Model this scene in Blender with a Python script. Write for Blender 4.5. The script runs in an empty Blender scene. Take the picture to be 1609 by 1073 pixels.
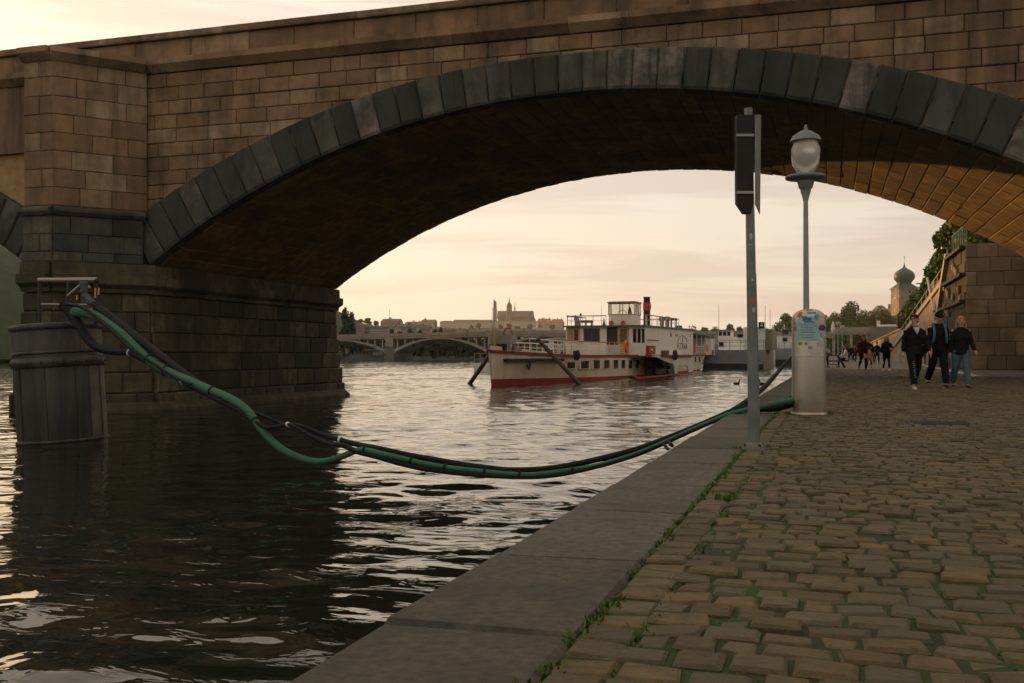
import bpy, math, random
import numpy as np
from mathutils import Vector, Matrix

# ------------------------------------------------------------------ camera, sky, sun, exposure
scene = bpy.context.scene
R = math.radians
F = 1600.0                       # focal length in pixels of the 1609 px wide photograph
YAW = math.atan((1303 - 804.5) / F)
SN, CS = math.sin(YAW), math.cos(YAW)
EYE = 1.9                        # eye above the water; the quay is 1.1 m above the water
HOR = 556.5
cam = bpy.data.cameras.new('camera')
cam.sensor_width = 36.0
cam.lens = 36.0 * F / 1609.0
cam.shift_y = (HOR - 536.5) / 1609.0
cam.clip_start = 0.1
cam.clip_end = 6000
camo = bpy.data.objects.new('camera', cam)
camo.location = (0, 0, EYE)
camo.rotation_euler = (R(90), 0, YAW)
scene.collection.objects.link(camo)
scene.camera = camo

SUN_EL = R(6.0)
SUN_AZ = YAW + R(38)             # measured from +Y (up the river) towards -X (the west bank)
sun_dir = Vector((-math.sin(SUN_AZ) * math.cos(SUN_EL), math.cos(SUN_AZ) * math.cos(SUN_EL), math.sin(SUN_EL)))
sun = bpy.data.lights.new('sun', 'SUN')
sun.energy = 5.0
sun.angle = R(0.5)
sun.color = (1.0, 0.52, 0.17)
suno = bpy.data.objects.new('sun', sun)
suno.rotation_euler = sun_dir.to_track_quat('Z', 'Y').to_euler()
suno.location = (-60, 60, 60)
scene.collection.objects.link(suno)

world = bpy.data.worlds.new('World')
scene.world = world
world.use_nodes = True
wn, wl = world.node_tree.nodes, world.node_tree.links
wn.clear()
wo = wn.new('ShaderNodeOutputWorld')
bg = wn.new('ShaderNodeBackground')
sky = wn.new('ShaderNodeTexSky')
sky.sky_type = 'NISHITA'
sky.sun_disc = False
sky.sun_elevation = SUN_EL
sky.sun_rotation = -SUN_AZ
sky.air_density = 1.0
sky.dust_density = 3.0
sky.ozone_density = 1.0
# a thin veil of high cloud over the whole sky, with streaks
tc = wn.new('ShaderNodeTexCoord')
mp = wn.new('ShaderNodeMapping')
mp.inputs['Scale'].default_value = (1.0, 1.0, 11.0)
wl.new(tc.outputs['Generated'], mp.inputs['Vector'])
n1 = wn.new('ShaderNodeTexNoise')
n1.inputs['Scale'].default_value = 3.2
n1.inputs['Detail'].default_value = 6
n1.inputs['Roughness'].default_value = 0.55
n1.inputs['Distortion'].default_value = 0.4
wl.new(mp.outputs['Vector'], n1.inputs['Vector'])
rp = wn.new('ShaderNodeValToRGB')
rp.color_ramp.elements[0].position = 0.46
rp.color_ramp.elements[0].color = (0, 0, 0, 1)
rp.color_ramp.elements[1].position = 0.60
rp.color_ramp.elements[1].color = (1, 1, 1, 1)
wl.new(n1.outputs['Fac'], rp.inputs['Fac'])
veil = wn.new('ShaderNodeMix'); veil.data_type = 'RGBA'
veil.inputs[6].default_value = (10.6, 9.2, 7.6, 1)      # open veil
veil.inputs[7].default_value = (9.0, 7.5, 6.3, 1)      # streaks of thicker cloud
wl.new(rp.outputs['Color'], veil.inputs[0])
mx = wn.new('ShaderNodeMix'); mx.data_type = 'RGBA'
mx.inputs[0].default_value = 0.72
wl.new(sky.outputs['Color'], mx.inputs[6])
# cloud veil scatters forward: it is brighter round the sun, dimmer on the far side of the sky
dt = wn.new('ShaderNodeVectorMath'); dt.operation = 'DOT_PRODUCT'
dt.inputs[1].default_value = sun_dir
nm_ = wn.new('ShaderNodeVectorMath'); nm_.operation = 'NORMALIZE'
wl.new(tc.outputs['Generated'], nm_.inputs[0]); wl.new(nm_.outputs[0], dt.inputs[0])
ph = wn.new('ShaderNodeMath'); ph.operation = 'MULTIPLY_ADD'; ph.inputs[1].default_value = .5; ph.inputs[2].default_value = .5
wl.new(dt.outputs['Value'], ph.inputs[0])
pw = wn.new('ShaderNodeMath'); pw.operation = 'POWER'; pw.inputs[1].default_value = 2.2
wl.new(ph.outputs[0], pw.inputs[0])
ga = wn.new('ShaderNodeMath'); ga.operation = 'MULTIPLY_ADD'; ga.inputs[1].default_value = .36; ga.inputs[2].default_value = .70
wl.new(pw.outputs[0], ga.inputs[0])
vs_ = wn.new('ShaderNodeVectorMath'); vs_.operation = 'SCALE'
wl.new(veil.outputs[2], vs_.inputs[0]); wl.new(ga.outputs[0], vs_.inputs['Scale'])
wl.new(vs_.outputs[0], mx.inputs[7])
wl.new(mx.outputs[2], bg.inputs['Color'])
bg.inputs['Strength'].default_value = 0.103
wl.new(bg.outputs['Background'], wo.inputs['Surface'])

scene.view_settings.view_transform = 'Standard'
scene.view_settings.look = 'None'
scene.view_settings.exposure = 0.15
scene.view_settings.gamma = 1.0
scene.view_settings.use_curve_mapping = False
scene.cycles.max_bounces = 5
scene.cycles.diffuse_bounces = 2
scene.cycles.glossy_bounces = 3
scene.cycles.transmission_bounces = 4
scene.cycles.use_adaptive_sampling = True
scene.cycles.adaptive_threshold = .03
scene.cycles.volume_bounces = 0

rnd = random.Random(7)
COL = scene.collection

# ------------------------------------------------------------------ helpers
def cam_uv(xr, Z):
    return (CS * xr * Z - SN * Z, SN * xr * Z + CS * Z)

def at(px, py, Z):
    """point seen at photograph pixel (px, py) at distance Z along the view axis"""
    xr = (px - 804.5) / F
    x, y = cam_uv(xr, Z)
    return Vector((x, y, EYE + (HOR - py) / F * Z))

def on_z(px, py, z):
    return at(px, py, F * (EYE - z) / (py - HOR))

def on_y(px, py, y):
    return at(px, py, y / (SN * (px - 804.5) / F + CS))

def on_x(px, py, x):
    return at(px, py, x / (CS * (px - 804.5) / F - SN))

def depth(p):
    return -SN * p[0] + CS * p[1]

class MB:
    def __init__(s):
        s.v = []; s.f = []; s.sm = []
    def add(s, vs, fs, smooth=False):
        o = len(s.v)
        s.v.extend([tuple(p) for p in vs])
        for f in fs:
            s.f.append(tuple(i + o for i in f)); s.sm.append(smooth)
        return s
    def obox(s, o, a, b, c):
        o, a, b, c = Vector(o), Vector(a), Vector(b), Vector(c)
        if a.cross(b).dot(c) < 0:
            a, b = b, a
        v = [o, o + a, o + a + b, o + b, o + c, o + a + c, o + a + b + c, o + b + c]
        return s.add(v, [(0, 3, 2, 1), (4, 5, 6, 7), (0, 1, 5, 4), (1, 2, 6, 5), (2, 3, 7, 6), (3, 0, 4, 7)])
    def box(s, x0, x1, y0, y1, z0, z1):
        return s.obox((x0, y0, z0), (x1 - x0, 0, 0), (0, y1 - y0, 0), (0, 0, z1 - z0))
    def cbox(s, c, sx, sy, sz, rz=0):
        a = Vector((math.cos(rz), math.sin(rz), 0)) * sx
        b = Vector((-math.sin(rz), math.cos(rz), 0)) * sy
        return s.obox(Vector(c) - a / 2 - b / 2 - Vector((0, 0, sz / 2)), a, b, (0, 0, sz))
    def tube(s, pts, r, n=8, caps=True):
        pts = [Vector(p) for p in pts]
        m = len(pts)
        rs = r if isinstance(r, (list, tuple)) else [r] * m
        t0 = (pts[1] - pts[0]).normalized()
        up = Vector((0, 0, 1)) if abs(t0.z) < 0.9 else Vector((1, 0, 0))
        nrm = t0.cross(up).normalized()
        vs = []; fs = []
        for i in range(m):
            t = (pts[min(i + 1, m - 1)] - pts[max(i - 1, 0)])
            t = t.normalized() if t.length > 1e-9 else t0
            nrm = (nrm - t * nrm.dot(t))
            nrm = nrm.normalized() if nrm.length > 1e-6 else t.orthogonal().normalized()
            bi = t.cross(nrm)
            for k in range(n):
                an = 2 * math.pi * k / n
                vs.append(pts[i] + (nrm * math.cos(an) + bi * math.sin(an)) * rs[i])
        for i in range(m - 1):
            for k in range(n):
                k2 = (k + 1) % n
                fs.append((i * n + k, i * n + k2, (i + 1) * n + k2, (i + 1) * n + k))
        s.add(vs, fs, True)
        if caps:
            s.add(vs[:n], [tuple(reversed(range(n)))])
            s.add(vs[-n:], [tuple(range(n))])
        return s
    def lathe(s, prof, c=(0, 0, 0), n=20, smooth=True, sx=1.0, sy=1.0):
        c = Vector(c); vs = []; fs = []
        for (r, z) in prof:
            for k in range(n):
                an = 2 * math.pi * k / n
                vs.append(c + Vector((r * sx * math.cos(an), r * sy * math.sin(an), z)))
        for i in range(len(prof) - 1):
            for k in range(n):
                k2 = (k + 1) % n
                fs.append((i * n + k, i * n + k2, (i + 1) * n + k2, (i + 1) * n + k))
        s.add(vs, fs, smooth)
        s.add(vs[:n], [tuple(reversed(range(n)))])
        s.add(vs[-n:], [tuple(range(n))])
        return s
    def prism(s, poly, ext):
        poly = [Vector(p) for p in poly]; ext = Vector(ext)
        n = len(poly)
        nrm = Vector((0, 0, 0))
        for i in range(n):
            nrm += poly[i].cross(poly[(i + 1) % n])
        if nrm.dot(ext) < 0:
            poly.reverse()
        vs = poly + [p + ext for p in poly]
        fs = [tuple(reversed(range(n))), tuple(range(n, 2 * n))]
        for i in range(n):
            j = (i + 1) % n
            fs.append((i, j, n + j, n + i))
        return s.add(vs, fs)
    def sphere(s, c, rx, ry=None, rz=None, n=12, m=8):
        ry = ry or rx; rz = rz or rx
        c = Vector(c)
        vs = [c + Vector((0, 0, -rz))]
        for i in range(1, m):
            th = math.pi * i / m - math.pi / 2
            for k in range(n):
                an = 2 * math.pi * k / n
                vs.append(c + Vector((rx * math.cos(th) * math.cos(an), ry * math.cos(th) * math.sin(an), rz * math.sin(th))))
        vs.append(c + Vector((0, 0, rz)))
        fs = []
        for k in range(n):
            k2 = (k + 1) % n
            fs.append((0, 1 + k2, 1 + k))
            for i in range(m - 2):
                a = 1 + i * n
                fs.append((a + k, a + k2, a + n + k2, a + n + k))
            fs.append((1 + (m - 2) * n + k, 1 + (m - 2) * n + k2, len(vs) - 1))
        return s.add(vs, fs, True)
    def stone(s, o, a, b, c, ch=0.03):
        """a dressed block: a x b is the face, c points out of the wall; the face edges are chamfered"""
        o, a, b, c = Vector(o), Vector(a), Vector(b), Vector(c)
        if a.cross(b).dot(c) < 0:
            o = o + a; a = -a
        cu = c.normalized() * ch
        au, bu = a.normalized() * ch, b.normalized() * ch
        base = [o, o + a, o + a + b, o + b]
        mid = [p + c - cu for p in base]
        top = [o + c + au + bu, o + a + c - au + bu, o + a + b + c - au - bu, o + b + c + au - bu]
        v = base + mid + top
        f = [(0, 3, 2, 1), (8, 9, 10, 11)]
        for i in range(4):
            j = (i + 1) % 4
            f.append((i, j, 4 + j, 4 + i)); f.append((4 + i, 4 + j, 8 + j, 8 + i))
        return s.add(v, f)
    def mesh(s, name):
        me = bpy.data.meshes.new(name)
        me.from_pydata(s.v, [], s.f)
        me.polygons.foreach_set('use_smooth', s.sm)
        me.update()
        return me
    def build(s, name, mat=None, parent=None, world=False):
        return link(name, s.mesh(name), mat, parent, world)

PMAT = {}
def link(name, me, mat=None, parent=None, world=False):
    o = bpy.data.objects.new(name, me)
    if mat is not None and len(me.materials) == 0:
        me.materials.append(M[mat] if isinstance(mat, str) else mat)
    COL.objects.link(o)
    if parent is not None:
        o.parent = parent
        if world and parent.name in PMAT:
            o.matrix_parent_inverse = PMAT[parent.name].inverted()
    return o

def tag(o, label=None, cat=None, group=None, kind=None):
    if label: o['label'] = label
    if cat: o['category'] = cat
    if group: o['group'] = group
    if kind: o['kind'] = kind
    return o

def empty(name, loc, rz=0.0, label=None, cat=None, group=None):
    o = bpy.data.objects.new(name, None)
    o.location = loc
    o.rotation_euler = (0, 0, rz)
    o.empty_display_size = 0.3
    COL.objects.link(o)
    PMAT[o.name] = Matrix.Translation(Vector(loc)) @ Matrix.Rotation(rz, 4, 'Z')
    return tag(o, label, cat, group)

def copy_tree(o, parent=None):
    c = o.copy(); COL.objects.link(c); c.parent = parent
    for ch in o.children:
        copy_tree(ch, c)
    return c

def text_mesh(name, body, size, mat, parent, mtx):
    cu = bpy.data.curves.new(name, 'FONT')
    cu.body = body; cu.size = size; cu.align_x = 'CENTER'; cu.align_y = 'CENTER'
    cu.extrude = 0.006
    t = bpy.data.objects.new(name + '_tmp', cu)
    COL.objects.link(t)
    dg = bpy.context.evaluated_depsgraph_get()
    me = bpy.data.meshes.new_from_object(t.evaluated_get(dg))
    bpy.data.objects.remove(t)
    me.transform(mtx)
    me.materials.clear()
    return link(name, me, mat, parent)

# ------------------------------------------------------------------ materials
M = {}
def material(name, col, rough=0.8, metal=0.0, col2=None, scale=4.0, detail=5, bump=0.0, bscale=None, rand=0.0, island=False,
             ramp=(0.35, 0.7), stain=None, sscale=0.6, sfac=0.8, spec=0.3, trans=0.0, coords='Object', rpal=None, emit=None, alpha=1.0, streak=None, kfac=.7, kscale=1.6):
    m = bpy.data.materials.new(name)
    m.use_nodes = True
    N, L = m.node_tree.nodes, m.node_tree.links
    p = N['Principled BSDF']
    p.inputs['Roughness'].default_value = rough
    p.inputs['Metallic'].default_value = metal
    p.inputs['Specular IOR Level'].default_value = spec
    p.inputs['Transmission Weight'].default_value = trans
    tcn = N.new('ShaderNodeTexCoord')
    geo = N.new('ShaderNodeNewGeometry')
    vec = geo.outputs['Position'] if coords == 'World' else tcn.outputs['Object']
    cur = None
    def rgb(c):
        n = N.new('ShaderNodeRGB'); n.outputs[0].default_value = (c[0], c[1], c[2], 1); return n.outputs[0]
    cur = rgb(col)
    if rpal or rand:
        oi = N.new('ShaderNodeObjectInfo')
        ad = N.new('ShaderNodeMath'); ad.operation = 'ADD'
        L.new(oi.outputs['Random'], ad.inputs[0])
        L.new(geo.outputs['Random Per Island'], ad.inputs[1])
        fr = N.new('ShaderNodeMath'); fr.operation = 'FRACT'
        L.new(ad.outputs[0], fr.inputs[0])
        rv = fr.outputs[0] if island else oi.outputs['Random']
    if rpal:
        cr = N.new('ShaderNodeValToRGB')
        cr.color_ramp.interpolation = 'CONSTANT'
        els = cr.color_ramp.elements
        while len(els) < len(rpal): els.new(0.5)
        for i, c in enumerate(rpal):
            els[i].position = i / len(rpal); els[i].color = (c[0], c[1], c[2], 1)
        L.new(rv, cr.inputs['Fac'])
        cur = cr.outputs['Color']
    def mixc(fac, a, b, mode='MIX'):
        x = N.new('ShaderNodeMix'); x.data_type = 'RGBA'; x.blend_type = mode
        if hasattr(fac, 'links') or not isinstance(fac, (int, float)): L.new(fac, x.inputs[0])
        else: x.inputs[0].default_value = fac
        L.new(a, x.inputs[6]); L.new(b, x.inputs[7])
        return x.outputs[2]
    def noise(sc, det=5, rg=0.6):
        n = N.new('ShaderNodeTexNoise')
        n.inputs['Scale'].default_value = sc; n.inputs['Detail'].default_value = det; n.inputs['Roughness'].default_value = rg
        L.new(vec, n.inputs['Vector'])
        return n.outputs['Fac']
    def rampf(src, lo, hi):
        r_ = N.new('ShaderNodeMapRange'); r_.inputs[1].default_value = lo; r_.inputs[2].default_value = hi
        r_.clamp = True
        L.new(src, r_.inputs[0]); return r_.outputs[0]
    if col2 is not None:
        cur = mixc(rampf(noise(scale, detail), *ramp), cur, rgb(col2))
    if stain is not None:
        mu = N.new('ShaderNodeMath'); mu.operation = 'MULTIPLY'; mu.inputs[1].default_value = sfac
        L.new(rampf(noise(sscale, 8, 0.7), 0.45, 0.68), mu.inputs[0])
        cur = mixc(mu.outputs[0], cur, rgb(stain))
    if streak is not None:
        mk = N.new('ShaderNodeMapping'); mk.inputs['Scale'].default_value = (kscale, kscale, kscale * .09)
        L.new(vec, mk.inputs['Vector'])
        nk = N.new('ShaderNodeTexNoise'); nk.inputs['Scale'].default_value = 1.0; nk.inputs['Detail'].default_value = 7; nk.inputs['Roughness'].default_value = .65
        L.new(mk.outputs[0], nk.inputs['Vector'])
        mu2 = N.new('ShaderNodeMath'); mu2.operation = 'MULTIPLY'; mu2.inputs[1].default_value = kfac
        L.new(rampf(nk.outputs['Fac'], .47, .66), mu2.inputs[0])
        cur = mixc(mu2.outputs[0], cur, rgb(streak))
    if rand:
        hs = N.new('ShaderNodeHueSaturation')
        mr = N.new('ShaderNodeMapRange'); mr.inputs[3].default_value = 1 - rand; mr.inputs[4].default_value = 1 + rand
        L.new(rv, mr.inputs[0]); L.new(mr.outputs[0], hs.inputs['Value'])
        L.new(cur, hs.inputs['Color']); cur = hs.outputs['Color']
    L.new(cur, p.inputs['Base Color'])
    if bump:
        b = N.new('ShaderNodeBump'); b.inputs['Strength'].default_value = bump
        b.inputs['Distance'].default_value = 0.02
        L.new(noise(bscale or scale * 4, 6, 0.65), b.inputs['Height'])
        L.new(b.outputs['Normal'], p.inputs['Normal'])
    if emit:
        p.inputs['Emission Color'].default_value = (*emit[:3], 1); p.inputs['Emission Strength'].default_value = emit[3]
    M[name] = m
    return m

STONE = [(.085, .073, .04), (.11, .092, .05), (.05, .047, .03), (.13, .108, .062), (.095, .08, .045), (.17, .145, .09), (.035, .036, .026), (.105, .09, .052)]
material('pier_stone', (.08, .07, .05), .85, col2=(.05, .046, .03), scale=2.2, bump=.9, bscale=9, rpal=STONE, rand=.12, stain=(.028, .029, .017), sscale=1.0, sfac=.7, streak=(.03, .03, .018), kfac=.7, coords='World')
material('voussoir_stone', (.08, .08, .07), .85, col2=(.05, .055, .045), scale=2.0, bump=.6, bscale=8,
         rpal=[(.035, .042, .036), (.10, .10, .085), (.05, .055, .045), (.24, .20, .18), (.06, .065, .05), (.045, .05, .04), (.12, .115, .09)],
         stain=(.022, .028, .022), sscale=.9, streak=(.02, .026, .018), kfac=.75, kscale=2.2, coords='World')
material('sandstone', (.30, .19, .11), .9, col2=(.22, .14, .085), scale=1.6, bump=.6, bscale=10,
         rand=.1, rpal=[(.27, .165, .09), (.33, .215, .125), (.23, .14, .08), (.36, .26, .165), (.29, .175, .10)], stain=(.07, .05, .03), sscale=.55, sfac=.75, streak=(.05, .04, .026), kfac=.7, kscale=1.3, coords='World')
material('pilaster_stone', (.1, .1, .08), .9, col2=(.06, .065, .05), scale=1.5, bump=.7, bscale=9,
         rand=.1, rpal=[(.03, .036, .032), (.12, .115, .08), (.15, .13, .09), (.045, .05, .045), (.09, .085, .06)], stain=(.025, .03, .026), sscale=.8, streak=(.02, .024, .02), kfac=.7, coords='World')
material('soffit_stone', (.14, .10, .055), .85, col2=(.10, .07, .04), scale=2.5, bump=.8, bscale=7, island=True,
         rpal=[(.21, .135, .045), (.28, .18, .06), (.17, .11, .04), (.24, .155, .052)], stain=(.05, .04, .025), sscale=.5, sfac=.75, coords='World')
material('mortar', (.42, .28, .13), .95, col2=(.26, .17, .08), scale=3, coords='World')
material('joint_dark', (.03, .028, .02), .95, coords='World')
material('kerb_granite', (.125, .112, .085), .85, col2=(.066, .06, .047), scale=22, bump=.8, bscale=45, rand=.16, stain=(.045, .045, .036), sscale=2.2, sfac=.75, coords='World')
material('cobble', (.16, .13, .095), .72, spec=.3, col2=(.085, .067, .038), scale=16, bump=1.0, bscale=28, island=True,
         rand=.12, rpal=[(.115, .083, .035), (.145, .104, .042), (.085, .066, .032), (.165, .117, .05), (.12, .092, .042), (.09, .078, .046), (.125, .10, .055)], stain=(.05, .048, .022), sscale=.9, sfac=.55, coords='World')
material('joint_soil', (.04, .038, .018), .95, col2=(.036, .062, .011), scale=3.0, bump=.6, bscale=60, coords='World', ramp=(.4, .58))
material('asphalt', (.075, .07, .062), .85, col2=(.055, .052, .046), scale=2, bump=.4, bscale=80, coords='World')
material('pale_stone', (.36, .32, .27), .85, col2=(.28, .25, .21), scale=2, coords='World', bump=.3)
material('moss', (.055, .10, .018), .9, col2=(.09, .13, .025), scale=8, coords='World', rand=.3, island=True)
material('steel_pillar', (.56, .52, .46), .4, metal=.7, col2=(.46, .42, .36), scale=1.6, stain=(.34, .25, .16), sscale=1.5, sfac=.5, bump=.05, bscale=20)
material('galvanised', (.19, .21, .20), .55, metal=.45, col2=(.13, .145, .14), scale=5, bump=.1, bscale=40)
material('galv_pale', (.33, .34, .31), .55, metal=.3, col2=(.25, .26, .24), scale=4)
material('sign_black', (.012, .014, .014), .5, col2=(.02, .023, .023), scale=6, spec=.2)
material('sign_back', (.30, .29, .26), .5, metal=.4, col2=(.2, .2, .18), scale=5)
material('hose_green', (.022, .14, .07), .6, col2=(.028, .10, .055), scale=4, bump=.3, bscale=40, spec=.3, stain=(.05, .065, .042), sscale=3.0, sfac=.8)
material('hose_black', (.008, .009, .009), .65, col2=(.014, .015, .015), scale=4, bump=.3, bscale=30, spec=.18)
material('hose_grey', (.075, .08, .09), .55, col2=(.05, .054, .06), scale=4, spec=.25)
material('clip_white', (.6, .6, .58), .5)
material('barge_hull', (.022, .024, .022), .5, col2=(.06, .055, .045), scale=1.4, bump=.2, bscale=12, ramp=(.5, .72), spec=.4)
material('float_steel', (.035, .032, .027), .5, col2=(.016, .016, .015), scale=1.1, bump=.35, bscale=9, ramp=(.38, .62), stain=(.015, .015, .013), sscale=1.3, sfac=.8, spec=.4, streak=(.085, .075, .06), kfac=.6, kscale=3.0)
material('drum_lit_edge', (.15, .125, .09), .6, col2=(.06, .052, .04), scale=2.2, bump=.2, bscale=10, stain=(.07, .06, .045), sscale=1.6)
material('rail_steel', (.30, .27, .23), .4, metal=.7)
material('brass_and_glint', (.55, .33, .14), .35, metal=.8)
material('boat_white', (.78, .74, .67), .5, col2=(.72, .68, .61), scale=1.2, stain=(.62, .54, .45), sscale=.5, sfac=.3, bump=.05, bscale=3, streak=(.55, .44, .33), kfac=.25, kscale=1.5)
material('boat_hull', (.78, .67, .50), .5, col2=(.72, .61, .46), scale=.8, stain=(.58, .49, .37), sscale=.45, sfac=.45, bump=.08, bscale=2, streak=(.42, .3, .19), kfac=.35, kscale=1.2)
material('boat_red', (.31, .042, .022), .6, col2=(.22, .034, .022), scale=1.5)
material('rail_red', (.36, .07, .05), .5)
material('boat_green', (.02, .15, .095), .5, col2=(.03, .12, .08), scale=2)
material('boat_yellow', (.55, .34, .09), .5, col2=(.45, .27, .07), scale=3)
material('wheelhouse_frame', (.46, .31, .13), .5)
material('dark_glass', (.016, .014, .011), .12, spec=.35)
material('clear_glass', (.8, .8, .76), .02, spec=.5, trans=.92)
material('black_paint', (.022, .022, .022), .5, col2=(.04, .04, .038), scale=2)
material('funnel_red', (.42, .06, .045), .5)
material('white_plastic', (.75, .73, .69), .45)
material('old_wood', (.16, .125, .08), .85, col2=(.1, .08, .05), scale=5, bump=.4, bscale=20)
material('deck_wood', (.25, .19, .13), .8, col2=(.2, .15, .1), scale=3)
material('orange_ring', (.75, .16, .05), .5)
material('letter_purple', (.16, .05, .08), .6)
material('letter_dark', (.05, .05, .05), .6)
material('pontoon_grey', (.22, .235, .25), .6, col2=(.17, .185, .2), scale=.8, bump=.1, bscale=4)
material('pontoon_olive', (.24, .22, .15), .7, col2=(.18, .165, .11), scale=1.2)
material('pontoon_white', (.62, .62, .62), .6, col2=(.55, .55, .55), scale=.6)
material('concrete', (.36, .315, .25), .9, col2=(.28, .245, .195), scale=.25, coords='World', stain=(.17, .15, .125), sscale=.12, sfac=.6)
material('concrete_dark', (.17, .155, .125), .9, col2=(.125, .115, .095), scale=.3, coords='World')
material('castle_wall', (.46, .40, .30), .9, col2=(.40, .35, .27), scale=.02, coords='World')
material('castle_stone', (.24, .19, .13), .9, col2=(.18, .145, .10), scale=.04, coords='World')
material('castle_roof', (.10, .085, .075), .9, col2=(.15, .10, .08), scale=.03, coords='World')
material('red_roof', (.33, .13, .07), .9, col2=(.26, .11, .065), scale=.1, coords='World', rand=.15)
material('slate_roof', (.085, .085, .09), .85, col2=(.12, .115, .115), scale=.1, coords='World', rand=.25)
material('house_cream', (.46, .38, .28), .9, col2=(.4, .33, .25), scale=.08, coords='World', rand=.2)
material('house_pink', (.40, .27, .21), .9, col2=(.34, .24, .19), scale=.08, coords='World', rand=.15)
material('house_window', (.05, .05, .055), .25)
material('copper_dome', (.055, .105, .08), .55, col2=(.035, .065, .05), scale=.35, coords='World', stain=(.04, .07, .06), sscale=.5)
material('tower_stone', (.27, .225, .18), .9, col2=(.19, .16, .13), scale=.5, coords='World', stain=(.13, .11, .09), sscale=.25, bump=.3, bscale=2)
material('tower_block', (.27, .225, .18), .9, coords='World', rpal=[(.2, .165, .13), (.3, .25, .2), (.34, .29, .23), (.24, .2, .16)])
material('embank_stone', (.25, .2, .14), .9, coords='World', col2=(.19, .15, .1), scale=.8, bump=.4, bscale=6,
         rpal=[(.2, .16, .11), (.3, .24, .165), (.25, .2, .14), (.17, .14, .1)], stain=(.1, .085, .06), sscale=.4)
material('bastion_stone', (.05, .04, .025), .9, coords='World', col2=(.03, .026, .016), scale=1, bump=.5, bscale=5,
         rpal=[(.035, .028, .017), (.05, .04, .025), (.028, .023, .015)])
material('leaf', (.06, .105, .02), .7, col2=(.105, .14, .028), scale=.35, coords='World', rand=.45, island=True, spec=.2)
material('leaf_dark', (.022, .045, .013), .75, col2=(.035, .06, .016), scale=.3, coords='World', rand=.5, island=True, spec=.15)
material('leaf_yellow', (.10, .105, .02), .7, col2=(.07, .09, .02), scale=.3, coords='World', rand=.4, island=True, spec=.2)  # yellow foliage; on crowns labelled sunlit it puts the sun into the colour
material('bark', (.09, .07, .05), .9, col2=(.06, .048, .035), scale=6, bump=.5)
material('hill', (.018, .03, .010), .95, col2=(.04, .05, .02), scale=.15, coords='World')
material('bank_grey', (.17, .16, .13), .9, col2=(.12, .115, .095), scale=.2, coords='World')
material('skin', (.46, .27, .19), .55, col2=(.42, .24, .17), scale=9)
material('cloth_black', (.009, .009, .010), .9, col2=(.014, .014, .015), scale=12, bump=.3, bscale=30, spec=.1)
material('cloth_navy', (.012, .015, .024), .9, spec=.1, bump=.3, bscale=30)
material('cloth_brown', (.035, .014, .011), .9, spec=.1, bump=.3, bscale=30)
material('cloth_tan', (.26, .16, .06), .9, spec=.1, bump=.3, bscale=30)
material('cloth_jeans', (.07, .12, .16), .9, spec=.1, bump=.2, bscale=40)
material('cloth_white', (.62, .59, .58), .9, spec=.1, bump=.2, bscale=20)
material('cloth_grey', (.45, .42, .46), .9, spec=.1)
material('cloth_red', (.13, .02, .018), .9, spec=.1)
material('bag_cream', (.55, .46, .34), .9, col2=(.48, .4, .3), scale=8, bump=.2)
material('bag_tan', (.42, .25, .13), .8)
material('strap_blue', (.06, .13, .19), .8)
material('shoe_black', (.014, .014, .014), .6)
material('shoe_pale', (.5, .4, .28), .7)
material('hair_black', (.012, .009, .007), .6, bump=.5, bscale=60)
material('hair_brown', (.06, .028, .012), .6, bump=.5, bscale=60)
material('hair_blonde', (.34, .19, .075), .6, bump=.5, bscale=60)
material('lens_dark', (.05, .02, .018), .2)
material('sticker_blue', (.28, .45, .50), .6, col2=(.36, .50, .52), scale=14, stain=(.16, .33, .42), sscale=10, sfac=.7)
material('sticker_deep', (.05, .16, .26), .6)
material('sticker_red', (.48, .07, .05), .6)
material('sticker_purple', (.09, .04, .18), .6)
material('sticker_green', (.12, .30, .03), .6)
material('sticker_pale', (.48, .46, .44), .7, col2=(.36, .34, .34), scale=20)
material('sticker_grey', (.24, .23, .24), .7, col2=(.16, .155, .16), scale=20)
material('sticker_orange', (.38, .14, .04), .6)
material('iron', (.035, .035, .032), .6, metal=.3, bump=.3, bscale=40)
material('duck_dark', (.02, .018, .015), .7)
material('duck_beak', (.4, .35, .25), .6)
material('lamp_glass', (.65, .62, .55), .2, trans=.5)
material('flag_blue', (.05, .12, .5), .7)

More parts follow.
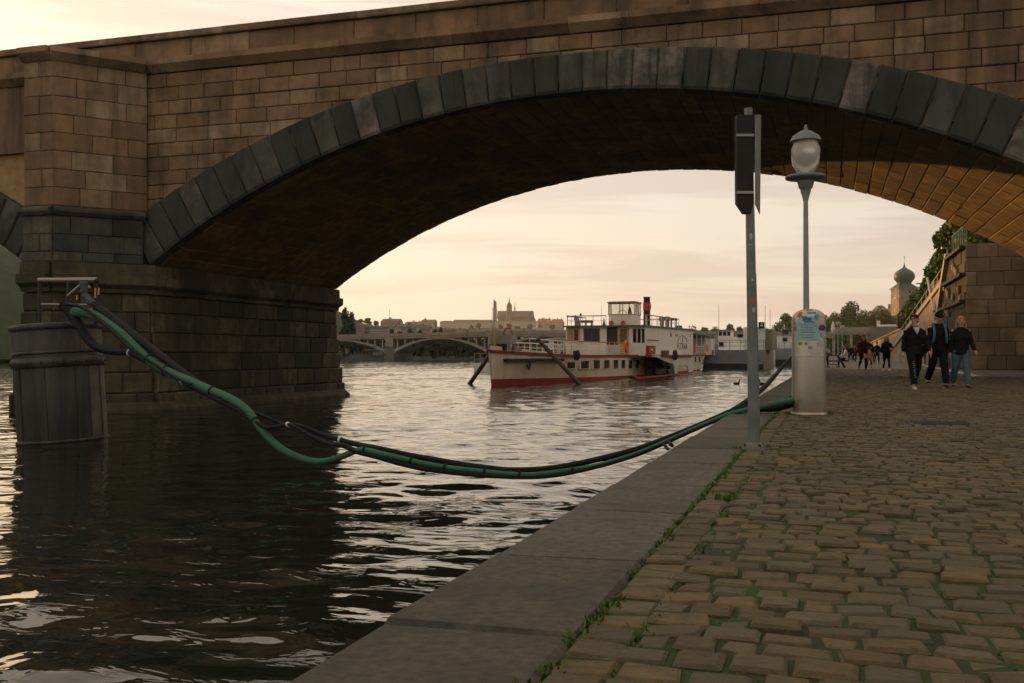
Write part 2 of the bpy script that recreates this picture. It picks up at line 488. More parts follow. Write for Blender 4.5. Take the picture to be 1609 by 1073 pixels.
# cobbles too far away to tell apart: sett pattern in the material only
def far_setts():
    m = bpy.data.materials.new('far_setts'); m.use_nodes = True
    N, L = m.node_tree.nodes, m.node_tree.links
    p = N['Principled BSDF']; p.inputs['Roughness'].default_value = .7; p.inputs['Specular IOR Level'].default_value = .35
    g = N.new('ShaderNodeNewGeometry')
    br = N.new('ShaderNodeTexBrick')
    br.inputs['Scale'].default_value = 1.0
    br.inputs['Brick Width'].default_value = .16; br.inputs['Row Height'].default_value = .17
    br.inputs['Mortar Size'].default_value = .02; br.inputs['Mortar Smooth'].default_value = .6
    br.inputs['Color1'].default_value = (.14, .10, .05, 1); br.inputs['Color2'].default_value = (.085, .064, .034, 1)
    br.inputs['Mortar'].default_value = (.06, .06, .035, 1)
    L.new(g.outputs['Position'], br.inputs['Vector'])
    nz = N.new('ShaderNodeTexNoise'); nz.inputs['Scale'].default_value = .7; nz.inputs['Detail'].default_value = 6
    L.new(g.outputs['Position'], nz.inputs['Vector'])
    mr = N.new('ShaderNodeMapRange'); mr.inputs[1].default_value = .35; mr.inputs[2].default_value = .7; mr.inputs[3].default_value = .65; mr.inputs[4].default_value = 1.3
    L.new(nz.outputs['Fac'], mr.inputs[0])
    hs = N.new('ShaderNodeHueSaturation'); L.new(br.outputs['Color'], hs.inputs['Color']); L.new(mr.outputs[0], hs.inputs['Value'])
    L.new(hs.outputs['Color'], p.inputs['Base Color'])
    b = N.new('ShaderNodeBump'); b.inputs['Strength'].default_value = .6; b.inputs['Distance'].default_value = .03; b.invert = True
    L.new(br.outputs['Fac'], b.inputs['Height']); L.new(b.outputs['Normal'], p.inputs['Normal'])
    M['far_setts'] = m
far_setts()

def water_mat():
    m = bpy.data.materials.new('water'); m.use_nodes = True
    N, L = m.node_tree.nodes, m.node_tree.links
    p = N['Principled BSDF']
    p.inputs['Base Color'].default_value = (.012, .014, .009, 1)
    p.inputs['Roughness'].default_value = .03
    p.inputs['IOR'].default_value = 1.45
    p.inputs['Specular IOR Level'].default_value = .5
    g = N.new('ShaderNodeNewGeometry')
    mp_ = N.new('ShaderNodeMapping'); mp_.inputs['Rotation'].default_value = (0, 0, -YAW); mp_.inputs['Scale'].default_value = (.5, 1, 1)
    L.new(g.outputs['Position'], mp_.inputs['Vector'])
    a = N.new('ShaderNodeTexNoise'); a.inputs['Scale'].default_value = 1.9; a.inputs['Detail'].default_value = 2.5; a.inputs['Roughness'].default_value = .5; a.inputs['Distortion'].default_value = .3
    L.new(mp_.outputs[0], a.inputs['Vector'])
    w = N.new('ShaderNodeTexNoise'); w.inputs['Scale'].default_value = .12; w.inputs['Detail'].default_value = 3
    L.new(g.outputs['Position'], w.inputs['Vector'])
    mr = N.new('ShaderNodeMapRange'); mr.inputs[1].default_value = .38; mr.inputs[2].default_value = .62; mr.inputs[3].default_value = .5; mr.inputs[4].default_value = 1.0
    L.new(w.outputs['Fac'], mr.inputs[0])
    mu = N.new('ShaderNodeMath'); mu.operation = 'MULTIPLY'; L.new(a.outputs['Fac'], mu.inputs[0]); L.new(mr.outputs[0], mu.inputs[1])
    # sparse little crests on calmer water
    sp = N.new('ShaderNodeMapRange'); sp.interpolation_type = 'SMOOTHSTEP'
    sp.inputs[1].default_value = .50; sp.inputs[2].default_value = .78; sp.inputs[3].default_value = 0; sp.inputs[4].default_value = 1
    c_ = N.new('ShaderNodeTexNoise'); c_.inputs['Scale'].default_value = 3.4; c_.inputs['Detail'].default_value = 3; c_.inputs['Roughness'].default_value = .6; c_.inputs['Distortion'].default_value = .6
    L.new(mp_.outputs[0], c_.inputs['Vector']); L.new(c_.outputs['Fac'], sp.inputs[0])
    m2 = N.new('ShaderNodeMath'); m2.operation = 'MULTIPLY'; L.new(sp.outputs[0], m2.inputs[0]); L.new(mr.outputs[0], m2.inputs[1])
    b0 = N.new('ShaderNodeBump'); b0.inputs['Strength'].default_value = 1.0; b0.inputs['Distance'].default_value = .02
    L.new(mu.outputs[0], b0.inputs['Height'])
    b = N.new('ShaderNodeBump'); b.inputs['Strength'].default_value = 1.0; b.inputs['Distance'].default_value = .010
    L.new(m2.outputs[0], b.inputs['Height']); L.new(b0.outputs['Normal'], b.inputs['Normal']); L.new(b.outputs['Normal'], p.inputs['Normal'])
    M['water'] = m
water_mat()
# ================================================================== the setting
QZ = 1.1                          # quay level
EDGE = -1.29                      # quay edge (x)

# ---- river
def build_water():
    rs = np.random.RandomState(3)
    YE, XW = 240, -115
    def sy(y): return max(.075, min(.0058 * abs(y), .2 if y < 130 else .32))
    ys = [-6.0]
    while ys[-1] < YE:
        ys.append(ys[-1] + sy(ys[-1]))
    ys[-1] = YE
    sps = np.array([sy(y) for y in ys]); ys = np.array(ys)
    xs = np.concatenate([np.arange(XW, -60, .5), np.arange(-60, -24, .25), np.arange(-24, EDGE - .3, .11), [EDGE + .25]])
    gx, gy = np.meshgrid(xs, ys)
    sp = np.maximum(np.repeat(sps[:, None], len(xs), 1), np.where(gx < -60, .25, np.where(gx < -24, .125, .055)))
    h = np.zeros_like(gx)
    # slow patches of calmer and rougher water
    patch = np.zeros_like(gx)
    for i in range(14):
        lam = rs.uniform(6, 26); an = rs.uniform(0, 2 * np.pi)
        patch += np.sin((gx * np.cos(an) + gy * np.sin(an)) * 2 * np.pi / lam + rs.uniform(0, 6.28))
    patch = .62 + .30 * np.tanh(patch / 2.6)
    for i in range(64):
        lam = .36 * (8.0 ** rs.uniform(0, 1)) * rs.uniform(.9, 1.1)
        an = YAW + np.pi / 2 + rs.normal(0, .7)
        k = 2 * np.pi / lam
        slope = .0125 * rs.uniform(.6, 1.3) * (1.5 if lam < .9 else 1.45 if lam < 1.8 else .55)
        wgt = np.clip((lam / sp - 2.6) / 2.5, 0, 1)
        dx, dy = np.cos(an), np.sin(an)
        ph = (gx * dx + gy * dy) * k + rs.uniform(0, 6.28) + .8 * np.sin((gx * dy - gy * dx) * k * .23 + rs.uniform(0, 6.28))
        h += wgt * slope / k * np.sin(ph)
    h *= patch
    fade = np.clip((YE - gy) / 20, 0, 1) * np.clip((gx - XW) / 8, 0, 1)
    h *= fade
    nr, nc = gx.shape
    co = np.stack([gx, gy, h], -1).reshape(-1, 3)
    me = bpy.data.meshes.new('river_water')
    idx = np.arange(nr * nc).reshape(nr, nc)
    q = np.stack([idx[:-1, :-1], idx[:-1, 1:], idx[1:, 1:], idx[1:, :-1]], -1).reshape(-1, 4)
    # still water beyond the rippled sheet
    ex = [(-400, -6, 0), (XW, -6, 0), (XW, YE, 0), (-400, YE, 0), (-400, YE, 0), (EDGE + .25, YE, 0), (EDGE + .25, 900, 0), (-400, 900, 0)]
    n0 = len(co)
    co = np.concatenate([co, np.array(ex)])
    q = np.concatenate([q, np.array([[n0, n0 + 1, n0 + 2, n0 + 3], [n0 + 4, n0 + 5, n0 + 6, n0 + 7]])])
    me.vertices.add(len(co)); me.vertices.foreach_set('co', co.ravel())
    me.loops.add(q.size); me.loops.foreach_set('vertex_index', q.ravel().astype(np.int32))
    me.polygons.add(len(q)); me.polygons.foreach_set('loop_start', np.arange(0, q.size, 4, dtype=np.int32))
    me.polygons.foreach_set('use_smooth', np.ones(len(q), dtype=bool))
    me.update(calc_edges=True); me.validate()
    tag(link('river_water', me, 'water'), kind='structure')
build_water()
tag(MB().add([(-1600, -100, -2.5), (1600, -100, -2.5), (1600, 2400, -2.5), (-1600, 2400, -2.5)], [(0, 1, 2, 3)]).build('ground', 'bank_grey'), kind='structure')

# ---- quay body, kerb slabs and setts
COB_END = 58.0
quay = MB().box(EDGE + .03, 60, -12, 420, -2.4, QZ - .075).build('quay', 'bank_grey'); tag(quay, kind='structure')
pv = MB()
pv.add([(-.68, -12, QZ - .011), (14, -12, QZ - .011), (14, COB_END, QZ - .011), (-.68, COB_END, QZ - .011)], [(0, 1, 2, 3)])
pave = pv.build('pavement', 'joint_soil'); tag(pave, kind='structure')
tag(MB().add([(-.68, COB_END, QZ - .004), (40, COB_END, QZ - .004), (40, 420, QZ - .004), (-.68, 420, QZ - .004)], [(0, 1, 2, 3)]).build('far_pavement', 'far_setts'), kind='structure')
y = -2.0
kr = random.Random(21)
i = 0
while y < 70:
    ln = kr.uniform(1.0, 1.35)
    dz = kr.uniform(-.006, .006)
    b = MB()
    b.stone((EDGE, y + .008, QZ - .28), (.60, 0, 0), (0, ln - .017, 0), (0, 0, .28 + dz), .018)
    b.v = [(a + (kr.uniform(-.008, .008) if q > 3 else 0), c_ + (kr.uniform(-.006, .006) if q > 3 else 0), e_ + (kr.uniform(-.005, .005) if q > 3 else 0)) for q, (a, c_, e_) in enumerate(b.v)]
    b.build('kerb_slab', 'kerb_granite', quay)
    y += ln
MB().box(EDGE, -.69, 70, 400, QZ - .28, QZ).build('kerb_run', 'kerb_granite', quay)
# face of the quay wall: big blocks down to the water
y = -2.0
while y < 30:
    for (z0, z1) in ((-.3, .26), (.27, .81)):
        ln = 1.5
        MB().stone((EDGE + .03, y + .008 + (.6 if z0 > 0 else 0), z0), (0, ln - .016, 0), (0, 0, z1 - z0 - .012), (-.035, 0, 0), .012).build('wall_block', 'kerb_granite', quay)
    y += 1.5

def sett(mb, x, y, w, d, top, r):
    j = lambda a: r.uniform(-a, a)
    ch = min(w, d) * r.uniform(.07, .15)
    z0, z1, z2 = QZ - .05, QZ + top - .009, QZ + top
    bs = []
    for sx, sy in ((-1, -1), (1, -1), (1, 1), (-1, 1)):
        bs.append((x + sx * w / 2 + j(.011), y + sy * d / 2 + j(.010)))
    t = []
    for (px_, py_), (sx, sy) in zip(bs, ((-1, -1), (1, -1), (1, 1), (-1, 1))):
        t.append((px_ - sx * ch, py_ - sy * ch, z2 + j(.005)))
    v = [(a, b_, z0) for a, b_ in bs] + [(a - .2 * (a - x) * .12, b_ - .2 * (b_ - y) * .12, z1) for a, b_ in bs] + t
    f = []
    for k in range(4):
        k2 = (k + 1) % 4
        f.append((k, k2, 4 + k2, 4 + k)); f.append((4 + k, 4 + k2, 8 + k2, 8 + k))
    f.append((8, 9, 10, 11))
    mb.add(v, f, False)

cr_ = random.Random(5)
setts = []
yy = -1.5
while yy < COB_END:                 # border row of setts along the kerb
    d = cr_.uniform(.13, .19)
    setts.append((-.60, yy + d / 2, .155, d - .018, cr_.uniform(-.006, .006)))
    yy += d
row = -1.5
k = 0
DCV = on_z(1478, 664.5, QZ)
HOLES = [(DCV.x, DCV.y, .36, .30)]
while row < COB_END:
    d = cr_.uniform(.12, .155)
    x = -.50 - cr_.uniform(0, .05)
    wob = cr_.uniform(0, 6.28)
    while x < 9.2:
        w = cr_.uniform(.105, .195)
        cx, cy = x + w / 2, row + d / 2 + .02 * math.sin(x * 1.3 + wob * .05)
        Zc = -SN * cx + CS * cy
        vis = Zc > 2.0 and abs((CS * cx + SN * cy) / Zc) < .56
        hole = any(abs(cx - a) < c_ + .05 and abs(cy - b_) < e_ + .05 for a, b_, c_, e_ in HOLES)
        if vis and not hole:
            setts.append((cx, cy, w - cr_.uniform(.010, .018), d - cr_.uniform(.010, .02), cr_.gauss(0, .005)))
        x += w
    row += d
setts = [q for q in setts if -SN * q[0] + CS * q[1] > 2.0]
setts.sort(key=lambda q: -SN * q[0] + CS * q[1])
def inview(q):
    Zc = -SN * q[0] + CS * q[1]
    return abs((CS * q[0] + SN * q[1]) / Zc) < .505 and HOR + F * .8 / Zc < 1076
near_ids = [i for i, q in enumerate(setts) if inview(q)][:300]
nearset = set(near_ids)
far_mb = MB()
for i, q in enumerate(setts):
    if i in nearset:
        b = MB(); sett(b, *q, cr_); b.build('cobblestone', 'cobble', pave)
    else:
        sett(far_mb, *q, cr_)
tag(far_mb.build('cobblestones', 'cobble', pave), kind='stuff')

# moss and weeds in the joints, along the kerb and round the pillar
def tufts():
    r = random.Random(9); mb = MB()
    def blade(x, y, z, h, w, lean):
        a = r.uniform(0, 6.28); dx, dy = math.cos(a) * w, math.sin(a) * w
        lx, ly = math.cos(a + 1.57) * lean, math.sin(a + 1.57) * lean
        mb.add([(x - dx, y - dy, z), (x + dx, y + dy, z), (x + lx * .6 + dx * .6, y + ly * .6 + dy * .6, z + h * .7), (x + lx, y + ly, z + h)], [(0, 1, 2), (0, 2, 3)])
    def clump(x, y, n, rad, h):
        for _ in range(n):
            a = r.uniform(0, 6.28); d = rad * math.sqrt(r.random())
            blade(x + d * math.cos(a), y + d * math.sin(a), QZ - .03, h * r.uniform(.5, 1.2), .006 + .01 * r.random(), h * r.uniform(.1, .9))
    y = 1.5
    while y < 24:
        if r.random() < .8: clump(-.685 + r.uniform(-.01, .02), y, r.randint(8, 20), .035, .04)
        if r.random() < .6: clump(-.51 + r.uniform(-.02, .02), y, r.randint(5, 14), .035, .035)
        y += r.uniform(.03, .09)
    for _ in range(1900):
        y = 2.5 + 16 * r.random() ** 1.4; x = r.uniform(-.5, 1.4 + .10 * y)
        clump(x, y, r.randint(4, 9), .025, .022)
    for (px, py, n, rad, h) in ((1143, 784, 70, .06, .06), (1166, 705, 60, .10, .05), (1195, 704, 40, .06, .05), (1157, 716, 40, .06, .04)):
        p = on_z(px, py, QZ); clump(p.x, p.y, n, rad, h)
    for _ in range(110):
        a = r.uniform(0, 6.28); c_ = on_z(1271, 650, QZ)
        clump(c_.x + .27 * math.cos(a), c_.y + .05 + .25 * math.sin(a), 10, .05, .05)
    return mb
tag(tufts().build('moss_tufts', 'moss'), 'green moss and weeds growing in the joints of the cobbles', 'moss', kind='stuff')

# iron cover in the cobbles
dc = empty('drain_cover', (DCV.x, DCV.y, QZ), 0, 'dark rectangular iron cover set into the cobbles on the right', 'drain cover')
MB().box(-.36, .36, -.30, .30, -.03, .0).build('frame', 'iron', dc)
for k in range(6):
    MB().box(-.31, .31, -.25 + k * .09, -.20 + k * .09, .0, .006).build('bar', 'iron', dc)

# asphalt lane and pale kerb on the right of the quay
lane = [(4.9, 39), (5.15, 47), (5.6, 60), (6.2, 76), (6.9, 96), (7.0, 130)]
ap = MB()
vs = [(x + .25, y, QZ + .004) for x, y in lane] + [(8.2, y, QZ + .004) for x, y in lane]
n = len(lane)
ap.add(vs, [(i, n + i, n + i + 1, i + 1) for i in range(n - 1)])
tag(ap.build('asphalt_lane', 'asphalt'), kind='structure')
ks = MB()
for i in range(n - 1):
    (x0, y0), (x1, y1) = lane[i], lane[i + 1]
    ks.obox((x0, y0, QZ - .01), (.28, 0, 0), (x1 - x0, y1 - y0, 0), (0, 0, .05))
tag(ks.build('lane_edging', 'pale_stone'), kind='structure')

# ================================================================== the near stone bridge
AV, AZ, AR = -6.8, -16.2, 25.7     # circle of the arch: centre x, centre z, radius
BY0, BY1 = 28.7, 42.0              # near and far face
XL, XR = -21.5, 8.0
SPR = 4.8
TH = math.asin(14.72 / AR)
def arc(t, rad=AR, cx=AV):
    return (cx + rad * math.sin(t), AZ + rad * math.cos(t))
bridge = empty('stone_arch_bridge', (-24, 35, 0), 0, 'dark stone arch bridge spanning the picture overhead, its pier standing in the water', 'bridge')
DECK = 11.35
PIERW = 5.0
# solid core: pier, spandrels, barrel
core = MB()
core.box(XL - PIERW + .12, XL - .12, BY0 + .2, BY1 - .2, -2.4, SPR)
def spandrel_poly(cx, y, xa, xb, dirn):
    pts = []
    for i in range(41):
        t = -TH + 2 * TH * i / 40
        x, z = arc(t, AR + .022, cx)
        pts.append((x, y, z))
    pts = [(xa, y, SPR)] + pts + [(xb, y, SPR), (xb, y, DECK), (xa, y, DECK)]
    return pts
core.prism(spandrel_poly(AV, BY0 + .25, XL - .4, XR + 1.2, 1), (0, BY1 - BY0 - .27, 0))
LC = AV - 2 * 14.72 - PIERW + .2
core.prism(spandrel_poly(LC, BY0 + .25, LC - 16, LC + 14.8, 1), (0, BY1 - BY0 - .5, 0))
core.box(LC + 14.8, XL - .4, BY0 + .25, BY1 - .25, SPR, DECK)
bcore = core.build('core', 'mortar', bridge, True)
# second pier further out and abutment on the quay
MB().box(LC - 14.7 - PIERW, LC - 14.7, BY0, BY1, -2.4, DECK).build('outer_pier', 'pier_stone', bridge, True)
MB().box(XR + .05, XR + 14, BY0 + .3, BY1 - .06, -1, DECK - .02).build('abutment', 'pier_stone', bridge, True)

sr = random.Random(33)
def stone_wall(parent, name, mat, o, d, n, length, courses, off=lambda i: 0.0, ln=(1.0, 1.6), thick=.3, gap=.012, ch=.03, keep=None, rough=.012):
    """courses of dressed stones: o start point (x, y), d unit direction along the wall, n outward normal"""
    cnt = 0
    for ci, (z0, z1) in enumerate(courses):
        s = 0.0
        first = True
        while s < length - .05:
            l = sr.uniform(*ln)
            if first: l *= (.55 if ci % 2 else 1.0); first = False
            if length - s - l < ln[0] * .5: l = length - s
            ofs = off(ci) + sr.uniform(-rough, rough)
            if keep is None or keep(s + l / 2, (z0 + z1) / 2, l, z1 - z0):
                base = Vector((o[0] + d[0] * (s + gap / 2) - n[0] * thick, o[1] + d[1] * (s + gap / 2) - n[1] * thick, z0 + gap / 2))
                b = MB().stone(base, Vector((d[0], d[1], 0)) * (l - gap), (0, 0, z1 - z0 - gap), Vector((n[0], n[1], 0)) * (thick + ofs), ch)
                b.build(name, mat, parent, True); cnt += 1
            s += l
    return cnt

ZC = [(-.6, .0), (.0, .62), (.62, 1.29), (1.29, 1.94), (1.94, 2.61), (2.61, 3.27), (3.27, 3.88)]
OFFS = [.62, .42, .30, .2, .12, .06, .02]
pier = MB().box(XL - PIERW + .3, XL - .3, BY0 + .3, BY1 - .3, -2.4, 4.6).build('pier', 'joint_dark', bridge, True)
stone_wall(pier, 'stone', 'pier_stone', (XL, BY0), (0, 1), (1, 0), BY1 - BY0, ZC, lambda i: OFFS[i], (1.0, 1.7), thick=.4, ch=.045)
# pointed nose of the pier towards us and away from us
A40 = R(40)
d1 = (-math.sin(A40), -math.cos(A40)); n1_ = (math.cos(A40), -math.sin(A40))
NL = 3.0
p1 = (XL + d1[0] * NL, BY0 + d1[1] * NL)
noses = []
for sgn, yb in ((-1, BY0), (1, BY1)):
    w = NL * math.sin(A40); l = NL * math.cos(A40)
    noses.append(MB().prism([(XL - .14, yb - sgn * .1, -2.4), (XL - PIERW + .14, yb - sgn * .1, -2.4), (XL - PIERW + w, yb + sgn * (l - .16), -2.4), (XL - w, yb + sgn * (l - .16), -2.4)], (0, 0, DECK + 2.4)).build('cutwater', 'joint_dark', bridge, True))
nosec = noses[0]
stone_wall(nosec, 'stone', 'pier_stone', (XL, BY0), d1, n1_, NL, ZC, lambda i: OFFS[i], (.9, 1.3), thick=.4, ch=.045)
w = NL * math.sin(A40)
stone_wall(nosec, 'stone', 'pier_stone', (XL - w, p1[1]), (-1, 0), (0, -1), PIERW - 2 * w, ZC, lambda i: OFFS[i], (.9, 1.3), thick=.4, ch=.045)
stone_wall(nosec, 'stone', 'pier_stone', (XL - PIERW + w, p1[1]), (-d1[0] * -1, -d1[1]), (-n1_[0], n1_[1]), NL, ZC, lambda i: OFFS[i], (.9, 1.3), thick=.4, ch=.045)
stone_wall(nosec, 'stone', 'pier_stone', (XL, BY1), (d1[0], -d1[1]), (n1_[0], -n1_[1]), NL, ZC, lambda i: OFFS[i], (.9, 1.3), thick=.4, ch=.045)
# plinth with a sloping top at the foot of the pier
pl = MB()
def plinth(o, d, n, L_):
    o = Vector((o[0], o[1], 0)); d = Vector((d[0], d[1], 0)); n = Vector((n[0], n[1], 0))
    pl.prism([o - n * .3 + Vector((0, 0, -1)), o + n * .72 + Vector((0, 0, -1)), o + n * .68 + Vector((0, 0, .10)), o + n * .40 + Vector((0, 0, .34)), o - n * .3 + Vector((0, 0, .34))], d * L_)
plinth((XL, BY0 - .3), (0, 1), (1, 0), BY1 - BY0 + .35)
plinth((XL + .2, BY0 + .2), d1, n1_, NL + .4)
pl.build('plinth', 'pier_stone', bridge, True)
# impost mouldings: cavetto, fillet, slab; run round the nose
def moulding(name, mat, prof, segs):
    """prof: list of (out, z); segs: (origin, direction, normal, length)"""
    for (o, d, n, L_, st) in segs:
        k = max(1, round(L_ / st)); l = L_ / k
        for q in range(k):
            o2 = Vector((o[0] + d[0] * (q * l + .004), o[1] + d[1] * (q * l + .004), 0)); nn = Vector((n[0], n[1], 0)); j = sr.uniform(-.012, .012)
            MB().prism([o2 + nn * (a + j) + Vector((0, 0, z)) for a, z in prof], Vector((d[0], d[1], 0)) * (l - .008)).build(name, mat, bridge, True)
IMP = [(-.3, 3.89), (.10, 3.89), (.13, 4.02), (.30, 4.14), (.32, 4.18), (.32, 4.44), (.16, 4.46), (.14, 4.84), (-.3, 4.84)]
runs = [((XL, BY0 - .12), (0, 1), (1, 0), BY1 - BY0 + .2, 1.5), ((XL + .1, BY0 + .05), d1, n1_, NL + .15, 1.5), ((XL - w, p1[1]), (-1, 0), (0, -1), PIERW - 2 * w, 1.2),
        ((XL, BY1 + .02), (d1[0], -d1[1]), (n1_[0], -n1_[1]), NL, 1.5)]
moulding('impost', 'pier_stone', IMP, runs)
# pilaster above the impost on the nose, dark below, sandstone above a string course
ZP1 = [(4.85, 5.16), (5.16, 5.72), (5.72, 6.3)]
ZP2 = [(6.62, 7.2), (7.2, 7.78), (7.78, 8.36), (8.36, 8.94), (8.94, 9.52), (9.52, 10.1), (10.1, 10.7), (10.7, 11.3)]
for zz, mt, of, st in ((ZP1, 'pilaster_stone', 0.05, .25), (ZP2, 'sandstone', -.02, .10)):
    o = (XL + d1[0] * st, BY0 + d1[1] * st)
    stone_wall(nosec, 'stone', mt, o, d1, n1_, NL - st, zz, lambda i: of, (.8, 1.3), thick=.3, ch=.02)
    stone_wall(nosec, 'stone', mt, (XL - w, p1[1]), (-1, 0), (0, -1), PIERW - 2 * w, zz, lambda i: of, (.8, 1.1), thick=.3, ch=.02)
moulding('string_course', 'pilaster_stone', [(-.2, 6.31), (.10, 6.31), (.20, 6.42), (.20, 6.5), (.02, 6.61), (-.2, 6.61)],
         [((XL + d1[0] * .2, BY0 + d1[1] * .2), d1, n1_, NL - .2, 1.4), ((XL - w, p1[1]), (-1, 0), (0, -1), PIERW - 2 * w, 1.2)])

# ring of voussoirs on the near face (one by one)
NV = 44
for (cx, lo, hi) in ((AV, 0, NV), (LC, NV // 2, NV)):
    for i in range(lo, hi):
        t0 = -TH + 2 * TH * i / NV + .0006; t1 = -TH + 2 * TH * (i + 1) / NV - .0006
        tm = (t0 + t1) / 2
        dep = 1.12 + .48 * (abs(tm) / TH) ** 1.3
        pr = sr.uniform(.0, .03)
        yb, ym, yf = BY0 + .45, BY0 - .02 - pr, BY0 - .07 - pr
        ca = .075 / AR * 1.0
        def P(t, r_, y_): x_, z_ = arc(t, r_, cx); return (x_, y_, z_)
        r0, r1 = AR + .002, AR + dep
        v = []
        for y_, a_, b_ in ((yb, 0, 0), (ym, 0, 0), (yf, .05, .05)):
            da = a_ / AR
            v += [P(t0 + da, r0 + b_ * 1.6, y_), P(t1 - da, r0 + b_ * 1.6, y_), P(t1 - da, r1 - b_, y_), P(t0 + da, r1 - b_, y_)]
        f = [(8, 9, 10, 11)]
        for k in range(4):
            k2 = (k + 1) % 4
            f += [(k, k2, 4 + k2, 4 + k), (4 + k, 4 + k2, 8 + k2, 8 + k)]
        MB().add(v, f).build('voussoir', 'voussoir_stone', bridge, True)

# stones of the vault seen from below
NC = 60
cells = []
for i in range(NC):
    t0 = -TH + 2 * TH * i / NC; t1 = t0 + 2 * TH / NC
    yb = BY0 + .46
    first = True
    while yb < BY1 - .02:
        l = sr.uniform(1.3, 1.9)
        if first: l = l * (.5 if i % 2 else 1.0); first = False
        if BY1 - yb - l < .8: l = BY1 - yb
        cells.append((t0, t1, yb, yb + l)); yb += l
def soffit(mb, c):
    t0, t1, ya, yb = c
    g = .010 / AR; r0 = AR - .012 + sr.uniform(-.012, .014)
    e = .022
    v = []
    for r_, a_, b_ in ((AR + .24, 0, 0), (r0 + e, 0, 0), (r0, e / AR, e)):
        for t, y_ in ((t0 + g + a_, ya + .008 + b_), (t1 - g - a_, ya + .008 + b_), (t1 - g - a_, yb - .008 - b_), (t0 + g + a_, yb - .008 - b_)):
            x_, z_ = arc(t, r_); v.append((x_, y_, z_))
    f = [(8, 9, 10, 11)]
    for k in range(4):
        k2 = (k + 1) % 4
        f += [(k, k2, 4 + k2, 4 + k), (4 + k, 4 + k2, 8 + k2, 8 + k)]
    mb.add(v, f)
def cpix(c):
    t = (c[0] + c[1]) / 2; x, z = arc(t); y = (c[2] + c[3]) / 2
    Zc = -SN * x + CS * y
    px = 804.5 + F * (CS * x + SN * y) / Zc; py = HOR - F * (z - EYE) / Zc
    return px, py, Zc
def cscore(c):
    px, py, Zc = cpix(c)
    return (0 if (-40 < px < 1650 and py > -40) else 1, 0 if px > 1200 else 1, -(c[2] + c[3]) / 2 if px > 1200 else Zc)
cells.sort(key=cscore)
rest = MB()
for i, c in enumerate(cells):
    if i < 300:
        b = MB(); soffit(b, c); b.build('vault_stone', 'soffit_stone', bridge, True)
    else:
        soffit(rest, c)
tag(rest.build('vault_stones', 'soffit_stone', bridge, True), kind='stuff')

# spandrel ashlar on the near face
def above_arch(cx):
    def k(s, z, l, h):
        x = XL - .35 + s
        for xx in (x - l / 2, x + l / 2):
            tt = math.asin(max(-1, min(1, (xx - cx) / (AR + 1.2))))
            if abs(tt) < TH + .05:
                dep = 1.12 + .48 * (min(1, abs(tt) / TH)) ** 1.3
                if math.hypot(xx - cx, (z - h * .5) - AZ) < AR + .28: return False
        return True
    return k
ZS = [(5.2 + .46 * i, 5.2 + .46 * (i + 1)) for i in range(13)]
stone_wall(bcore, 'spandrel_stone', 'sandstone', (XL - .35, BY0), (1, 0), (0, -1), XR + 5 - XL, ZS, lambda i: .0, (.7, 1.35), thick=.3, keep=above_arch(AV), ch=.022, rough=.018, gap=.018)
MB().box(LC - 16, XL - PIERW, BY0 + .02, BY0 + .26, 8.9, DECK).build('outer_spandrel', 'sandstone', bridge, True)
# cornice and parapet
moulding('cornice', 'sandstone', [(-.3, 11.2), (.05, 11.2), (.30, 11.42), (.30, 11.6), (-.3, 11.6)],
         [((LC - 16, BY0), (1, 0), (0, -1), XL - PIERW + w - LC + 16 - .2, 2.0), ((XL - w + .2, BY0), (1, 0), (0, -1), XR + 6 - XL + w, 1.8),
          ((XL + d1[0] * .2, BY0 + d1[1] * .2), d1, n1_, NL - .1, 1.4), ((XL - w, p1[1]), (-1, 0), (0, -1), PIERW - 2 * w, 1.2)])
stone_wall(bridge, 'parapet_slab', 'sandstone', (LC - 16, BY0 + .05), (1, 0), (0, -1), XR + 30 - LC, [(11.61, 12.3)], lambda i: .0, (1.6, 2.2), thick=.35, ch=.03, rough=.015)
moulding('parapet_cap', 'sandstone', [(-.42, 12.3), (.08, 12.3), (.10, 12.36), (.10, 12.5), (-.42, 12.52)], [((LC - 16, BY0), (1, 0), (0, -1), XR + 30 - LC, 2.4)])
MB().box(LC - 16, XR + 14, BY1 - .35, BY1 + .05, DECK, 12.5).build('parapet', 'sandstone', bridge, True)
MB().box(LC - 16, XR + 14, BY0 + .35, BY1 - .35, DECK - .01, 11.7).build('deck', 'asphalt', bridge, True)
# ================================================================== moored barge end at the left edge
def smooth_path(pts, n=6):
    pts = [Vector(p) for p in pts]
    out = []
    for i in range(len(pts) - 1):
        p0 = pts[max(i - 1, 0)]; p1_ = pts[i]; p2_ = pts[i + 1]; p3_ = pts[min(i + 2, len(pts) - 1)]
        for k in range(n):
            t = k / n
            out.append(.5 * ((2 * p1_) + (-p0 + p2_) * t + (2 * p0 - 5 * p1_ + 4 * p2_ - p3_) * t * t + (-p0 + 3 * p1_ - 3 * p2_ + p3_) * t ** 3))
    out.append(pts[-1])
    return out

